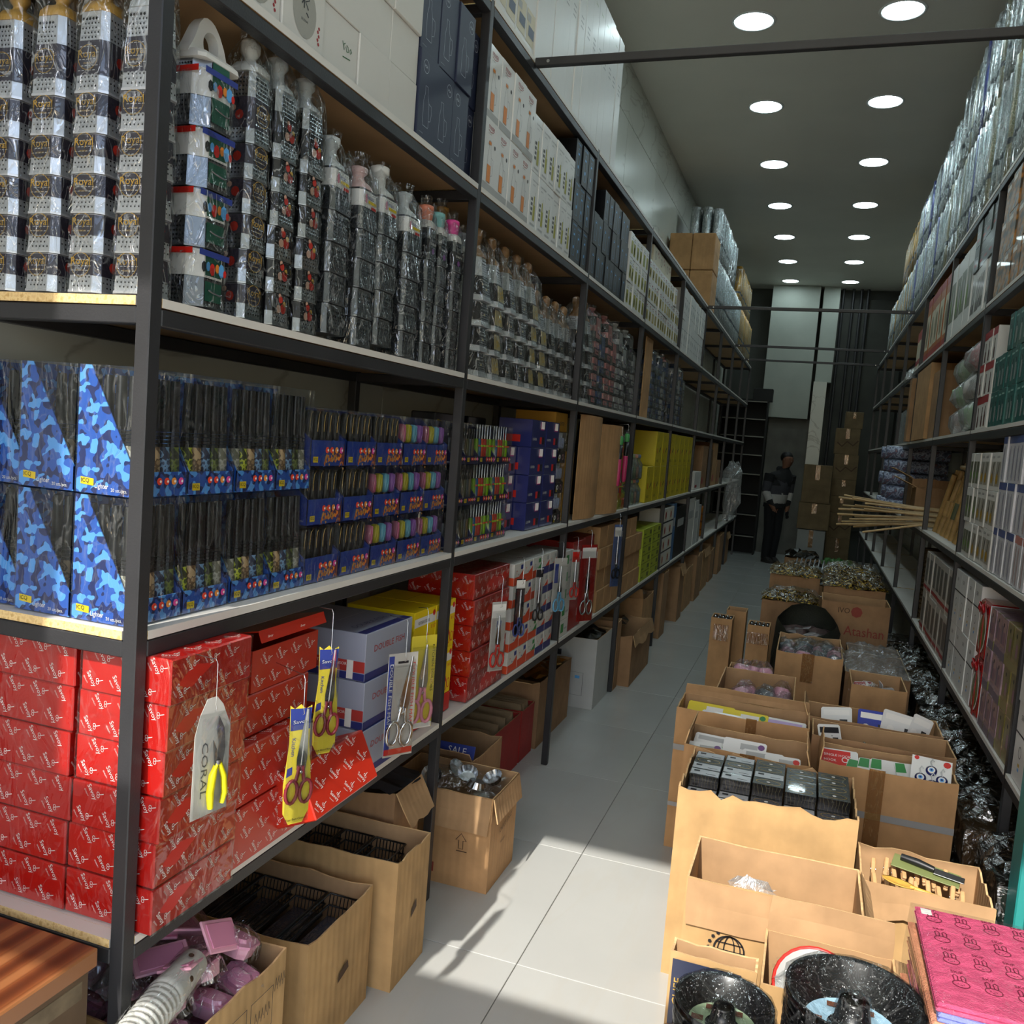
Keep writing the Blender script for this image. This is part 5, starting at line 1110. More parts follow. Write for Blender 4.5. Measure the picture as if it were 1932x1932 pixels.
def carton(x0, y0, x1, y1, h, lab, group='open cartons', out=CARD, inn=CARD_IN, torn=.004, flaps=(), rz=0, z=0, tape=None, art=None, cat='carton', bow=.004, seg=7):
    """flaps: (side, length, degrees from upright, outwards positive)"""
    _CN[0] += 1; w, d = x1-x0, y1-y0
    t = ob('carton', None, None, (x0, y0, z), rz, label=lab, cat=cat, group=group)
    ob('carton_body', carton_mesh(w, d, h, out, inn, torn=torn, seed=_CN[0], bow=bow, seg=seg), t)
    for k, (s, L, a) in enumerate(flaps):
        fw = (w if s in 'FB' else d)-.006; me = flap_mesh(fw, L, seed=_CN[0]*7+k, torn=torn, out=out, inn=inn)
        loc, r = {'F': ((.003, .0, h-.003), 0), 'R': ((w, .003, h-.003), L90), 'B': ((w-.003, d, h-.003), math.pi), 'L': ((0, d-.003, h-.003), -L90)}[s]
        o = ob('flap', me, t, loc); o.rotation_euler = Matrix.Rotation(r, 3, 'Z').to_euler() if a == 0 else (Matrix.Rotation(r, 3, 'Z') @ Matrix.Rotation(R(a), 3, 'X')).to_euler()
    if tape:
        b = MB()
        for (xa, za, xb, zb) in tape: b.box(xa, -.007, za, xb, -.0055, zb, 0)
        ob('packing_tape', b.mesh('packing_tape', TAPE), t)
    if art:
        b = MB(); mats = art(b, w, d, h); ob('print_or_hole_mark', b.mesh('print_or_hole_mark', mats), t)
    return t
BROWNINK = mat('brown_ink', '#4a3420', .7); REDINK = mat('red_ink', '#8c3a2c', .7)
def crumple(w, d, h, n, seed, m, name='crumpled_film', amp=1, thick=None):
    rg = random.Random(seed); v = []
    for j in range(n+1):
        for i in range(n+1):
            e = min(i, j, n-i, n-j)/(n*.5); v.append((w*i/n+rg.uniform(-.3, .3)*w/n, d*j/n+rg.uniform(-.3, .3)*d/n, h*(.35+.65*e**.5)*amp*rg.uniform(.55, 1.1)))
    f = [(j*(n+1)+i, j*(n+1)+i+1, (j+1)*(n+1)+i+1, (j+1)*(n+1)+i) for j in range(n) for i in range(n)]
    return MB().add(v, f, 0).mesh(name, m)
# ---- under the long rack
PINKT = mat('pastel_pink_plastic', '#f0b0c4', .35, coat=.2); PINKT2 = mat('deep_pink_plastic', '#e094b2', .35, coat=.2)
def a_pers(b, w, d, h):
    e = w+.0056; S = (0, 1, 0)
    for yy in (.13, .225): b.stroke([(0, 0), (.08, 0), (.08, .09), (0, .09)], .0025, (e, yy, .27), S, UP, 0, True)
    for k in range(5): b.stroke([(.012+.012*k, .03), (.016+.012*k, .06), (.02+.012*k, .04)], .002, (e, .228, .27), S, UP, 0)
    for k in range(4): b.stroke([(.0+.01*k, .0), (.004+.01*k, .03), (.008+.01*k, .01)], .002, (e, .312, .34), S, UP, 0)
    return [INK]
carton(-.40, 1.30, .085, 1.66, .415, 'open carton heaped with pink plastic tubs by the corner post', 'cartons under the long rack', CARD3, torn=.012, art=a_pers)
tub = MB().loft([rrect(.085, .06, 0), rrect(.10, .075, .03)], 0, True, False).loft([rrect(.106, .08, .03), rrect(.106, .08, .036)], 1).loft([rrect(.07, .05, .0362), rrect(.06, .04, .044)], 1).mesh('pink_tub', [PINKT, PINKT2])
lidp = MB().box(-.055, -.035, 0, .055, .035, .006, 0, .002).box(-.045, -.026, .006, .045, .026, .009, 1, .001).mesh('pink_lid', [PINKT, PINKT2])
tbag = MB().loft([rrect(.12, .09, -.004), rrect(.125, .095, .03), rrect(.10, .07, .052), rrect(.03, .02, .07)], 0, False, True).jitter(.004, 2).mesh('plastic_bag', BAG)
rg = random.Random(11)
for i in range(36):
    lay = i // 12; x = -.335+.113*(i % 4)+.02*(lay % 2)+rg.uniform(-.008, .008); y = 1.365+.105*(i//4 % 3)+rg.uniform(-.006, .006)
    o = ob('pink_tub', None, None, (x, y, .285+.072*lay), rot=(rg.uniform(-.45, .45), rg.uniform(-.45, .45), rg.choice((0, 3.14))+rg.uniform(-.25, .25)), sc=(.88, .88, .88), label='pink plastic tub heaped in the carton by the corner post', cat='tub', group='pink tubs in the corner carton')
    ob('tub_shell', tub if i % 2 else lidp, o); ob('plastic_bag', tbag, o)
for i in range(12):
    x = -.31+.062*(i % 6)+rg.uniform(-.01, .01); y = 1.40+.12*(i // 6)+rg.uniform(-.02, .02)
    ob('pink_tray', lidp, None, (x, y, .478+.008*(i % 3)), rot=(rg.uniform(-.9, .9), rg.uniform(-.7, .7), rg.uniform(0, 6)), label='flat pink tray lying loose on the heap of pink tubs', cat='tray', group='loose pink trays')
# long sleeve of paper cups
cup = MB().lathe([(.030, .0), (.036, .003), (.036, .008), (.0335, .0085), (.033, .016)], 18).mesh('paper_cup', [mat('paper_cup_white', '#dcdad2', .5)])
t = ob('paper_cup_sleeve', None, None, (.062, 1.13, .468), rot=Vector((-.052, .30, .018)).to_track_quat('Z', 'Y').to_euler(), label='long sleeve of nested white paper cups lying over the pink tubs', cat='cup sleeve')
for k in range(15): ob('paper_cup', cup, t, (0, 0, .0135*k))
b = MB().lathe([(.034, .2), (.038, .203), (.036, .215), (.029, .31), (.028, .312)], 20, mi=0)
for k in range(9): b.disc((.0345*math.cos(k*.9), .0345*math.sin(k*.9), .245+.02*(k % 3)), .006, (-math.sin(k*.9), math.cos(k*.9), 0), n=8, mi=1)
b.text('Chocolate', (.018, -.033, .25), (1, .35, 0), UP, .014, 1)
ob('outer_cup', b.mesh('outer_cup', [mat('paper_cup_white', '#dcdad2', .5), BROWNINK]), t); ob('plastic_sleeve', MB().lathe([(.040, -.01), (.041, .1), (.040, .2), (.037, .31), (.01, .36)], 14, cap=False).jitter(.002, 3).mesh('plastic_sleeve', BAG), t)
ob('white_plastic_bag', crumple(.16, .2, .16, 6, 5, HAZY), None, (-.24, 1.33, .40), label='white crumpled plastic bag in the corner carton', cat='plastic bag')
# dish rack cartons
SMOKE = film('smoke_plastic', '#7c7884', gloss=.14, rough=.08, bump=.15, scale=20, body=.25)
def basket(w, d, h):
    b = MB(); 
    for z, k in ((0, .9), (h*.5, .95), (h, 1.0)):
        P = [(w*(.5+.5*k*sx), d*(.5+.5*k*sy), z) for sx, sy in ((-1, -1), (1, -1), (1, 1), (-1, 1), (-1, -1))]; b.tube(P, .003, 5)
    for i in range(9):
        x = w*(.05+.9*i/8); b.tube([(x, d*.02, h), (x, d*.06, 0), (x, d*.94, 0), (x, d*.98, h)], .0018, 4)
    b.box(w*.06, d*.06, .002, w*.94, d*.94, .004, 1)
    return b.mesh('dish_basket', [BLKP, SMOKE])
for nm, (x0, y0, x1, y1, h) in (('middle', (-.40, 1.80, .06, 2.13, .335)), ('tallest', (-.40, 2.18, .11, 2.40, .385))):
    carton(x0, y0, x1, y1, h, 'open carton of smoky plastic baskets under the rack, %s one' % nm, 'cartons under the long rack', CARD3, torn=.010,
           art=lambda b, w, d, h: (b.poly([(w+.0055, d*.45, h*.45), (w+.0055, d*.62, h*.50), (w+.0055, d*.60, h*.57), (w+.0055, d*.47, h*.52)], 0), [BROWNINK])[1])  # dark flat quad painted for the shadowed handle hole in the side
    for k in range(4): ob('dish_basket', basket(.10, (y1-y0)-.03, .06), None, (x0+.012+.108*k, y0+.015, h-.11), label='smoky dish basket in the %s carton, %s from the wall' % (nm, ORD[k]), cat='basket', group='smoky dish baskets')
carton(-.395, 2.44, -.035, 2.63, .46, 'shabby taped carton with black paper wrapping behind the basket cartons', 'cartons under the long rack', CARD2, torn=.02, flaps=(('R', .12, 150),))
ob('black_paper_wrap', crumple(.3, .2, .07, 5, 9, mat('black_white_paper', '#2a2a2e', .4, var=.6, vscale=9)), None, (-.34, 2.44, .44), label='crumpled black wrapping paper on the shabby carton', cat='paper')
def a_arrow(b, w, d, h):
    b.stroke([(.0, .0), (.0, .03), (-.012, .03), (.008, .055), (.028, .03), (.016, .03), (.016, 0)], .003, (w*.72, -.0065, h*.42), XR, UP, 0, True); rect(b, w*.70, h*.39, w*.80, h*.40, 0, -.0065)
    b.disc((w*.42, -.0065, h*.3), .011, n=16, mi=0); b.text('CHOCO LOGICS', (w+.006, d*.3, h*.55), (0, 1, .15), UP, .018, 0, width=.13); b.text('FRAGILE', (w+.006, d*.35, h*.42), (0, 1, .1), UP, .010, 0); rect(b, w*.33, .04, w*.5, .075, 1, -.0065)
    return [BROWNINK, REDINK]
carton(-.24, 2.81, .165, 3.09, .345, 'open carton with folded front flap and foil cake cups, by the second post', 'cartons under the long rack', CARD, torn=.004, flaps=(('F', .13, 172), ('R', .09, 168)), art=a_arrow)
fc = MB(); rs = []
for z, r0 in ((0, .026), (.022, .036)): rs.append([(r0*(1+.06*(k % 2))*math.cos(math.pi*k/14), r0*(1+.06*(k % 2))*math.sin(math.pi*k/14), z) for k in range(28)])
fc = fc.loft(rs, 0, True, False).mesh('foil_cup', STEEL)
for i, (x, y, z, a, b_) in enumerate(((.02, 2.93, .355, .5, .2), (.07, 2.90, .36, 3.0, .2), (-.10, 2.88, .35, .9, .4), (-.05, 2.97, .35, .2, .8), (.10, 3.0, .33, .4, -.3))):
    ob('foil_cake_cup', fc, None, (x, y, z), rot=(a, b_, 0), label='fluted foil cake cup lying in the arrow-marked carton', cat='cake cup', group='foil cake cups')
ob('clear_plastic_bag', crumple(.34, .22, .06, 7, 3, BAG), None, (-.2, 2.84, .31), label='clear crumpled bag in the arrow-marked carton', cat='plastic bag')
carton(-.40, 3.13, -.04, 3.48, .33, 'brown carton with a blue lettered flap behind the arrow-marked carton', 'cartons under the long rack', CARD2, torn=.01, flaps=(('F', .05, 30),))
ob('blue_card', MB().box(0, 0, 0, .16, .004, .05).text('SALE', (.05, -.0006, .012), XR, UP, .026, 1).mesh('blue_card', [BLUE, WHITE]), None, (-.2, 3.14, .335), rot=(R(-20), 0, 0), label='blue lettered card on the brown carton', cat='card')
RC = mat('red_corrugated', '#a02420', .6, var=.1); 
for i, (y, yb) in enumerate(((3.60, 4.03), (4.05, 4.25))):
    carton(-.40, y, -.133, yb, .262, 'red carton full of brown paper bags under the rack, %s' % ('longer', 'shorter')[i], 'cartons under the long rack', RC, RC, torn=.004)
    for k in range(4): ob('brown_paper_bag', MB().loft([rrect(.24, .03, 0), rrect(.25, .05, .06), rrect(.23, .008, .12)], 0).jitter(.003, k).mesh('brown_paper_bag', card('paper_bag', '#8f7a5c')), None, (-.265, y+.05+(yb-y-.1)*k/3.2, .16), label='folded brown paper bag in the %s red carton, %s' % (('longer', 'shorter')[i], ORD[k]), cat='paper bag', group='folded paper bags')
carton(-.40, 4.28, -.12, 4.90, .352, 'brown carton topped with gold foil under the rack', 'cartons under the long rack', CARD2, torn=.006, flaps=(('F', .12, 80),))
GF = mat('gold_crumpled_foil', '#c08a3a', .22, .95, .2, 20)
ob('gold_foil_heap', crumple(.24, .5, .06, 9, 4, GF), None, (-.38, 4.34, .335), label='crumpled gold foil on the brown carton', cat='foil', kind='thing')
def a_white(b, w, d, h):
    for k in range(3): rect(b, .05+.05*k, h*.72, .085+.05*k, h*.8, 0, -.0065); rect(b, .05+.05*k, h*.6, .085+.05*k, h*.69, 0, -.0065)
    b.stroke([(0, 0), (.08, 0), (.08, .14), (0, .14)], .002, (.25, -.0065, h*.18), XR, UP, 0, True); rect(b, .28, h*.42, .31, h*.46, 1, -.0065); return [INK, SKYB]
carton(-.42, 5.10, -.02, 5.50, .43, 'white printed carton topped with black film under the rack', 'cartons under the long rack', mat('white_corrugated', '#b9bab6', .6, var=.05), CARD_IN, torn=.004, art=a_white)
BF = mat('black_film', '#14130f', .18, .1, coat=.4)
ob('black_film_heap', crumple(.36, .36, .08, 8, 6, BF), None, (-.40, 5.12, .40), label='crumpled black film on the white printed carton', cat='film')
for i, (x, y0, y1, h, m, tn) in enumerate(((.0, 5.585, 5.70, .46, CARD2, .01), (.075, 5.73, 6.45, .35, CARD2, .03), (-.02, 6.56, 7.02, .46, CARD, .02), (.0, 7.35, 7.62, .56, CARD2, .012), (.02, 8.2, 8.49, .52, CARD2, .02), (.0, 8.75, 9.3, .42, CARD, .02), (.02, 9.45, 9.95, .5, CARD2, .03), (.0, 10.2, 10.75, .48, CARD, .02), (.0, 11.0, 11.4, .4, CARD2, .02), (.02, 11.8, 12.3, .52, CARD2, .02), (.0, 12.965, 13.4, .45, CARD2, .02))):
    carton(-.40, y0, x, y1, h, 'worn brown carton under the rack, %s past the white printed carton' % ORD[i], 'cartons under the long rack', m, torn=tn, flaps=((('R', .1, 165),) if i % 3 == 1 else (('F', .1, 25),) if i % 3 == 2 else ()))
    if i in (1, 2, 5, 6, 9): ob('dark_plastic_heap', crumple(.3, (y1-y0)*.8, .07, 6, 20+i, BF if i % 2 else HAZY), None, (-.36, y0+.05, h-.03), label='crumpled plastic on the %s worn carton past the white one' % ORD[i], cat='plastic', group='crumpled plastic on cartons')
# ------------------------------------------------------------------ cartons standing down the aisle
GC = 'open cartons along the aisle'
# carton of small black and gold boxes
carton(.808, 2.63, 1.318, 3.0, .60, 'tall tan carton of small black gold-lined boxes in the sun', GC, CARD3, torn=.03, flaps=(), bow=.002, seg=16)
BGB = ramp_mat('black_gold_swirl_print', [(0, '#0e0f10'), (.46, '#16181a'), (.5, '#8a7a3c'), (.53, '#101112'), (.62, '#3a3f42'), (.66, '#0d0e0f')], 14, .25, kind='wave', const=False, dist=6, detail=2, coat=.4)
def p_bg(b):
    w, d, h = .092, .055, .04
    b.ring((w/2, d*.5, h+.0006), .036, .0016, XR, (0, 1, 0), 20, 1, ry=.018); b.disc((w/2, d*.5, h+.0008), .006, XR, (0, 1, 0), 10, 2); b.text('GOLD RAZOR', (w/2, d*.2, h+.0008), XR, (0, 1, 0), .004, 1, center=True)
def p_bw(b):
    w, d, h = .092, .055, .04
    b.poly([(.003, .004, h+.0006), (w-.003, .004, h+.0006), (w-.003, d-.004, h+.0006), (.003, d-.004, h+.0006)], 2); rect(b, .01, h+.0, .01, h, 1)
    b.poly([(.012, d*.5, h+.001), (.03, d*.5, h+.001), (.03, d*.75, h+.001), (.012, d*.75, h+.001)], 3); b.poly([(.05, d*.3, h+.001), (.08, d*.3, h+.001), (.08, d*.36, h+.001), (.05, d*.36, h+.001)], 3)
bg1 = MB().box(0, 0, 0, .092, .055, .04, 0, .001); p_bg(bg1); bg1 = bg1.mesh('small_black_box', [BGB, GOLD, WHITE]); bg2 = MB().box(0, 0, 0, .092, .055, .04, 0, .001); p_bw(bg2); bg2 = bg2.mesh('small_black_box', [BGB, GOLD, mat('silver_label', '#c4c5c8', .3, .3), INK])
ob('filler_carton', MB().box(.818, 2.64, .01, 1.308, 2.99, .508, 0, .003).mesh('filler_carton', CARD2), None, label='inner brown carton under the small black boxes', cat='carton')
for c in range(5):
    for r in range(6):
        hh = .004*((c*7+r*3) % 3)
        wl_ = (c in (0, 1)) or (c, r) in ((2, 3), (3, 1), (3, 0))
        ob('small_black_box', bg2 if wl_ and not (c == 0 and r == 4) else bg1, None, (.822+.0965*c, 2.645+.0565*r, .5095+hh), label='small black gold-lined box, %s across and %s back, in the tan carton' % (ORD[c], ORD[r]), cat='box', group='small black boxes in the tan carton')
        if r < 6: ob('small_black_box', bg2 if wl_ and r != 4 else bg1, None, (.822+.0965*c, 2.645+.0565*r, .5095+hh+.0412), label='small black box on top, %s across and %s back, in the tan carton' % (ORD[c], ORD[r]), cat='box', group='small black boxes in the tan carton') if r >= 2 else None
# empty carton with the globe mark
def a_globe(b, w, d, h):
    o = (.115, -.0065, .405); r = .036
    b.ring(o, r, .004, n=24, mi=0)
    for k in (.35, .75): b.ring(o, r*k, .0025, n=18, mi=0, ry=r)
    for k in (-.5, 0, .5): b.stroke([(-r*math.sqrt(1-k*k), r*k), (r*math.sqrt(1-k*k), r*k)], .0025, o, XR, UP, 0)
    for k in range(7): a = 2.2+k*.32; b.disc((o[0]+r*1.35*math.cos(a), -.0065, o[2]+r*1.35*math.sin(a)), .005, n=5, mi=0)
    b.text('BARAKAT', (w*.52, -.0065, h*.5), XR, UP, .018, 0); return [INK]
carton(.905, 2.13, 1.31, 2.375, .565, 'empty open carton with a globe mark in front of the tan carton', GC, CARD3, torn=.005, flaps=(('F', .115, 176), ('R', .06, 150)), art=a_globe)
ob('white_plastic_scrap', crumple(.11, .05, .05, 5, 2, HAZY), None, (1.0, 2.15, .53), label='white plastic scrap peeking over the globe-marked carton', cat='plastic')
# carton with red-rimmed plates
carton(1.10, 1.865, 1.378, 2.095, .50, 'open carton with a red-rimmed plate behind the cake pans', GC, CARD3, torn=.003, flaps=(('B', .085, 4), ('R', .06, 100)))
pl = MB().lathe([(0, .004), (.05, .004), (.085, .016), (.092, .020), (.092, .024), (.084, .020), (.05, .008), (0, .008)], 28).mesh('plate', [GREYB]); pr = MB().lathe([(.088, .019), (.093, .022), (.091, .026), (.086, .023)], 28, cap=False).mesh('plate_rim', RED)
for k in range(3):
    t = ob('red_rimmed_plate', None, None, (1.215, 1.98, .40+.02*k), rot=(R(38), 0, 0), label='red-rimmed plate standing in the carton behind the cake pans, %s' % ORD[k], cat='plate', group='red-rimmed plates'); ob('plate_dish', pl, t); ob('rim', pr, t)
ob('clear_plastic_bag', crumple(.22, .12, .07, 7, 12, BAG), None, (1.13, 1.94, .44), label='clear crumpled bag in the carton with the red-rimmed plate', cat='plastic bag')
# printed navy and orange carton
def a_guff(b, w, d, h):
    rect(b, .006, h*.72, w-.03, h-.012, 0, -.0065); rect(b, .006, h*.42, w-.03, h*.72, 1, -.0065); rect(b, .006, .01, w-.03, h*.42, 2, -.0065)
    for z, m in ((h-.0045, 0),): pass
    b.text('GUFF', (.03, -.0072, h*.80), UP, (-1, 0, 0), .018, 3); b.ring((w*.55, -.0072, h*.87), .02, .002, mi=3, n=16); b.ring((w*.3, -.0072, h*.2), .025, .002, mi=3, n=16); return [NAVY, ORANGE, mat('midnight_print', '#23264a', .5), GOLD]
carton(.917, 1.80, 1.092, 1.855, .558, 'carton with navy and orange print beside the cake pans', GC, CARD3, torn=.006, art=a_guff)
# ---- cake pans
PANBAG = film('pan_bag', gloss=.04, rough=.07, bump=.9, scale=15, cs_=.15)
PAN = ramp_mat('speckled_black_enamel', [(0, '#0c0c0d'), (.60, '#111113'), (.70, '#3a3a3c'), (.73, '#c9c9c6')], 300, .3, const=False, detail=1, coat=.4)
def pan(r, h):
    b = MB(); p = [(r*.16, h*.86), (r*.20, h*.80), (r*.28, h*.08), (r*.34, .004), (r*.70, .004), (r*.80, h*.10), (r*.97, h*.97), (r*1.02, h), (r*1.02, h+.003), (r*.955, h*.985), (r*.78, h*.13), (r*.68, .008), (r*.36, .008), (r*.30, h*.10), (r*.215, h*.84)]
    b.lathe(p, 40, cap=False); return b.mesh('pan_shell', PAN)
def pan_stack(x, y, z, r, h, n, step, lab, pick, top_tilt=(0, 0), paper='#b9d0a8'):
    me = pan(r, h); rim = MB().lathe([(r*.94, h-step-.002), (r*1.02, h), (r*1.02, h+.003), (r*.955, h*.985), (r*.90, h-step)], 40, cap=False).mesh('pan_rim', PAN)
    b = MB().lathe([(r*.36, .010), (r*.66, .010), (r*.70, .012)], 30, cap=False); b2 = []
    for k in range(6): a = k*1.05; b.poly([(r*.52*math.cos(a)+dx, r*.52*math.sin(a)+dy, .0135) for dx, dy in ((-.011, -.008), (.011, -.008), (.011, .008), (-.011, .008))], 1)
    ins = b.mesh('paper_insert', [mat('paper_insert_%s' % pick, paper, .6), mat('cake_print', '#7a4a34', .6)])
    bag = MB(); rs = []; rg = random.Random(n)
    for q, zz in ((1.03, h*.2), (1.05, h*.75), (1.055, h+.006), (.9, h+.002), (.5, h*.55), (.30, h*.45), (.24, h*.9), (.1, h*.95)): rs.append([(r*q*math.cos(a*.2618)*(1+rg.uniform(-.02, .02)), r*q*math.sin(a*.2618)*(1+rg.uniform(-.02, .02)), zz+rg.uniform(-.004, .004)) for a in range(24)])
    bag = bag.loft(rs, 0, False, True, True).mesh('plastic_bag', PANBAG)
    for k in range(n):
        top = k == n-1
        t = ob('tube_cake_pan', None, None, (x, y, z+step*k), rot=(R(top_tilt[0]) if top else 0, R(top_tilt[1]) if top else 0, 0), label=lab % ('topmost' if top else 'lowest' if k == 0 else ORD[k]+' from the bottom'), cat='cake pan', group='speckled tube cake pans')
        ob('pan_shell', me if top else rim, t)
        if top: ob('paper_insert', ins, t); ob('plastic_bag', bag, t)
        else: ob('pan_wall', MB().lathe([(r*.80, h*.12), (r*.86, h*.45)], 30, cap=False).mesh('pan_wall', PAN) if k == 0 else rim, t) if k == 0 else None
base1 = MB().box(0, 0, 0, .20, .20, .42, 0, .003).mesh('carton_body', CARD3); 
o = ob('sealed_carton', base1, None, (.935, 1.535, 0), label='sealed tan carton under the smaller cake pans', cat='carton', group='cartons under the cake pans')
o = ob('sealed_carton', MB().box(0, 0, 0, .26, .25, .38, 0, .003).mesh('carton_body', CARD3), None, (1.145, 1.58, 0), label='sealed tan carton under the larger cake pans', cat='carton', group='cartons under the cake pans')
pan_stack(1.040, 1.640, .422, .090, .055, 9, .0125, 'speckled black tube cake pan, smaller stack with a green insert, %s', 'green')
pan_stack(1.268, 1.705, .382, .122, .075, 13, .0135, 'speckled black tube cake pan, larger stack with a blue insert, %s', 'blue', paper='#a9cfe6')
t = ob('round_cake_pan', None, None, (1.015, 1.50, .50), rot=(R(-6), R(4), 0), label='plain black round pan leaning at the edge before the smaller stack', cat='cake pan'); ob('pan_shell', MB().lathe([(0, .003), (.07, .003), (.088, .05), (.092, .05), (.092, .053), (.086, .053), (.068, .006), (0, .006)], 36).mesh('pan_shell', mat('black_enamel', '#0e0e0f', .3, coat=.4)), t); ob('plastic_bag', MB().lathe([(.093, .02), (.095, .055), (.06, .058), (.0, .052)], 18).jitter(.002, 5).mesh('plastic_bag', BAG), t)
ob('sealed_carton', MB().box(0, 0, 0, .2, .1, .499, 0, .003).mesh('carton_body', CARD3), None, (.92, 1.425, 0), label='sealed tan carton at the very front under the plain round pan', cat='carton', group='cartons under the cake pans')
# ---- towel pile
TW = [('hot pink', '#e0557f'), ('lavender', '#7f88d4'), ('peach', '#dd8f6c'), ('violet', '#6a3c74'), ('apricot', '#d99a70'), ('rose', '#c86a80'), ('wine', '#7c3454')]
zt = .50
ob('sealed_carton', MB().box(0, 0, 0, .24, .37, .498, 0, .003).mesh('carton_body', CARD3), None, (1.395, 1.60, 0), label='sealed tan carton under the folded towels', cat='carton')
n_t = 12
for k in range(n_t):
    nm, col = TW[(n_t-1-k) % len(TW)]; top = k == n_t-1; th = .0165
    b = MB(); w, d = .225+.006*(k % 3), .345
    for zz in (0, th*.5):
        rs = [[(.0, .0, zz), (w, 0, zz), (w, d, zz), (0, d, zz)], [(-.003, -.003, zz+th*.22), (w+.003, -.003, zz+th*.22), (w+.003, d+.003, zz+th*.22), (-.003, d+.003, zz+th*.22)], [(.002, .002, zz+th*.47), (w-.002, .002, zz+th*.47), (w-.002, d-.002, zz+th*.47), (.002, d-.002, zz+th*.47)]]
        b.loft(rs, 0)
    t = ob('folded_towel', None, None, (1.385+.004*((k*5) % 3), 1.605+.003*((k*7) % 3), zt+th*k), rot=(0, 0, R((k*37) % 5-2)), label='folded %s towel, %s in the pile beside the cake pans' % (nm, 'topmost' if top else 'lowest' if k == 0 else ORD[k]+' from the bottom'), cat='towel', group='folded towels')
    ob('towel_cloth', b.mesh('towel_cloth', mat('terry_%s' % nm.replace(' ', '_'), col, .95, var=.1, vscale=40, bump=.4, bscale=300)), t)
    if top:
        a = MB(); ink = mat('plum_ink', '#7a1838', .8); H_ = th+.0008
        for i in range(4):
            for j in range(4):
                ox, oy = .028+.052*i+.006*j, .30-.075*j
                o_ = (ox, oy, H_)
                pts = [(.014*math.cos(q), .011*math.sin(q)) for q in [math.pi*2*m/14 for m in range(14)]]; a.stroke(pts, .0020, o_, XR, (0, 1, 0), 0, True)
                for sx in (-.007, .006): a.stroke([(sx-.003, .010), (sx-.004, .024), (sx, .029), (sx+.004, .024), (sx+.003, .010)], .0020, o_, XR, (0, 1, 0), 0)
                for ex in (-.005, .005): a.disc((ox+ex, oy, H_), .0011, XR, (0, 1, 0), 6, 0)
                a.stroke([(-.002, -.004), (0, -.003), (.002, -.004)], .001, o_, XR, (0, 1, 0), 0)
                a.text('SKiP', (ox-.013, oy+.034, H_), XR, (0, 1, 0), .008, 0)
        ob('printed_pattern', a.mesh('printed_pattern', ink), t); ob('care_label', MB().box(.006, d-.030, th, .026, d-.008, th+.001).mesh('care_label', WHITE), t)
b = MB().loft([[(1.376, 1.59, zt), (1.64, 1.59, zt), (1.64, 1.965, zt), (1.376, 1.965, zt)], [(1.374, 1.588, zt+.1), (1.642, 1.588, zt+.1), (1.642, 1.967, zt+.1), (1.374, 1.967, zt+.1)], [(1.378, 1.592, zt+.199), (1.638, 1.592, zt+.199), (1.638, 1.963, zt+.199), (1.378, 1.963, zt+.199)]], 0, False, True)
ob('towel_wrap', b.mesh('towel_wrap', THINWRAP), None, label='clear plastic wrap around the folded towels', cat='plastic wrap')
# ---- carton of wooden utensils
carton(1.335, 2.54, 1.665, 2.80, .47, 'torn open carton of clothes-peg cards and wooden utensils behind the towels', GC, CARD3, torn=.022, flaps=(('F', .10, 168),))
PEG = mat('peg_wood', '#c69a6a', .6, var=.15, vscale=30)
peg = MB().box(-.006, 0, 0, .006, .075, .008, 0, .002).box(-.006, .0, .010, .006, .07, .018, 0, .002).tube([(-.007, .03, .009), (.007, .03, .009)], .005, 6, 1).mesh('clothes_peg', [PEG, STEEL])
rg = random.Random(5); k = 0
for i in range(2):
    for j in range(9):
        ob('clothes_peg', peg, None, (1.375+.028*j+rg.uniform(-.004, .004), 2.60+.10*i, .405+.01*(j % 2)), rot=(R(18), rg.uniform(-.2, .2), rg.uniform(-.15, .15)), label='wooden clothes peg, %s along the %s row in the torn carton' % (ORD[j], ('near', 'far')[i]), cat='clothes peg', group='clothes pegs')
t = ob('kitchen_spatula', None, None, (1.43, 2.66, .447), rot=(R(3), R(4), R(-12)), label='spatula with black ribbed grip lying on the clothes pegs', cat='spatula'); b = MB().tube([(0, .10, .012), (.045, .095, .014), (.09, .09, .012)], [.010, .0115, .009], 10)
ob('grip', b.mesh('grip', BLKP), t); ob('blade', MB().box(.09, .07, .009, .17, .105, .0115, 0, .001).mesh('blade', STEEL), t); ob('backing_card', MB().box(-.02, .05, 0, .16, .13, .003, 0, .0008).mesh('backing_card', mat('moss_card', '#7a8350', .5)), t)
t = ob('wooden_spoon', None, None, (1.43, 2.585, .455), rot=(0, R(6), R(-8)), label='long yellow wooden spoon lying across the torn carton', cat='spoon'); ob('bowl', MB().lathe([(0, 0), (.018, .004), (.022, .009), (.018, .008), (0, .004)], 14).mesh('bowl', mat('yellow_wood', '#d0a044', .5, var=.1)), t, sc=(2.0, 1, 1)); ob('stick', MB().tube([(.03, 0, .006), (.16, 0, .005)], .006, 8).mesh('stick', mat('yellow_wood', '#d0a044')), t)
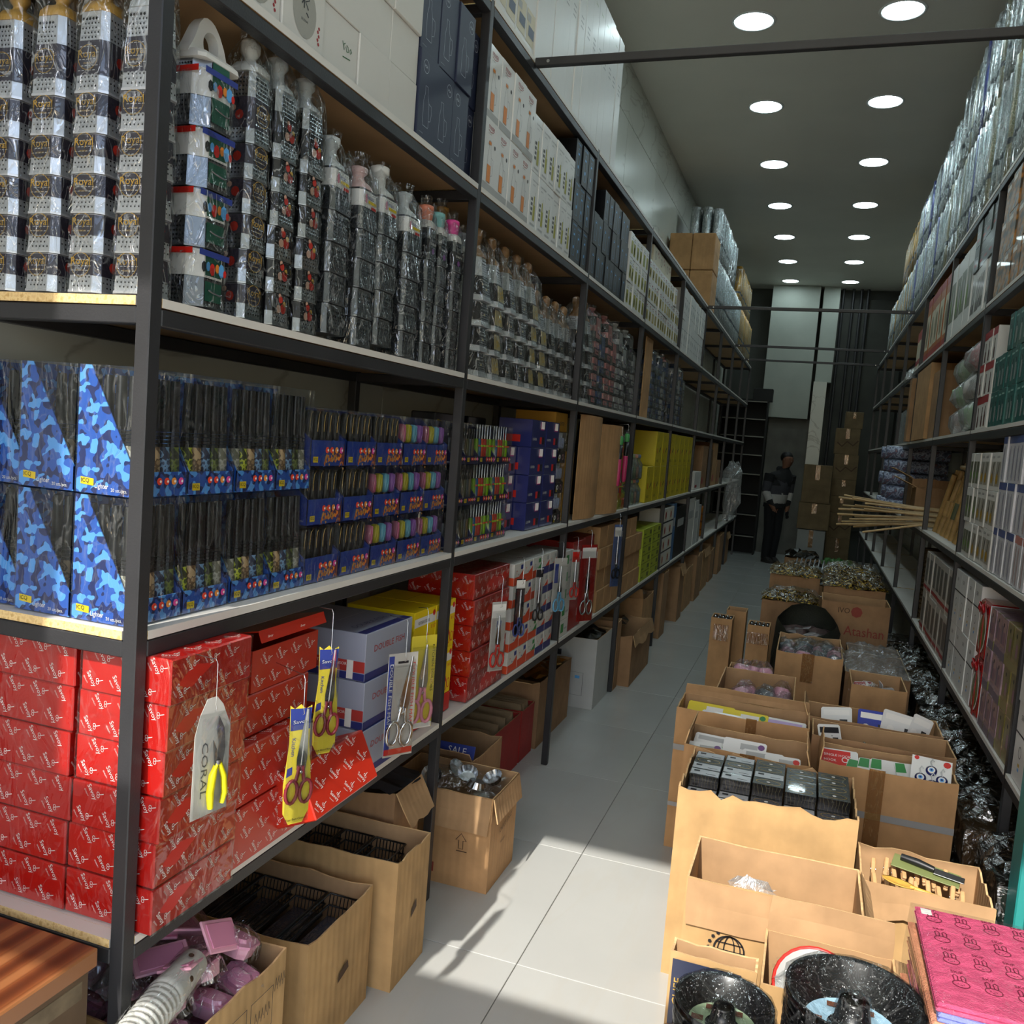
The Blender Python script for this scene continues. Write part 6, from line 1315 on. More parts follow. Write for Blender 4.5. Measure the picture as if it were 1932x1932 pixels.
# ---- carton rows with carded goods
def a_strip(b, w, d, h): rect(b, 0, h*.70, w, h*.74, 0, -.0065); rect(b, 0, h*.3, w, h*.33, 0, -.0065); return [GREY]
carton(.765, 3.07, 1.185, 3.32, .58, 'open carton of white blister cards behind the tan carton', GC, CARD, torn=.01, flaps=(('L', .06, -12), ('R', .05, -15)), tape=[(.19, .40, .24, .58)])
carton(.675, 3.50, 1.18, 3.73, .58, 'open carton of yellow picture cards beside the floor path', GC, CARD, torn=.008, art=a_strip, flaps=(('B', .05, -10),), tape=[(.27, .42, .31, .58)])
carton(1.215, 3.16, 1.65, 3.38, .58, 'open carton of evil-eye hook cards with brown tape', GC, CARD, torn=.012, art=a_strip, flaps=(('L', .06, -8),), tape=[(.16, .05, .21, .58), (.0, .22, .435, .30)])
carton(1.19, 3.44, 1.68, 3.66, .58, 'open carton of clear suction hooks, middle of the three wide ones', GC, CARD2, torn=.006)
carton(1.17, 3.69, 1.67, 3.92, .58, 'open carton of blue and white cards, farthest of the three wide ones', GC, CARD2, torn=.006, flaps=(('L', .05, 20),))
def cardthing(x, y, z, w, h, m, rot, lab, grp, art=None, mats=()):
    b = MB(); c = .006
    pts = [(-w/2+c, 0), (w/2-c, 0), (w/2, c), (w/2, h-c), (w/2-c, h), (-w/2+c, h), (-w/2, h-c), (-w/2, c)]; outline(b, pts, .0018, 0)
    if art: art(b, w, h)
    ob('blister_card', b.mesh('blister_card', [m]+list(mats)), None, (x, y, z), rot=rot, label=lab, cat='card', group=grp)
WC = mat('white_card_gloss', '#dcdcd8', .3, coat=.2); YCD = mat('yellow_card_gloss', '#dcc81c', .35, coat=.2)
def a_c1(b, w, h): rect(b, -w*.1, h*.6, w*.3, h*.85, 1, -.0006); b.disc((w*.38, -.0006, h*.8), .012, n=10, mi=2); b.stroke([(-w*.3, h*.3), (w*.4, h*.35)], .003, (0, -.0006, 0), XR, UP, 3)
def a_c2(b, w, h): rect(b, -w*.42, h*.7, w*.42, h*.9, 1, -.0006); rect(b, w*.1, h*.35, w*.35, h*.55, 3, -.0006); b.disc((-w*.25, -.0006, h*.4), .014, n=9, mi=2)
for k, (x, y, w, a, m, art, lab) in enumerate(((.79, 3.66, .19, 55, YCD, a_c1, 'yellow card with bottle picture, outermost'), (.93, 3.62, .18, 52, YCD, a_c1, 'yellow card with white lower half, second'), (1.07, 3.61, .19, 55, WC, a_c2, 'white card with purple mark, third'), (.84, 3.58, .16, 60, WC, a_c2, 'white card half buried, fourth'))):
    cardthing(x, y-.05, .50, w, .10, m, (R(-a), 0, R(-4)), lab+' in the carton beside the path', 'cards in aisle cartons', art, (WHITE, GREEN, INK) if m is YCD else (mat('lilac_print', '#b9a4d0', .4), VIOL, INK))
for k, (x, y, w, a, art, lab) in enumerate(((.86, 3.24, .17, 58, a_c2, 'white card with barcode'), (.96, 3.22, .15, 50, a_c1, 'white card with purple corner'), (1.03, 3.17, .14, 62, a_c2, 'white card with green edge'), (1.10, 3.15, .12, 60, a_c1, 'red edged white card'), (.83, 3.17, .13, 66, a_c1, 'white card with gold ring'))):
    cardthing(x, y-.06, .51, w, .10, WC, (R(-a), 0, R(-5+3*k)), lab+' in the carton behind the tan one', 'cards in aisle cartons', art, (GREYB, VIOL if k != 3 else RED, GREEN))
def a_red(b, w, h): rect(b, -w*.48, h*.35, w*.3, h*.95, 1, -.0006); b.text('SINGLE HOOK', (-w*.4, -.0012, h*.7), XR, UP, .010, 2); b.text('HOOK', (-w*.4, -.0012, h*.5), XR, UP, .010, 2); b.ring((w*.15, -.0012, h*.6), .010, .003, mi=2, n=12)
def a_grn(b, w, h): b.poly([(-w*.5, -.0006, h*.6), (-w*.2, -.0006, h*.6), (-w*.2, -.0006, h*.98), (-w*.46, -.0006, h*.98)], 1)
cardthing(1.29, 3.27, .50, .13, .11, WC, (R(-55), 0, R(4)), 'white card with red single hook panel in the evil-eye carton', 'cards in aisle cartons', a_red, (RED, WHITE))
for k in range(5): cardthing(1.36+.045*k, 3.24+.012*(k % 2), .495+.004*k, .12, .10, WC, (R(-60+5*(k % 3)), 0, R(-10+6*k)), 'white card with green corner, %s in the evil-eye carton' % ORD[k], 'cards in aisle cartons', a_grn, (GREEN,))
t = ob('evil_eye_hook_card', None, None, (1.565, 3.185, .535), rot=(R(-48), 0, R(-10)), label='white card of blue evil-eye hooks lying on the taped carton', cat='card')
b = MB(); outline(b, [(-.06, 0), (.065, 0), (.06, .12), (-.065, .12)], .0018, 0); b.disc((.045, -.0008, .105), .012, n=9, mi=1); b.disc((-.05, -.0008, .112), .008, n=8, mi=1)
ob('backing_card', b.mesh('backing_card', [WC, RED]), t)
eyeb = MB().lathe([(.017, 0), (.018, .006), (.012, .009)], 18, mi=0).lathe([(.012, .0088), (.011, .0102)], 16, mi=1).lathe([(.007, .0103), (.006, .0112)], 12, mi=2).lathe([(.0035, .0113), (.002, .0118)], 10, mi=0).mesh('eye_disc', [mat('cobalt_plastic', '#141c5c', .2, coat=.5), WHITE, SKYB])
for x, z in ((-.03, .035), (0, .07), (.035, .04), (.008, .018)):
    ob('eye_disc', eyeb, t, (x, 0, z), rot=(R(90), 0, 0)); ob('hook_loop', MB().tube([(x, -.006, z+.015), (x-.006, -.010, z+.03), (x, -.012, z+.04), (x+.006, -.008, z+.034)], .0022, 6).mesh('hook_loop', CLEARW), t)
sc_ = MB().lathe([(0, .02), (.012, .018), (.024, 0)], 14).lathe([(.004, .018), (.004, .03), (.007, .034), (0, .037)], 8).mesh('suction_hook', GLASSY)
rg = random.Random(3)
for k in range(14): ob('suction_hook', sc_, None, (1.26+.028*k+rg.uniform(-.005, .005), 3.50+rg.uniform(0, .06), .525-.004*k*.6), rot=(rg.uniform(-.5, .5), rg.uniform(-.5, .5), 0), label='clear suction hook, %s along the heap in the middle wide carton' % ORD[k], cat='hook', group='clear suction hooks')
cardthing(1.27, 3.50, .50, .09, .11, WC, (R(-30), 0, R(25)), 'white card with black edge among the suction hooks', 'cards in aisle cartons', a_c2, (INK, INK, INK))
for k, (x, w, m, lab) in enumerate(((1.29, .12, WC, 'white card with dots'), (1.43, .13, mat('blue_card_gloss', '#2c3c9a', .3), 'blue card with white circles'), (1.52, .15, WC, 'tilted white card'), (1.58, .08, WC, 'narrow white card'))):
    cardthing(x, 3.76+.01*k, .50, w, .12, m, (R(-40+8*k), R(10*(k-1)), R(-6+5*k)), lab+' in the farthest wide carton', 'cards in aisle cartons', a_c2, (WHITE, WHITE, INK))
# ---- pink and grey bagged goods
carton(.79, 3.86, 1.115, 4.30, .58, 'low open carton of bagged pink and grey pots', GC, CARD, torn=.004, bow=.008)
carton(.80, 4.33, 1.0, 4.5, .56, 'small carton half hidden behind the pot carton', GC, CARD2, torn=.006)
carton(1.005, 4.77, 1.335, 5.30, .60, 'deep open carton with a brown tape patch and silver bags', GC, CARD, torn=.014, tape=[(.13, .45, .19, .60)])
carton(1.36, 4.34, 1.60, 4.64, .58, 'open carton of clear bagged clips next to the deep one', GC, CARD, torn=.003, bow=.01, tape=[(.06, .36, .24, .40)])
pot = MB().loft([rrect(.07, .06, 0), rrect(.085, .075, .03), rrect(.085, .075, .07), rrect(.06, .05, .085)], 0, smooth=True)
pots = [(pot.mesh('pot', PINKT), 'pink'), (MB().loft([rrect(.07, .06, 0), rrect(.085, .075, .03), rrect(.085, .075, .07), rrect(.06, .05, .085)], 0, smooth=True).mesh('pot', mat('slate_grey_plastic', '#6a7078', .35)), 'grey')]
pbag = MB().loft([rrect(.09, .08, -.002), rrect(.10, .09, .04), rrect(.09, .08, .085), rrect(.04, .03, .115)], 0, False, True).jitter(.005, 7).mesh('plastic_bag', BAG)
for k, (x, y, c) in enumerate(((.86, 3.95, 1), (.88, 4.10, 0), (.98, 4.05, 1), (.92, 4.2, 0), (1.06, 4.04, 0), (1.05, 4.17, 0), (.97, 4.18, 1), (.95, 3.93, 1), (1.05, 3.93, 0))):
    o = ob('bagged_pot', None, None, (x, y, .44+.012*(k % 3)), rot=(.2*math.sin(k), .3*math.cos(k*2), k), label='bagged %s pot, %s in the low open carton' % (pots[c][1], ORD[k]), cat='pot', group='bagged pots'); ob('pot', pots[c][0], o); ob('plastic_bag', pbag, o)
for k in range(12):
    c = 0 if k % 3 == 1 else 1
    o = ob('bagged_pot', None, None, (1.06+.075*(k % 4), 4.85+.13*(k//4), .49+.015*(k % 2)), rot=(.3*math.sin(k*3), .3*math.cos(k), k), label='bagged %s pot, %s in the deep open carton' % (pots[c][1], ORD[k]), cat='pot', group='bagged pots'); ob('pot', pots[c][0], o); ob('plastic_bag', pbag, o)
for k in range(3): o = ob('bagged_pot', None, None, (.85+.06*k, 4.40, .49), rot=(0, .2, k), label='bagged pink pot, %s in the small half-hidden carton' % ORD[k], cat='pot', group='bagged pots'); ob('pot', pots[0][0], o); ob('plastic_bag', pbag, o)
for k in range(8): cardthing(1.40+.022*k, 4.42+.05*(k % 3), .50+.008*(k % 2), .07, .06, WC, (R(-50+20*(k % 3)), R(12*(k % 4)-15), R(20*k)), 'small bagged clip card, %s in the carton of clips' % ORD[k], 'clip cards', a_red, (REDB, WHITE))
ob('clear_plastic_bag', crumple(.2, .25, .06, 7, 31, BAG), None, (1.38, 4.36, .50), label='clear crumpled bag over the clip cards', cat='plastic bag')
ob('clear_plastic_bag', crumple(.30, .48, .08, 9, 32, BAG), None, (1.02, 4.8, .54), label='clear crumpled bag over the pots in the deep carton', cat='plastic bag')
# ---- tall narrow cartons of pens
CH_ = MB()
for i in range(5):
    for j in range(3): CH_.lathe([(.009, 0), (.009, .02), (.004, .024)], 8, (.018+.024*i, .02+.03*j, 0), (i+j) % 2)
CH_ = CH_.mesh('pen_tops', [BLKP, STEEL])
for k, (x, y, w, d, h, lab) in enumerate(((.585, 5.55, .128, .16, .58, 'tall narrow carton with shiny tape, standing foremost'), (.65, 5.86, .125, .16, .585, 'tall narrow carton behind the taped one'), (.81, 5.50, .13, .16, .575, 'tall narrow carton standing apart beside the other two'))):
    t = carton(x, y, x+w, y+d, h, lab, 'tall narrow cartons', CARD, torn=.002, tape=[(.02, .44, .11, .54)] if k == 0 else ([(.0, .46, .125, .53)] if k == 2 else None), bow=.002)
    for i in range(5):
        for j in range(3): ob('metal_pen_tube', MB().lathe([(.010, 0), (.010, .10), (.004, .106)], 9).mesh('metal_pen_tube', (BLKP, STEEL)[(i+j) % 2]), None, (x+.018+.0235*i, y+.03+.045*j, h-.105), label='upright metal tube, %s across, %s row, in the %s' % (ORD[i], ORD[j], ('taped narrow carton', '', 'lone narrow carton')[k]), cat='tube', group='upright metal tubes') if i+3*j < 99 and k != 1 else None
# ---- sack, printed carton and gold tinsel cartons
GRNS = mat('dark_green_sack_weave', '#23261d', .7, var=.3, vscale=12, bump=.4, bscale=120)
sk = MB(); rs = []; rg = random.Random(4)
for z, k in ((0, .9), (.15, 1.05), (.34, 1.1), (.46, .95), (.55, 1.0), (.60, .9)): rs.append([(.19*k*math.cos(a*.4488)*(1+rg.uniform(-.07, .07)), .22*k*math.sin(a*.4488)*(1+rg.uniform(-.07, .07)), z+rg.uniform(-.015, .015)+(.06*math.sin(a*.4488) if z > .5 else 0)) for a in range(14)])
sk.loft(rs, 0, True, False, True); t = ob('dark_sack', None, None, (1.15, 5.79, 0), label='dark green woven sack with its mouth open behind the deep carton', cat='sack'); ob('sack_cloth', sk.mesh('sack_cloth', GRNS), t); ob('sack_fill', crumple(.3, .32, .06, 7, 8, mat('mixed_wrapper_print', '#5a4a48', .3, var=.8, vscale=18)), t, (-.15, -.15, .50))
def a_ata(b, w, d, h):
    b.text('Atashan', (w*.36, -.0065, h*.70), XR, UP, .06, 0, width=.24); b.text('IVO', (w*.25, -.0065, h*.90), XR, UP, .035, 2, width=.07); b.disc((w*.52, -.0065, h*.92), .035, n=8, mi=0); rect(b, w*.47, h*.42, w*.62, h*.5, 0, -.0065); return [REDINK, WHITE, BROWNINK]
carton(1.23, 6.06, 1.645, 6.40, .70, 'brown carton with red script lettering behind the woven sack', 'tinsel cartons', CARD2, torn=.006, art=a_ata, bow=.004)
TIN = ramp_mat('gold_tinsel', [(0, '#120e06'), (.46, '#2e230a'), (.54, '#8a6a18'), (.64, '#b89a40')], 60, .25, const=False, detail=3, bump=.8, metal=.5)
for k, (x0, y0, x1, y1, h, w) in enumerate(((.84, 6.42, 1.21, 6.75, .60, 'sack side, near'), (1.24, 6.48, 1.64, 6.85, .74, 'near the rack, near'), (.86, 6.95, 1.22, 7.35, .72, 'sack side, far'), (1.25, 7.0, 1.64, 7.4, .76, 'near the rack, far'))):
    carton(x0, y0, x1, y1, h, 'brown carton heaped with gold tinsel, %s' % w, 'tinsel cartons', CARD2, torn=.008)
    ob('gold_tinsel_heap', crumple(x1-x0+.02, y1-y0+.02, .10, 11, 40+k, TIN), None, (x0-.01, y0-.01, h-.03), label='glittering gold tinsel heap, %s' % w, cat='tinsel', group='tinsel heaps')
    ob('clear_plastic_bag', crumple(x1-x0+.03, y1-y0+.03, .12, 9, 50+k, BAG), None, (x0-.015, y0-.015, h-.02), label='clear film over the gold tinsel, %s' % w, cat='plastic bag', group='film over tinsel')
for k, (x0, y0, x1, y1, h) in enumerate(((1.36, 4.95, 1.68, 5.5, .5), (1.40, 5.55, 1.70, 5.95, .46))):
    carton(x0, y0, x1, y1, h, 'brown carton beside the rack with clear film on top, %s' % ('near', 'far')[k], GC, CARD2, torn=.006)
    ob('clear_plastic_bag', crumple(x1-x0, y1-y0, .07, 9, 60+k, HAZY), None, (x0, y0, h-.02), label='crumpled film on the carton beside the rack, %s' % ('near', 'far')[k], cat='plastic bag', group='film on rack-side cartons')
# ------------------------------------------------------------------ goods on the other rack
ZR = [z+.0092 for z in LEV]
def rgrid(name, me, y0, lev, nc, nr, w, h, lab, group, x=RX+.008, cat='box', skip=(), meshes=None, z=None):
    grid(name, me, x, y0, ZR[lev] if z is None else z, nc, nr, w, h, lab, cat, group, side='R', skip=skip, meshes=meshes)
# low shelf: rose and olive gift cartons
ROSEB = ramp_mat('rose_kitchen_print', [(0, '#5d5340'), (.4, '#8c7480'), (.52, '#a98c94'), (.62, '#6c6a3c')], 14, .35, const=False, detail=3, coat=.3)
OLIVB = ramp_mat('olive_kitchen_print', [(0, '#4c4a22'), (.42, '#7a7238'), (.55, '#a08c6c'), (.66, '#8a6a60')], 14, .35, const=False, detail=3, coat=.3)
def p_gift(b): rect(b, .012, .045, .09, .145, 1); rect(b, .02, .055, .045, .12, 2, F*2); rect(b, .05, .055, .08, .10, 3, F*2); b.disc((.05, F*2, .125), .008, mi=4); rect(b, .0, .0, .105, .03, 2)
g1 = pmesh('rose_gift_carton', .105, .2, .152, [ROSEB, mat('blush_print', '#a98a86', .4), mat('plum_print', '#6e6270', .4), mat('mauve_print', '#8c6c78', .4), INK], p_gift); g2 = pmesh('olive_gift_carton', .105, .2, .152, [OLIVB, mat('khaki_print', '#7d7455', .4), mat('dull_straw_print', '#8a8058', .4), mat('mauve_print', '#8c6c78', .4), INK], p_gift)
for c in range(5):
    rgrid('gift_carton', g2 if c < 2 else g1, 3.235+.108*c, 0, 1, 3, .105, .152, '%s kitchen gift carton, %s from the first post, %%s' % (('olive', 'rose')[c >= 2], ORD[c]), 'kitchen gift cartons')
WEDGE = mat('white_spine', '#c9cacb', .4)
for r in range(3): ob('white_spine_card', MB().box(0, 0, 0, .006, .19, .152).mesh('white_spine_card', WEDGE), None, (RX+.004, 3.776, ZR[0]+r*.1535), R90, label='white carton edge beside the rose gift cartons, %s' % ('lower', 'middle', 'upper')[r], cat='card', group='white carton edges')
# red ribboned hampers
for r in range(2):
    t = ob('red_wrapped_hamper', None, None, (RX+.006, 3.99, ZR[0]+r*.232), R90, label='red wrapped hamper with oval window beside the gift cartons, %s' % ('lower', 'upper')[r], cat='hamper', group='red wrapped hampers')
    ob('hamper_body', MB().box(0, 0, 0, .19, .2, .228, 0, .01).disc((.095, F*2, .114), .075, n=22, mi=1, ry=.095).disc((.095, F*3, .10), .06, n=20, mi=2, ry=.07).mesh('hamper_body', [mat('cherry_film', '#9c1418', .25, coat=.5), WHITE, mat('pickle_print', '#5f6a34', .4, var=.4, vscale=40)]), t)
    ob('ribbon', MB().box(.082, -.004, .0, .108, -.0015, .228).mesh('ribbon', mat('cherry_film', '#9c1418')), t); ob('bow', MB().tube([(.095, -.008, .19), (.06, -.014, .215), (.045, -.012, .195), (.07, -.01, .18), (.095, -.008, .19), (.13, -.014, .215), (.145, -.012, .195), (.12, -.01, .18), (.095, -.008, .19)], .006, 6).mesh('bow', mat('cherry_film', '#9c1418')), t)
def p_seri(b): rect(b, .0, .15, .16, .156, 1); b.text('SERI', (.05, F, .20), XR, UP, .016, 1); b.ring((.08, F, .10), .018, .003, mi=2, n=14); rect(b, .07, .04, .09, .05, 3); rect(b, .07, .055, .09, .065, 4)
se = pmesh('white_appliance_carton', .16, .22, .25, [WBOX2, INK, mat('dark_grey_print', '#4a4a4c'), SKYB, mat('sunny_print', '#c8a02c', .4)], p_seri)
rgrid('white_appliance_carton', se, 4.02, 0, 4, 2, .16, .25, 'white appliance carton beside the red hampers, %s', 'white appliance cartons')
rgrid('white_appliance_carton', se, 2.84, 0, 2, 2, .16, .25, 'white appliance carton before the first post, %s', 'white appliance cartons')
wr2 = pmesh('white_red_band_carton', .15, .22, .235, [mat('warm_white_carton', '#b4aea6', .4), REDB, GREYB, mat('steel_print', '#5d5a56', .4)], lambda b: (rect(b, 0, .02, .15, .04, 1), rect(b, .03, .06, .12, .2, 3)))
rgrid('white_red_band_carton', wr2, 4.77, 0, 7, 2, .15, .235, 'pale carton with red band and grey picture, %s', 'red band cartons')
WICK = ramp_mat('wicker_weave', [(0, '#4a3820'), (.5, '#8a6c40'), (.6, '#6a5230')], 90, .7, kind='wave', const=False, dist=3, bump=.8)
bk = MB(); 
for k in range(14): bk.lathe([(.08, .030*k), (.088, .030*k+.015), (.08, .030*k+.029)], 14, cap=False)
bk = bk.mesh('wicker_stack', WICK)
rsk = MB().lathe([(.085, 0), (.095, .012), (.085, .028), (.075, .028)], 16, cap=False).mesh('wicker_tray', WICK)
for c in range(2):
    for k in range(15): ob('wicker_tray', rsk, None, (RX+.11, 5.98+.22*c+(.08 if c else 0), ZR[0]+.030*k), label='round wicker tray, %s from the bottom in the %s stack' % (ORD[k], ('near', 'far')[c]), cat='tray', group='wicker trays')
# second shelf
def p_br(b): rect(b, .0, .15, .07, .178, 1); b.stroke([(.035, .01), (.035, .14)], .012, (0, F, 0), XR, UP, 2); b.stroke([(.02, .02), (.022, .13)], .004, (0, F, 0), XR, UP, 3)
brm = pmesh('brush_carton', .075, .16, .178, [mat('white_satin_carton', '#c8c8cc', .35), mat('slate_blue_print', '#4a5a8c', .4), mat('lavender_grey_print', '#8c8ca0', .4), GREY], p_br)
brm2 = pmesh('brush_carton', .075, .16, .178, [mat('white_satin_carton', '#c8c8cc'), mat('salmon_print', '#b87a70', .4), mat('blush_print', '#a98a86'), GREY], p_br)
rgrid('brush_carton', brm, 3.235, 1, 9, 3, .075, .178, 'slim white brush carton on the second shelf, %s', 'slim brush cartons', meshes={(c, r): brm2 for c in range(9) for r in range(3) if c < 3 or (r == 0 and c < 4)})
def p_ladle(b): rect(b, .015, .02, .10, .12, 1); b.disc((.05, F*2, .05), .022, n=12, mi=2); b.stroke([(.055, .06), (.07, .115)], .008, (0, F*2, 0), XR, UP, 3); b.text('GOLDEN', (.02, F*2, .135), XR, UP, .009, 3)
ld = pmesh('ladle_carton', .115, .18, .158, [WBOX, mat('linen_print', '#9c988c', .4), mat('mustard_print', '#b08a20', .4), INK], p_ladle)
rgrid('ladle_carton', ld, 3.94, 1, 4, 3, .115, .158, 'white carton with mustard ladle picture, %s', 'ladle cartons')
ld2 = pmesh('green_ladle_carton', .08, .18, .158, [WBOX, mat('moss_grey_print', '#6f7460', .4), mat('leaf_print', '#6d8a4a'), INK], lambda b: (rect(b, .01, .02, .07, .12, 1), b.disc((.04, F*2, .06), .018, mi=2, n=12), b.stroke([(.04, .07), (.05, .12)], .006, (0, F*2, 0), XR, UP, 3)))
rgrid('green_ladle_carton', ld2, 4.42, 1, 3, 3, .08, .158, 'white carton with green ladle picture by the second post, %s', 'green ladle cartons')
# bundles of bamboo poles and loose broom sticks
BAM = mat('bamboo_cane', '#9a7a48', .5, var=.25, vscale=25); BAMG = mat('green_cane_label', '#4a5238', .5); STICK = mat('pale_stick_wood', '#b79c70', .55, var=.15, vscale=20)
rg = random.Random(9)
for k in range(14):
    y = 4.86+.085*k+rg.uniform(-.02, .02); b = MB().tube([(0, 0, 0), (.06+rg.uniform(0, .05), -.06+rg.uniform(-.05, .05), .36+rg.uniform(-.04, .03))], .017, 8).tube([(.02, -.02, .11), (.035, -.03, .20)], .0176, 8, 1)
    ob('bamboo_cane', b.mesh('bamboo_cane', [BAM, BAMG if k % 3 == 0 else BAM]), None, (RX+.05+.03*(k % 2), y+.12, ZR[1]+.006), rot=(0, 0, 0), label='thick bamboo cane leaning on the second shelf, %s from the second post' % ORD[k], cat='cane', group='leaning bamboo canes')
for k in range(5): ob('bamboo_cane', MB().tube([(0, 0, 0), (.04, .48, .01)], .013, 7).mesh('bamboo_cane', [BAM]), None, (RX+.04+.02*k, 4.95, ZR[1]+.40+.012*(k % 2)), label='bamboo cane lying across the leaning canes, %s from the aisle' % ORD[k], cat='cane', group='lying bamboo canes')
for k in range(20):
    zz = ZR[1]+.002+.034*(k//5); y = 6.32+.07*(k % 5)+.02*(k//5 % 2); L = .36+.16*((k*7) % 5)/4; s_ = .05+.04*(k % 5)
    b = MB().tube([(-L, s_*1.6+.05*((k*3) % 4), -.075+.030*(k//5)+.012*((k*5) % 3)), (-.02, .03, .012), (.34, 0, .012)], .0075, 7); b.tube([(.16, .013, .012), (.34, 0, .012)], .010, 7, 1)
    ob('broom_stick', b.mesh('broom_stick', [STICK, BLKP]), None, (RX+.02, y, zz), label='pale broom stick poking out of the second shelf, %s in the bundle' % ORD[k], cat='stick', group='broom sticks poking out')
for k, (y, z, w) in enumerate(((7.0, ZR[1], .34), (7.32, ZR[1]+.002, .3))): carton(RX+.02, y, RX+.34, y+.3, .25+.06*k, 'battered carton behind the broom sticks, %s' % ('near', 'far')[k], 'cartons on the other rack', CARD2, z=z, torn=.02, flaps=(('L', .16, 65),))
PATR = ramp_mat('blue_bead_roll_print', [(0, '#2c3040'), (.4, '#5a6480'), (.5, '#a9b4cc'), (.58, '#4a5470'), (.7, '#8c6a70')], 26, .35, const=False, detail=2)
for r in range(5):
    for c in range(2):
        b = MB().lathe([(.05, 0), (.055, .004), (.055, .50-.04*(r % 2)), (.05, .504-.04*(r % 2))], 14)
        ob('patterned_roll', b.mesh('patterned_roll', PATR), None, (1.66+.03*(r % 2), 8.25+.55*c, ZR[1]+.056+.112*r), rot=(0, R(90), 0), label='blue bead-patterned roll lying across the far shelf, %s row, %s' % (('bottom', 'second', 'third', 'fourth', 'top')[r], ('near', 'far')[c]), cat='roll', group='patterned rolls')
# third shelf: teal, red-white, wrapped pillows, brown cartons
TEAL = mat('teal_carton', '#1d5c56', .38, var=.08, vscale=8, coat=.2)
def p_teal(b): b.stroke([(.03, .02), (.032, .09), (.036, .10)], .003, (0, F, 0), XR, UP, 1); rect(b, .03, .02, .055, .085, 2); rect(b, .036, .085, .048, .105, 3); b.stroke([(.055, .075), (.07, .07), (.066, .04), (.056, .036)], .003, (0, F*2, 0), XR, UP, 2); rect(b, .015, .125, .06, .132, 1)
tm = pmesh('teal_grinder_carton', .085, .16, .15, [TEAL, mat('mint_print', '#8cb4ac', .4), mat('pewter_print', '#8c9694', .4), INK], p_teal)
rgrid('teal_grinder_carton', tm, 3.235, 2, 13, 3, .085, .15, 'teal carton with grinder picture on the third shelf, %s', 'teal grinder cartons', skip=((10, 2), (11, 2), (12, 2)))
rgrid('teal_grinder_carton', tm, 2.86, 2, 3, 3, .085, .15, 'teal carton with grinder picture before the first post, %s', 'teal grinder cartons')
rw = pmesh('red_white_carton', .105, .16, .15, [WBOX, REDB, mat('maroon_bottle_print', '#4a1c18', .4), INK], lambda b: (rect(b, 0, .115, .105, .15, 1), b.stroke([(.05, .01), (.05, .06)], .03, (0, F, 0), XR, UP, 2), b.stroke([(.05, .06), (.05, .10)], .014, (0, F, 0), XR, UP, 2)))
rgrid('red_white_carton', rw, 4.395, 2, 3, 3, .105, .15, 'white carton with red top and dark bottle picture, %s', 'red and white bottle cartons')
for r in range(3):
    for c in range(2):
        col = (('#b9dcae', '#d8d4d0', '#e08a92'), ('#d8c4c4', '#b4d8a4', '#c4e0bc'))[c][r]
        b = MB().loft([rrect(.42, .26, .0, n=12), rrect(.5, .32, .04, n=12), rrect(.5, .32, .10, n=12), rrect(.40, .24, .145, n=12)], 0, smooth=True).jitter(.012, r*3+c)
        t = ob('wrapped_pillow', None, None, (RX+.17+.03*c, 5.12+.62*c, ZR[2]+.013+.152*r), R90, label='pillow in clear wrap on the third shelf, %s layer, %s stack' % (('bottom', 'middle', 'top')[r], ('near', 'far')[c]), cat='pillow', group='wrapped pillows'); ob('pillow_cloth', b.mesh('pillow_cloth', ramp_mat('pillow_print_'+col[1:], [(0, col), (.45, '#e4e4e0'), (.58, col)], 9, .6, const=False)), t)
        ob('clear_wrap', MB().loft([rrect(.44, .28, -.001, n=12), rrect(.52, .34, .04, n=12), rrect(.52, .34, .10, n=12), rrect(.42, .26, .150, n=12)], 0, True, True).jitter(.01, r*5+c).mesh('clear_wrap', HAZY), t)
for k, (y0, y1, h, m) in enumerate(((6.32, 6.62, .44, CARD2), (6.66, 7.5, .52, CARD), (7.69, 7.86, .5, CARD2))): ob('tall_brown_carton', pmesh('tall_brown_carton', y1-y0, .24, h, [m, CARD2], lambda b: rect(b, .0, h*.5, y1-y0, h*.503, 1)), None, (RX+.01-.02*k, y1, ZR[2]+.001), R90, label='tall brown carton on the third shelf past the wrapped pillows, %s' % ORD[k], cat='carton', group='tall brown cartons')
for k in range(9): ob('bagged_glassware', MB().loft([rrect(.14, .13, 0), rrect(.16, .15, .16), rrect(.13, .12, .28), rrect(.05, .05, .35)], 0, smooth=True).jitter(.012, k).mesh('bagged_glassware', HAZY), None, (RX+.14, 8.0+.24*k, ZR[2]+.013), label='bag of clear glassware on the third shelf, %s past the brown cartons' % ORD[k], cat='bag', group='bagged glassware')
ob('bagged_glassware', crumple(.22, .3, .2, 7, 77, HAZY), None, (RX-.06, 7.9, 2.26), label='clear bag hooked on the rack over the glassware', cat='bag')
# fourth shelf
def p_knife(b):
    for k in range(3): b.stroke([(.03+.035*k, .05), (.03+.035*k, .2)], .012, (0, F, 0), XR, UP, 1); b.stroke([(.03+.035*k, .03), (.03+.035*k, .08)], .018, (0, F*2, 0), XR, UP, 1)
kn = pmesh('knife_set_carton', .14, .2, .25, [WBOX2, INK, GREYB], p_knife)
rgrid('knife_set_carton', kn, 4.77, 3, 4, 1, .14, .25, 'white carton with black knife silhouettes on the fourth shelf, %s', 'knife set cartons')
dkc = pmesh('dark_slate_carton', .14, .2, .13, [mat('dark_slate_board', '#23302e', .35, coat=.3), REDB, GREY], lambda b: (rect(b, .02, .03, .09, .04, 1), rect(b, .02, .07, .1, .075, 2)))
rgrid('dark_slate_carton', dkc, 4.77, 3, 4, 2, .14, .13, 'dark slate carton on the knife set cartons, %s', 'dark slate cartons', z=ZR[3]+.252)
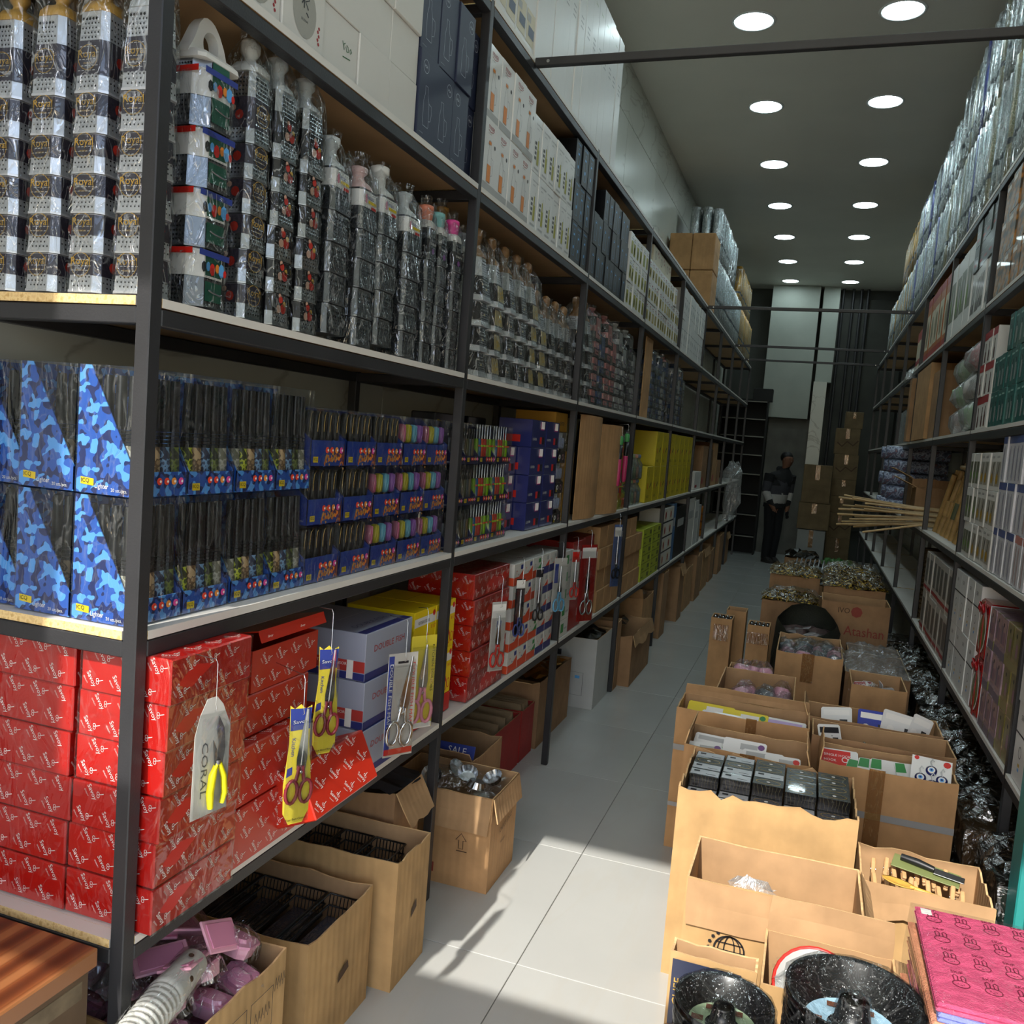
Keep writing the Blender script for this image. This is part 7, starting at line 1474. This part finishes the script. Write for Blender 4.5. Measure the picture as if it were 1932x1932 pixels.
CAT = ramp_mat('amber_kitchen_print', [(0, '#1c1a16'), (.4, '#3a3226'), (.5, '#b0762c'), (.6, '#8c8c88'), (.7, '#2c2a26')], 16, .4, const=False, detail=3, coat=.1)
cg = pmesh('glossy_cookware_carton', .17, .2, .17, [CAT, WHITE, GREY], lambda b: rect(b, .02, .13, .1, .15, 1))
rgrid('glossy_cookware_carton', cg, 3.235, 3, 8, 3, .17, .17, 'glossy dark cookware carton with amber print, %s', 'glossy cookware cartons')
kpc = pmesh('green_kitchen_carton', .2, .2, .44, [WBOX2, mat('moss_grey_print', '#6f7460', .4), mat('leaf_print', '#6d8a4a'), GREYB], lambda b: (rect(b, .02, .1, .18, .34, 1), b.disc((.06, F*2, .18), .035, mi=2, n=14, ry=.06), b.disc((.12, F*2, .22), .035, mi=3, n=14, ry=.07)))
rgrid('green_kitchen_carton', kpc, 5.365, 3, 4, 1, .2, .44, 'large pale carton with green kitchen picture, %s', 'green kitchen cartons')
orc = pmesh('orange_red_carton', .24, .2, .46, [mat('tangerine_board', '#a8602a', .4), REDB, CREAM, mat('khaki_print', '#8c8050', .4)], lambda b: (rect(b, 0, 0, .24, .05, 1), rect(b, .02, .08, .22, .34, 2), b.disc((.12, F*2, .2), .06, mi=3, n=14, ry=.1), rect(b, 0, .4, .24, .46, 1)))
rgrid('orange_red_carton', orc, 6.25, 3, 5, 1, .24, .46, 'tall orange and red carton on the fourth shelf, %s', 'orange and red cartons')
rbc = pmesh('red_cream_carton', .18, .2, .3, [CREAM, REDB, INK, GREYB], lambda b: (rect(b, 0, .22, .18, .3, 1), rect(b, 0, .03, .18, .07, 1), b.stroke([(.09, .09), (.09, .2)], .01, (0, F, 0), XR, UP, 2)))
rgrid('red_cream_carton', rbc, 7.69, 3, 2, 1, .18, .3, 'cream carton with red bands past the orange ones, %s', 'red and cream cartons')
# ---- film-wrapped packs on the floor under this rack
DPK = mat('dark_wrapped_board', '#2a241c', .5, var=.3, vscale=6); SHEEN = film('dark_pack_film', '#c8c8c4', gloss=.16, rough=.12, bump=.9, scale=16, stretch=(1, 1, 1))
for j, y in enumerate([2.84]+[3.236+.372*k for k in range(4)]+[4.776+.352*k for k in range(4)]+[6.232+.352*k for k in range(4)]):
    for r in range(3 if j < 9 else 2):
        t = ob('wrapped_pan_pack', None, None, (1.70+.015*((j+r) % 3), y+.006*(r % 2), .0015+.137*r), label='dark film-wrapped pack under the rack, %s layer, %s from the entrance' % (('bottom', 'middle', 'top')[r], ORD[j]), cat='pack', group='dark film-wrapped packs')
        ob('pack_carton', MB().box(0, 0, 0, .37, .318, .125, 0, .006).mesh('pack_carton', DPK if (j+r) % 3 else CARD2), t)
        b = MB(); rgk = random.Random(j*5+r); rs = []
        for z, e in ((.002, .003), (.04, .008), (.09, .006), (.131, .002)):
            rr = []
            for xa, ya, xb, yb in ((-e, -e, .37+e, -e), (.37+e, -e, .37+e, .318+e), (.37+e, .318+e, -e, .318+e), (-e, .318+e, -e, -e)):
                for i in range(6): rr.append((xa+(xb-xa)*i/6+rgk.uniform(-.004, .004), ya+(yb-ya)*i/6+rgk.uniform(-.003, .003), z+rgk.uniform(-.001, .002)))
            rs.append(rr)
        ob('plastic_film', b.loft(rs, 0, False, True).mesh('plastic_film', SHEEN), t)
    if j < 11: ob('crumpled_film', crumple(.34, .30, .09, 9, 90+j, SHEEN), None, (1.70, y+.01, .413 if j < 9 else .277), label='loose crumpled film on the wrapped packs, %s from the entrance' % ORD[j], cat='plastic film', group='loose film on packs')
ob('turquoise_board', MB().box(0, 0, 0, .028, .11, .78, 0, .004).mesh('turquoise_board', mat('turquoise_board', '#2a8c88', .4)), None, (1.752, 2.73, 0), label='turquoise upright board at the edge of the picture beside the towels', cat='board')
# ------------------------------------------------------------------ far end of the room
sh = ob('wall_shelf_unit', None, None, (-.42, 14.62, 0), label='narrow dark shelf unit with pale shelf edges against the back wall', cat='shelf unit')
DK = mat('near_black_board', '#141412', .7); PAL = mat('pale_edge', '#7c7c74', .5)
ob('back_panel', MB().box(0, .30, 0, .72, .32, 2.5).mesh('back_panel', DK), sh)
for x in (0, .70): ob('upright', MB().box(x, 0, 0, x+.02, .30, 2.5).mesh('upright', DK), sh)
for z in (.29, .637, .966, 1.292, 1.60, 1.894, 2.17, 2.45): ob('shelf', MB().box(.021, .01, z-.012, .699, .299, z+.006).poly([(.021, .0095, z-.012), (.699, .0095, z-.012), (.699, .0095, z+.006), (.021, .0095, z+.006)], 1).mesh('shelf', [DK, PAL]), sh)
ob('worktop_box', MB().box(0, 0, 0, .3, .22, .2, 0, .005).mesh('worktop_box', DK), None, (.05, 14.66, 2.459), label='dark box on top of the far shelf unit', cat='box')
for k, x in enumerate((1.25, 1.40, 1.52, 1.62)):
    ob('wall_pipe', MB().lathe([(.022, 0), (.022, ZC-.01)], 10, cap=False).mesh('wall_pipe', BLACK_STEEL), None, (x, 15.25, .001), label='black vertical pipe on the back wall, %s from the marble strip' % ORD[k], cat='pipe', group='back wall pipes')
ob('wall_panel_dark', MB().box(1.2, 15.3, .5, 2.2, 15.39, 4.2).mesh('wall_panel_dark', mat('mottled_dark_wall', '#34352f', .7, var=.4, vscale=2)), None, kind='structure')
# stacked brown cartons at the far end
def sealed(x0, y0, x1, y1, z, h, lab, m=CARD2, art=None):
    t = ob('sealed_carton', None, None, (x0, y0, z), label=lab, cat='carton', group='cartons stacked at the far end'); w = x1-x0
    b = MB().box(0, 0, 0, w, y1-y0, h, 0, .004); b.stroke([(w*.1, h*.45), (w*.3, h*.3), (w*.5, h*.5), (w*.75, h*.35), (w*.95, h*.55)], .02, (0, -.0008, 0), XR, UP, 1) if art else None
    ob('carton_body', b.mesh('carton_body', [m, BROWNINK]), t); ob('packing_tape', MB().box(w*.42, -.002, h*.6, w*.58, -.0006, h-.004).mesh('packing_tape', TAPE), t)
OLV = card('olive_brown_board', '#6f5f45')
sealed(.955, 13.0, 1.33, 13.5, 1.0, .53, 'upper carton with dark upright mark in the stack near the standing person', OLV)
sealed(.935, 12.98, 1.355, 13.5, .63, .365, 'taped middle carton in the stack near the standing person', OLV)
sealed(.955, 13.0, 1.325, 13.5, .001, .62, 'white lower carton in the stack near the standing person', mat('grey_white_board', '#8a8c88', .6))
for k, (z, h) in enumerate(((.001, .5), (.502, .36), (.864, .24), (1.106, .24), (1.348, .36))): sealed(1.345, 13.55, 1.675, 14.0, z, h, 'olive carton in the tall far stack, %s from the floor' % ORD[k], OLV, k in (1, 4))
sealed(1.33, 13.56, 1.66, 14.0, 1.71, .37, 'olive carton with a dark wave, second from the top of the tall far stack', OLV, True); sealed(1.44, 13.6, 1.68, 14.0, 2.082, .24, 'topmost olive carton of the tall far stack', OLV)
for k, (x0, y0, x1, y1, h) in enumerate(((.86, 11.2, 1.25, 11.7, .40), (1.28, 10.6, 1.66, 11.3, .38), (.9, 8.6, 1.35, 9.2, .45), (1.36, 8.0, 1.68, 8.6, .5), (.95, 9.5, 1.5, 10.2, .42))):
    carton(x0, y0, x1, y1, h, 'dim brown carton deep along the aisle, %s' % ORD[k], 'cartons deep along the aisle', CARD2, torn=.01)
    ob('dark_plastic_heap', crumple(x1-x0, y1-y0, .14, 8, 120+k, BF if k != 1 else mat('leaf_green_film', '#2c6a1c', .3)), None, (x0, y0, h-.03), label='crumpled dark plastic deep along the aisle, %s' % ORD[k], cat='plastic', group='crumpled plastic deep along the aisle')
wire = MB()
for k in range(12): wire.tube([(.04*k, 0, 0), (.04*k+.03, .12, .16), (.04*k+.02, .3, .10)], .008, 5)
ob('steel_wire_rack', wire.mesh('steel_wire_rack', STEEL), None, (1.0, 8.65, .50), label='bundle of shiny wire frames on a carton deep along the aisle', cat='wire rack')
ob('green_pack', MB().box(0, 0, 0, .3, .2, .14, 0, .02).mesh('green_pack', mat('bright_leaf_green', '#3a8c1c', .4)), None, (RX+.03, 8.6, ZR[0]+.30), label='bright green pack on the low shelf deep along the other rack', cat='pack') if False else None
# ---- the person standing at the far end
SKIN = mat('skin', '#7a5440', .55); HAIRM = mat('dark_hair', '#0d0b0a', .6, bump=.3, bscale=80)
HOOD_B = mat('black_fleece', '#141416', .9, var=.1, vscale=20); HOOD_G = mat('charcoal_fleece', '#3a3a40', .9, var=.1, vscale=20); HOOD_W = mat('pale_grey_fleece', '#a9a8a4', .9, var=.06, vscale=20); JEAN = mat('black_trousers', '#0f1013', .85, var=.15, vscale=15)
def limb(rings, mi=0, n=14): # rings: (x, y, z, rx, ry)
    return [[(x+rx*math.cos(2*math.pi*k/n), y+ry*math.sin(2*math.pi*k/n), z) for k in range(n)] for x, y, z, rx, ry in rings]
per = ob('person', None, None, (.575, 13.9, 0), R(38), label='person in black trousers and black, charcoal and grey hooded top leaning sideways', cat='person')
# one continuous body surface grown on a jointed frame
jv = [(0, 0, .86, .15, .11), (.02, 0, 1.02, .15, .11), (.04, 0, 1.20, .17, .12), (.085, 0, 1.33, .15, .10), (.12, 0, 1.40, .055, .055), (.135, -.005, 1.46, .052, .055), (.150, -.015, 1.55, .088, .100), (.152, -.02, 1.64, .072, .082),
      (-.065, 0, .80, .085, .095), (-.065, -.02, .47, .062, .066), (-.070, .02, .10, .042, .046), (-.070, -.07, .035, .042, .033), (-.070, -.14, .03, .033, .024),
      (.065, 0, .80, .085, .095), (.062, -.03, .47, .062, .066), (.045, .01, .10, .042, .046), (.045, -.08, .035, .042, .033), (.045, -.15, .03, .033, .024),
      (-.09, 0, 1.30, .075, .07), (-.18, -.01, 1.06, .052, .052), (-.12, -.10, .88, .040, .040), (-.10, -.12, .83, .03, .022), (-.095, -.13, .78, .03, .016),
      (.24, .01, 1.30, .07, .065), (.26, .03, 1.06, .052, .052), (.21, -.03, .86, .040, .040), (.20, -.05, .80, .03, .022), (.20, -.06, .75, .03, .016)]
je = [(0, 1), (1, 2), (2, 3), (3, 4), (4, 5), (5, 6), (6, 7), (0, 8), (8, 9), (9, 10), (10, 11), (11, 12), (0, 13), (13, 14), (14, 15), (15, 16), (16, 17), (3, 18), (18, 19), (19, 20), (20, 21), (21, 22), (3, 23), (23, 24), (24, 25), (25, 26), (26, 27)]
for hand, wrist, sgn in ((22, 21, 1), (27, 26, -1)):
    wx, wy, wz = jv[hand][:3]
    for k in range(4):
        a = len(jv); ox = sgn*(.018-.012*k); L = (.036, .042, .040, .032)[k]
        jv += [(wx+ox, wy-.004, wz-.028, .0095, .0095), (wx+ox*1.1, wy-.010, wz-.028-L*.6, .0085, .0085), (wx+ox*1.1, wy-.004, wz-.028-L*1.1, .007, .007)]; je += [(hand, a), (a, a+1), (a+1, a+2)]
    a = len(jv); jv += [(wx+sgn*.032, wy-.012, wz+.012, .0105, .0105), (wx+sgn*.042, wy-.02, wz-.02, .009, .009)]; je += [(wrist, a), (a, a+1)]
me = bpy.data.meshes.new('body'); me.from_pydata([v[:3] for v in jv], je, []); me.update()
bo = ob('body', me, per)
sm_ = bo.modifiers.new('skin', 'SKIN'); sm_.use_smooth_shade = True
for i, v in enumerate(jv): sv_ = me.skin_vertices[0].data[i]; sv_.radius = (v[3], v[4]); sv_.use_root = (i == 0)
ss = bo.modifiers.new('sub', 'SUBSURF'); ss.levels = 2; ss.render_levels = 2
_b = bpy.data.materials.new('skin_and_clothes'); _b.use_nodes = True; _n = _b.node_tree
# clothing colours follow height on the body: trousers, pale, charcoal and black bands, then skin
_tc = _n.nodes.new('ShaderNodeTexCoord'); _sx = _n.nodes.new('ShaderNodeSeparateXYZ'); _n.links.new(_tc.outputs['Object'], _sx.inputs[0])
_ab = _n.nodes.new('ShaderNodeMath'); _ab.operation = 'ABSOLUTE'; _su = _n.nodes.new('ShaderNodeMath'); _su.operation = 'SUBTRACT'; _su.inputs[1].default_value = .04; _n.links.new(_sx.outputs['X'], _su.inputs[0]); _n.links.new(_su.outputs[0], _ab.inputs[0])
_ma = _n.nodes.new('ShaderNodeMath'); _ma.operation = 'MULTIPLY_ADD'; _ma.inputs[1].default_value = -.42; _n.links.new(_ab.outputs[0], _ma.inputs[0]); _n.links.new(_sx.outputs['Z'], _ma.inputs[2])
_dv = _n.nodes.new('ShaderNodeMath'); _dv.operation = 'DIVIDE'; _dv.inputs[1].default_value = 1.8; _n.links.new(_ma.outputs[0], _dv.inputs[0])
_rp = _n.nodes.new('ShaderNodeValToRGB'); _cr = _rp.color_ramp; _cr.interpolation = 'CONSTANT'
_st = [(0, '#26262a'), (.045, '#0f1013'), (.40, '#7a5440'), (.445, '#141416'), (.475, '#a9a8a4'), (.585, '#3a3a40'), (.675, '#141416'), (.785, '#7a5440')]
while len(_cr.elements) < len(_st): _cr.elements.new(.5)
for e, (p_, c_) in zip(_cr.elements, _st): e.position = p_; e.color = C(c_)
_n.links.new(_dv.outputs[0], _rp.inputs[0]); _n.links.new(_rp.outputs[0], _n.nodes['Principled BSDF'].inputs['Base Color']); _n.nodes['Principled BSDF'].inputs['Roughness'].default_value = .85
me.materials.append(_b)
ob('trousers', MB().loft(limb([(-.005, 0, .99, .158, .118), (-.0, 0, .92, .172, .13), (0, 0, .84, .178, .135)]), 0, False, False, True).loft(limb([(-.065, 0, .86, .092, .112), (-.066, -.02, .48, .072, .078), (-.070, .01, .06, .058, .062)]), 0, True, True, True).loft(limb([(.065, 0, .86, .092, .112), (.062, -.03, .48, .072, .078), (.045, 0, .06, .058, .062)]), 0, True, True, True).mesh('trousers', JEAN), per)
hb_ = MB().loft(limb([(.0, 0, .90, .172, .128), (.0, 0, .93, .182, .138), (.02, 0, 1.04, .185, .14)], n=18), 2, False, False, True); hb_.loft(limb([(.02, 0, 1.04, .185, .14), (.04, 0, 1.17, .196, .142)], n=18), 1, False, False, True); hb_.loft(limb([(.04, 0, 1.17, .196, .142), (.08, 0, 1.30, .195, .13), (.105, 0, 1.38, .12, .095), (.12, .0, 1.42, .075, .075)], n=18), 0, False, False, True)
for sx, el, wr_x, wr_y in ((-.12, (-.185, -.01, 1.07), -.135, -.09), (.235, (.262, .03, 1.07), .215, -.02)):
    A = Vector((sx, 0, 1.33)); E = Vector(el); Wp = Vector((wr_x, wr_y, .90)); 
    hb_.tube([A, A.lerp(E, .45)], [.088, .078], 12, 0); hb_.tube([A.lerp(E, .45), E], [.078, .066], 12, 1); hb_.tube([E, E.lerp(Wp, .75)], [.066, .054], 12, 2); hb_.tube([E.lerp(Wp, .75), Wp], [.05, .046], 12, 0)
ht_ = ob('hooded_top', hb_.mesh('hooded_top', [HOOD_B, HOOD_G, HOOD_W]), per)
ob('hood', MB().loft(limb([(.12, .03, 1.36, .10, .085), (.125, .055, 1.43, .105, .085), (.125, .075, 1.46, .07, .05)]), 0, True, True, True).mesh('hood', HOOD_B), ht_)
ob('hair', MB().lathe([(.080, .012), (.092, .035), (.093, .065), (.082, .100), (.052, .124), (0, .132)], 18).jitter(.003, 2).mesh('hair', HAIRM), per, (.151, .006, 1.552), rot=(R(-16), 0, 0))
fc_ = MB().lathe([(0, 0), (.010, .004), (.009, .02), (.004, .035), (0, .04)], 8, (0, 0, -.02), 0)
fc_.disc((-.027, .006, .03), .009, n=8, mi=1, ry=.005).disc((.027, .006, .03), .009, n=8, mi=1, ry=.005).stroke([(-.022, -.052), (0, -.055), (.022, -.052)], .006, (0, .006, 0), XR, UP, 2).stroke([(-.04, .046), (-.015, .05)], .006, (0, .004, 0), XR, UP, 1).stroke([(.015, .05), (.04, .046)], .006, (0, .004, 0), XR, UP, 1)
fc_.lathe([(0, -.02), (.012, -.01), (.014, .01), (0, .022)], 8, (-.078, .075, .01), 0).lathe([(0, -.02), (.012, -.01), (.014, .01), (0, .022)], 8, (.078, .075, .01), 0)
ob('face', fc_.mesh('face', [SKIN, HAIRM, mat('lip', '#5a3028', .5)]), per, (.150, -.104, 1.545))
for x, y in ((-.070, -.06), (.045, -.07)): ob('shoe', MB().loft([[(x-.045, y+.10, .001), (x+.045, y+.10, .001), (x+.05, y-.06, .001), (x+.02, y-.13, .001), (x-.02, y-.13, .001), (x-.05, y-.06, .001)], [(x-.042, y+.10, .05), (x+.042, y+.10, .05), (x+.045, y-.05, .05), (x+.018, y-.12, .035), (x-.018, y-.12, .035), (x-.045, y-.05, .05)], [(x-.03, y+.08, .09), (x+.03, y+.08, .09), (x+.03, y-.01, .085), (x+.01, y-.04, .07), (x-.01, y-.04, .07), (x-.03, y-.01, .085)]], 0).mesh('shoe', mat('dark_trainer', '#2a2624', .7)), per)
# ------------------------------------------------------------------ wooden desk at the near corner
WOOD = ramp_mat('striped_veneer', [(0, '#532a15'), (.35, '#6c3a1e'), (.5, '#7d4826'), (.62, '#703f21'), (.85, '#935f38')], 3.2, .35, kind='wave', const=False, dist=5, detail=3, stretch=(1.7, .14, 1), coat=.2)
dk = ob('wooden_desk', None, None, (-.44, .72, 0), label='brown veneered desk corner beside the red scissor boxes', cat='desk')
ob('desk_top', MB().box(0, 0, .60, .44, .485, .635, 0, .003).mesh('desk_top', WOOD), dk, (-.02, 0, 0)); 
ob('side_panel', MB().box(.385, .02, .001, .41, .475, .599, 0, .002).mesh('side_panel', mat('dusty_brown_board', '#5a4632', .6, var=.3, vscale=6)), dk); ob('end_panel', MB().box(0, .455, .001, .384, .475, .599, 0, .002).mesh('end_panel', mat('dusty_brown_board', '#5a4632')), dk)
ob('edge_strip', MB().box(.386, .25, .55, .4105, .46, .585, 0, .001).mesh('edge_strip', mat('worn_edge_strip', '#7a6a52', .7, var=.4, vscale=15)), dk, (.0006, 0, 0))
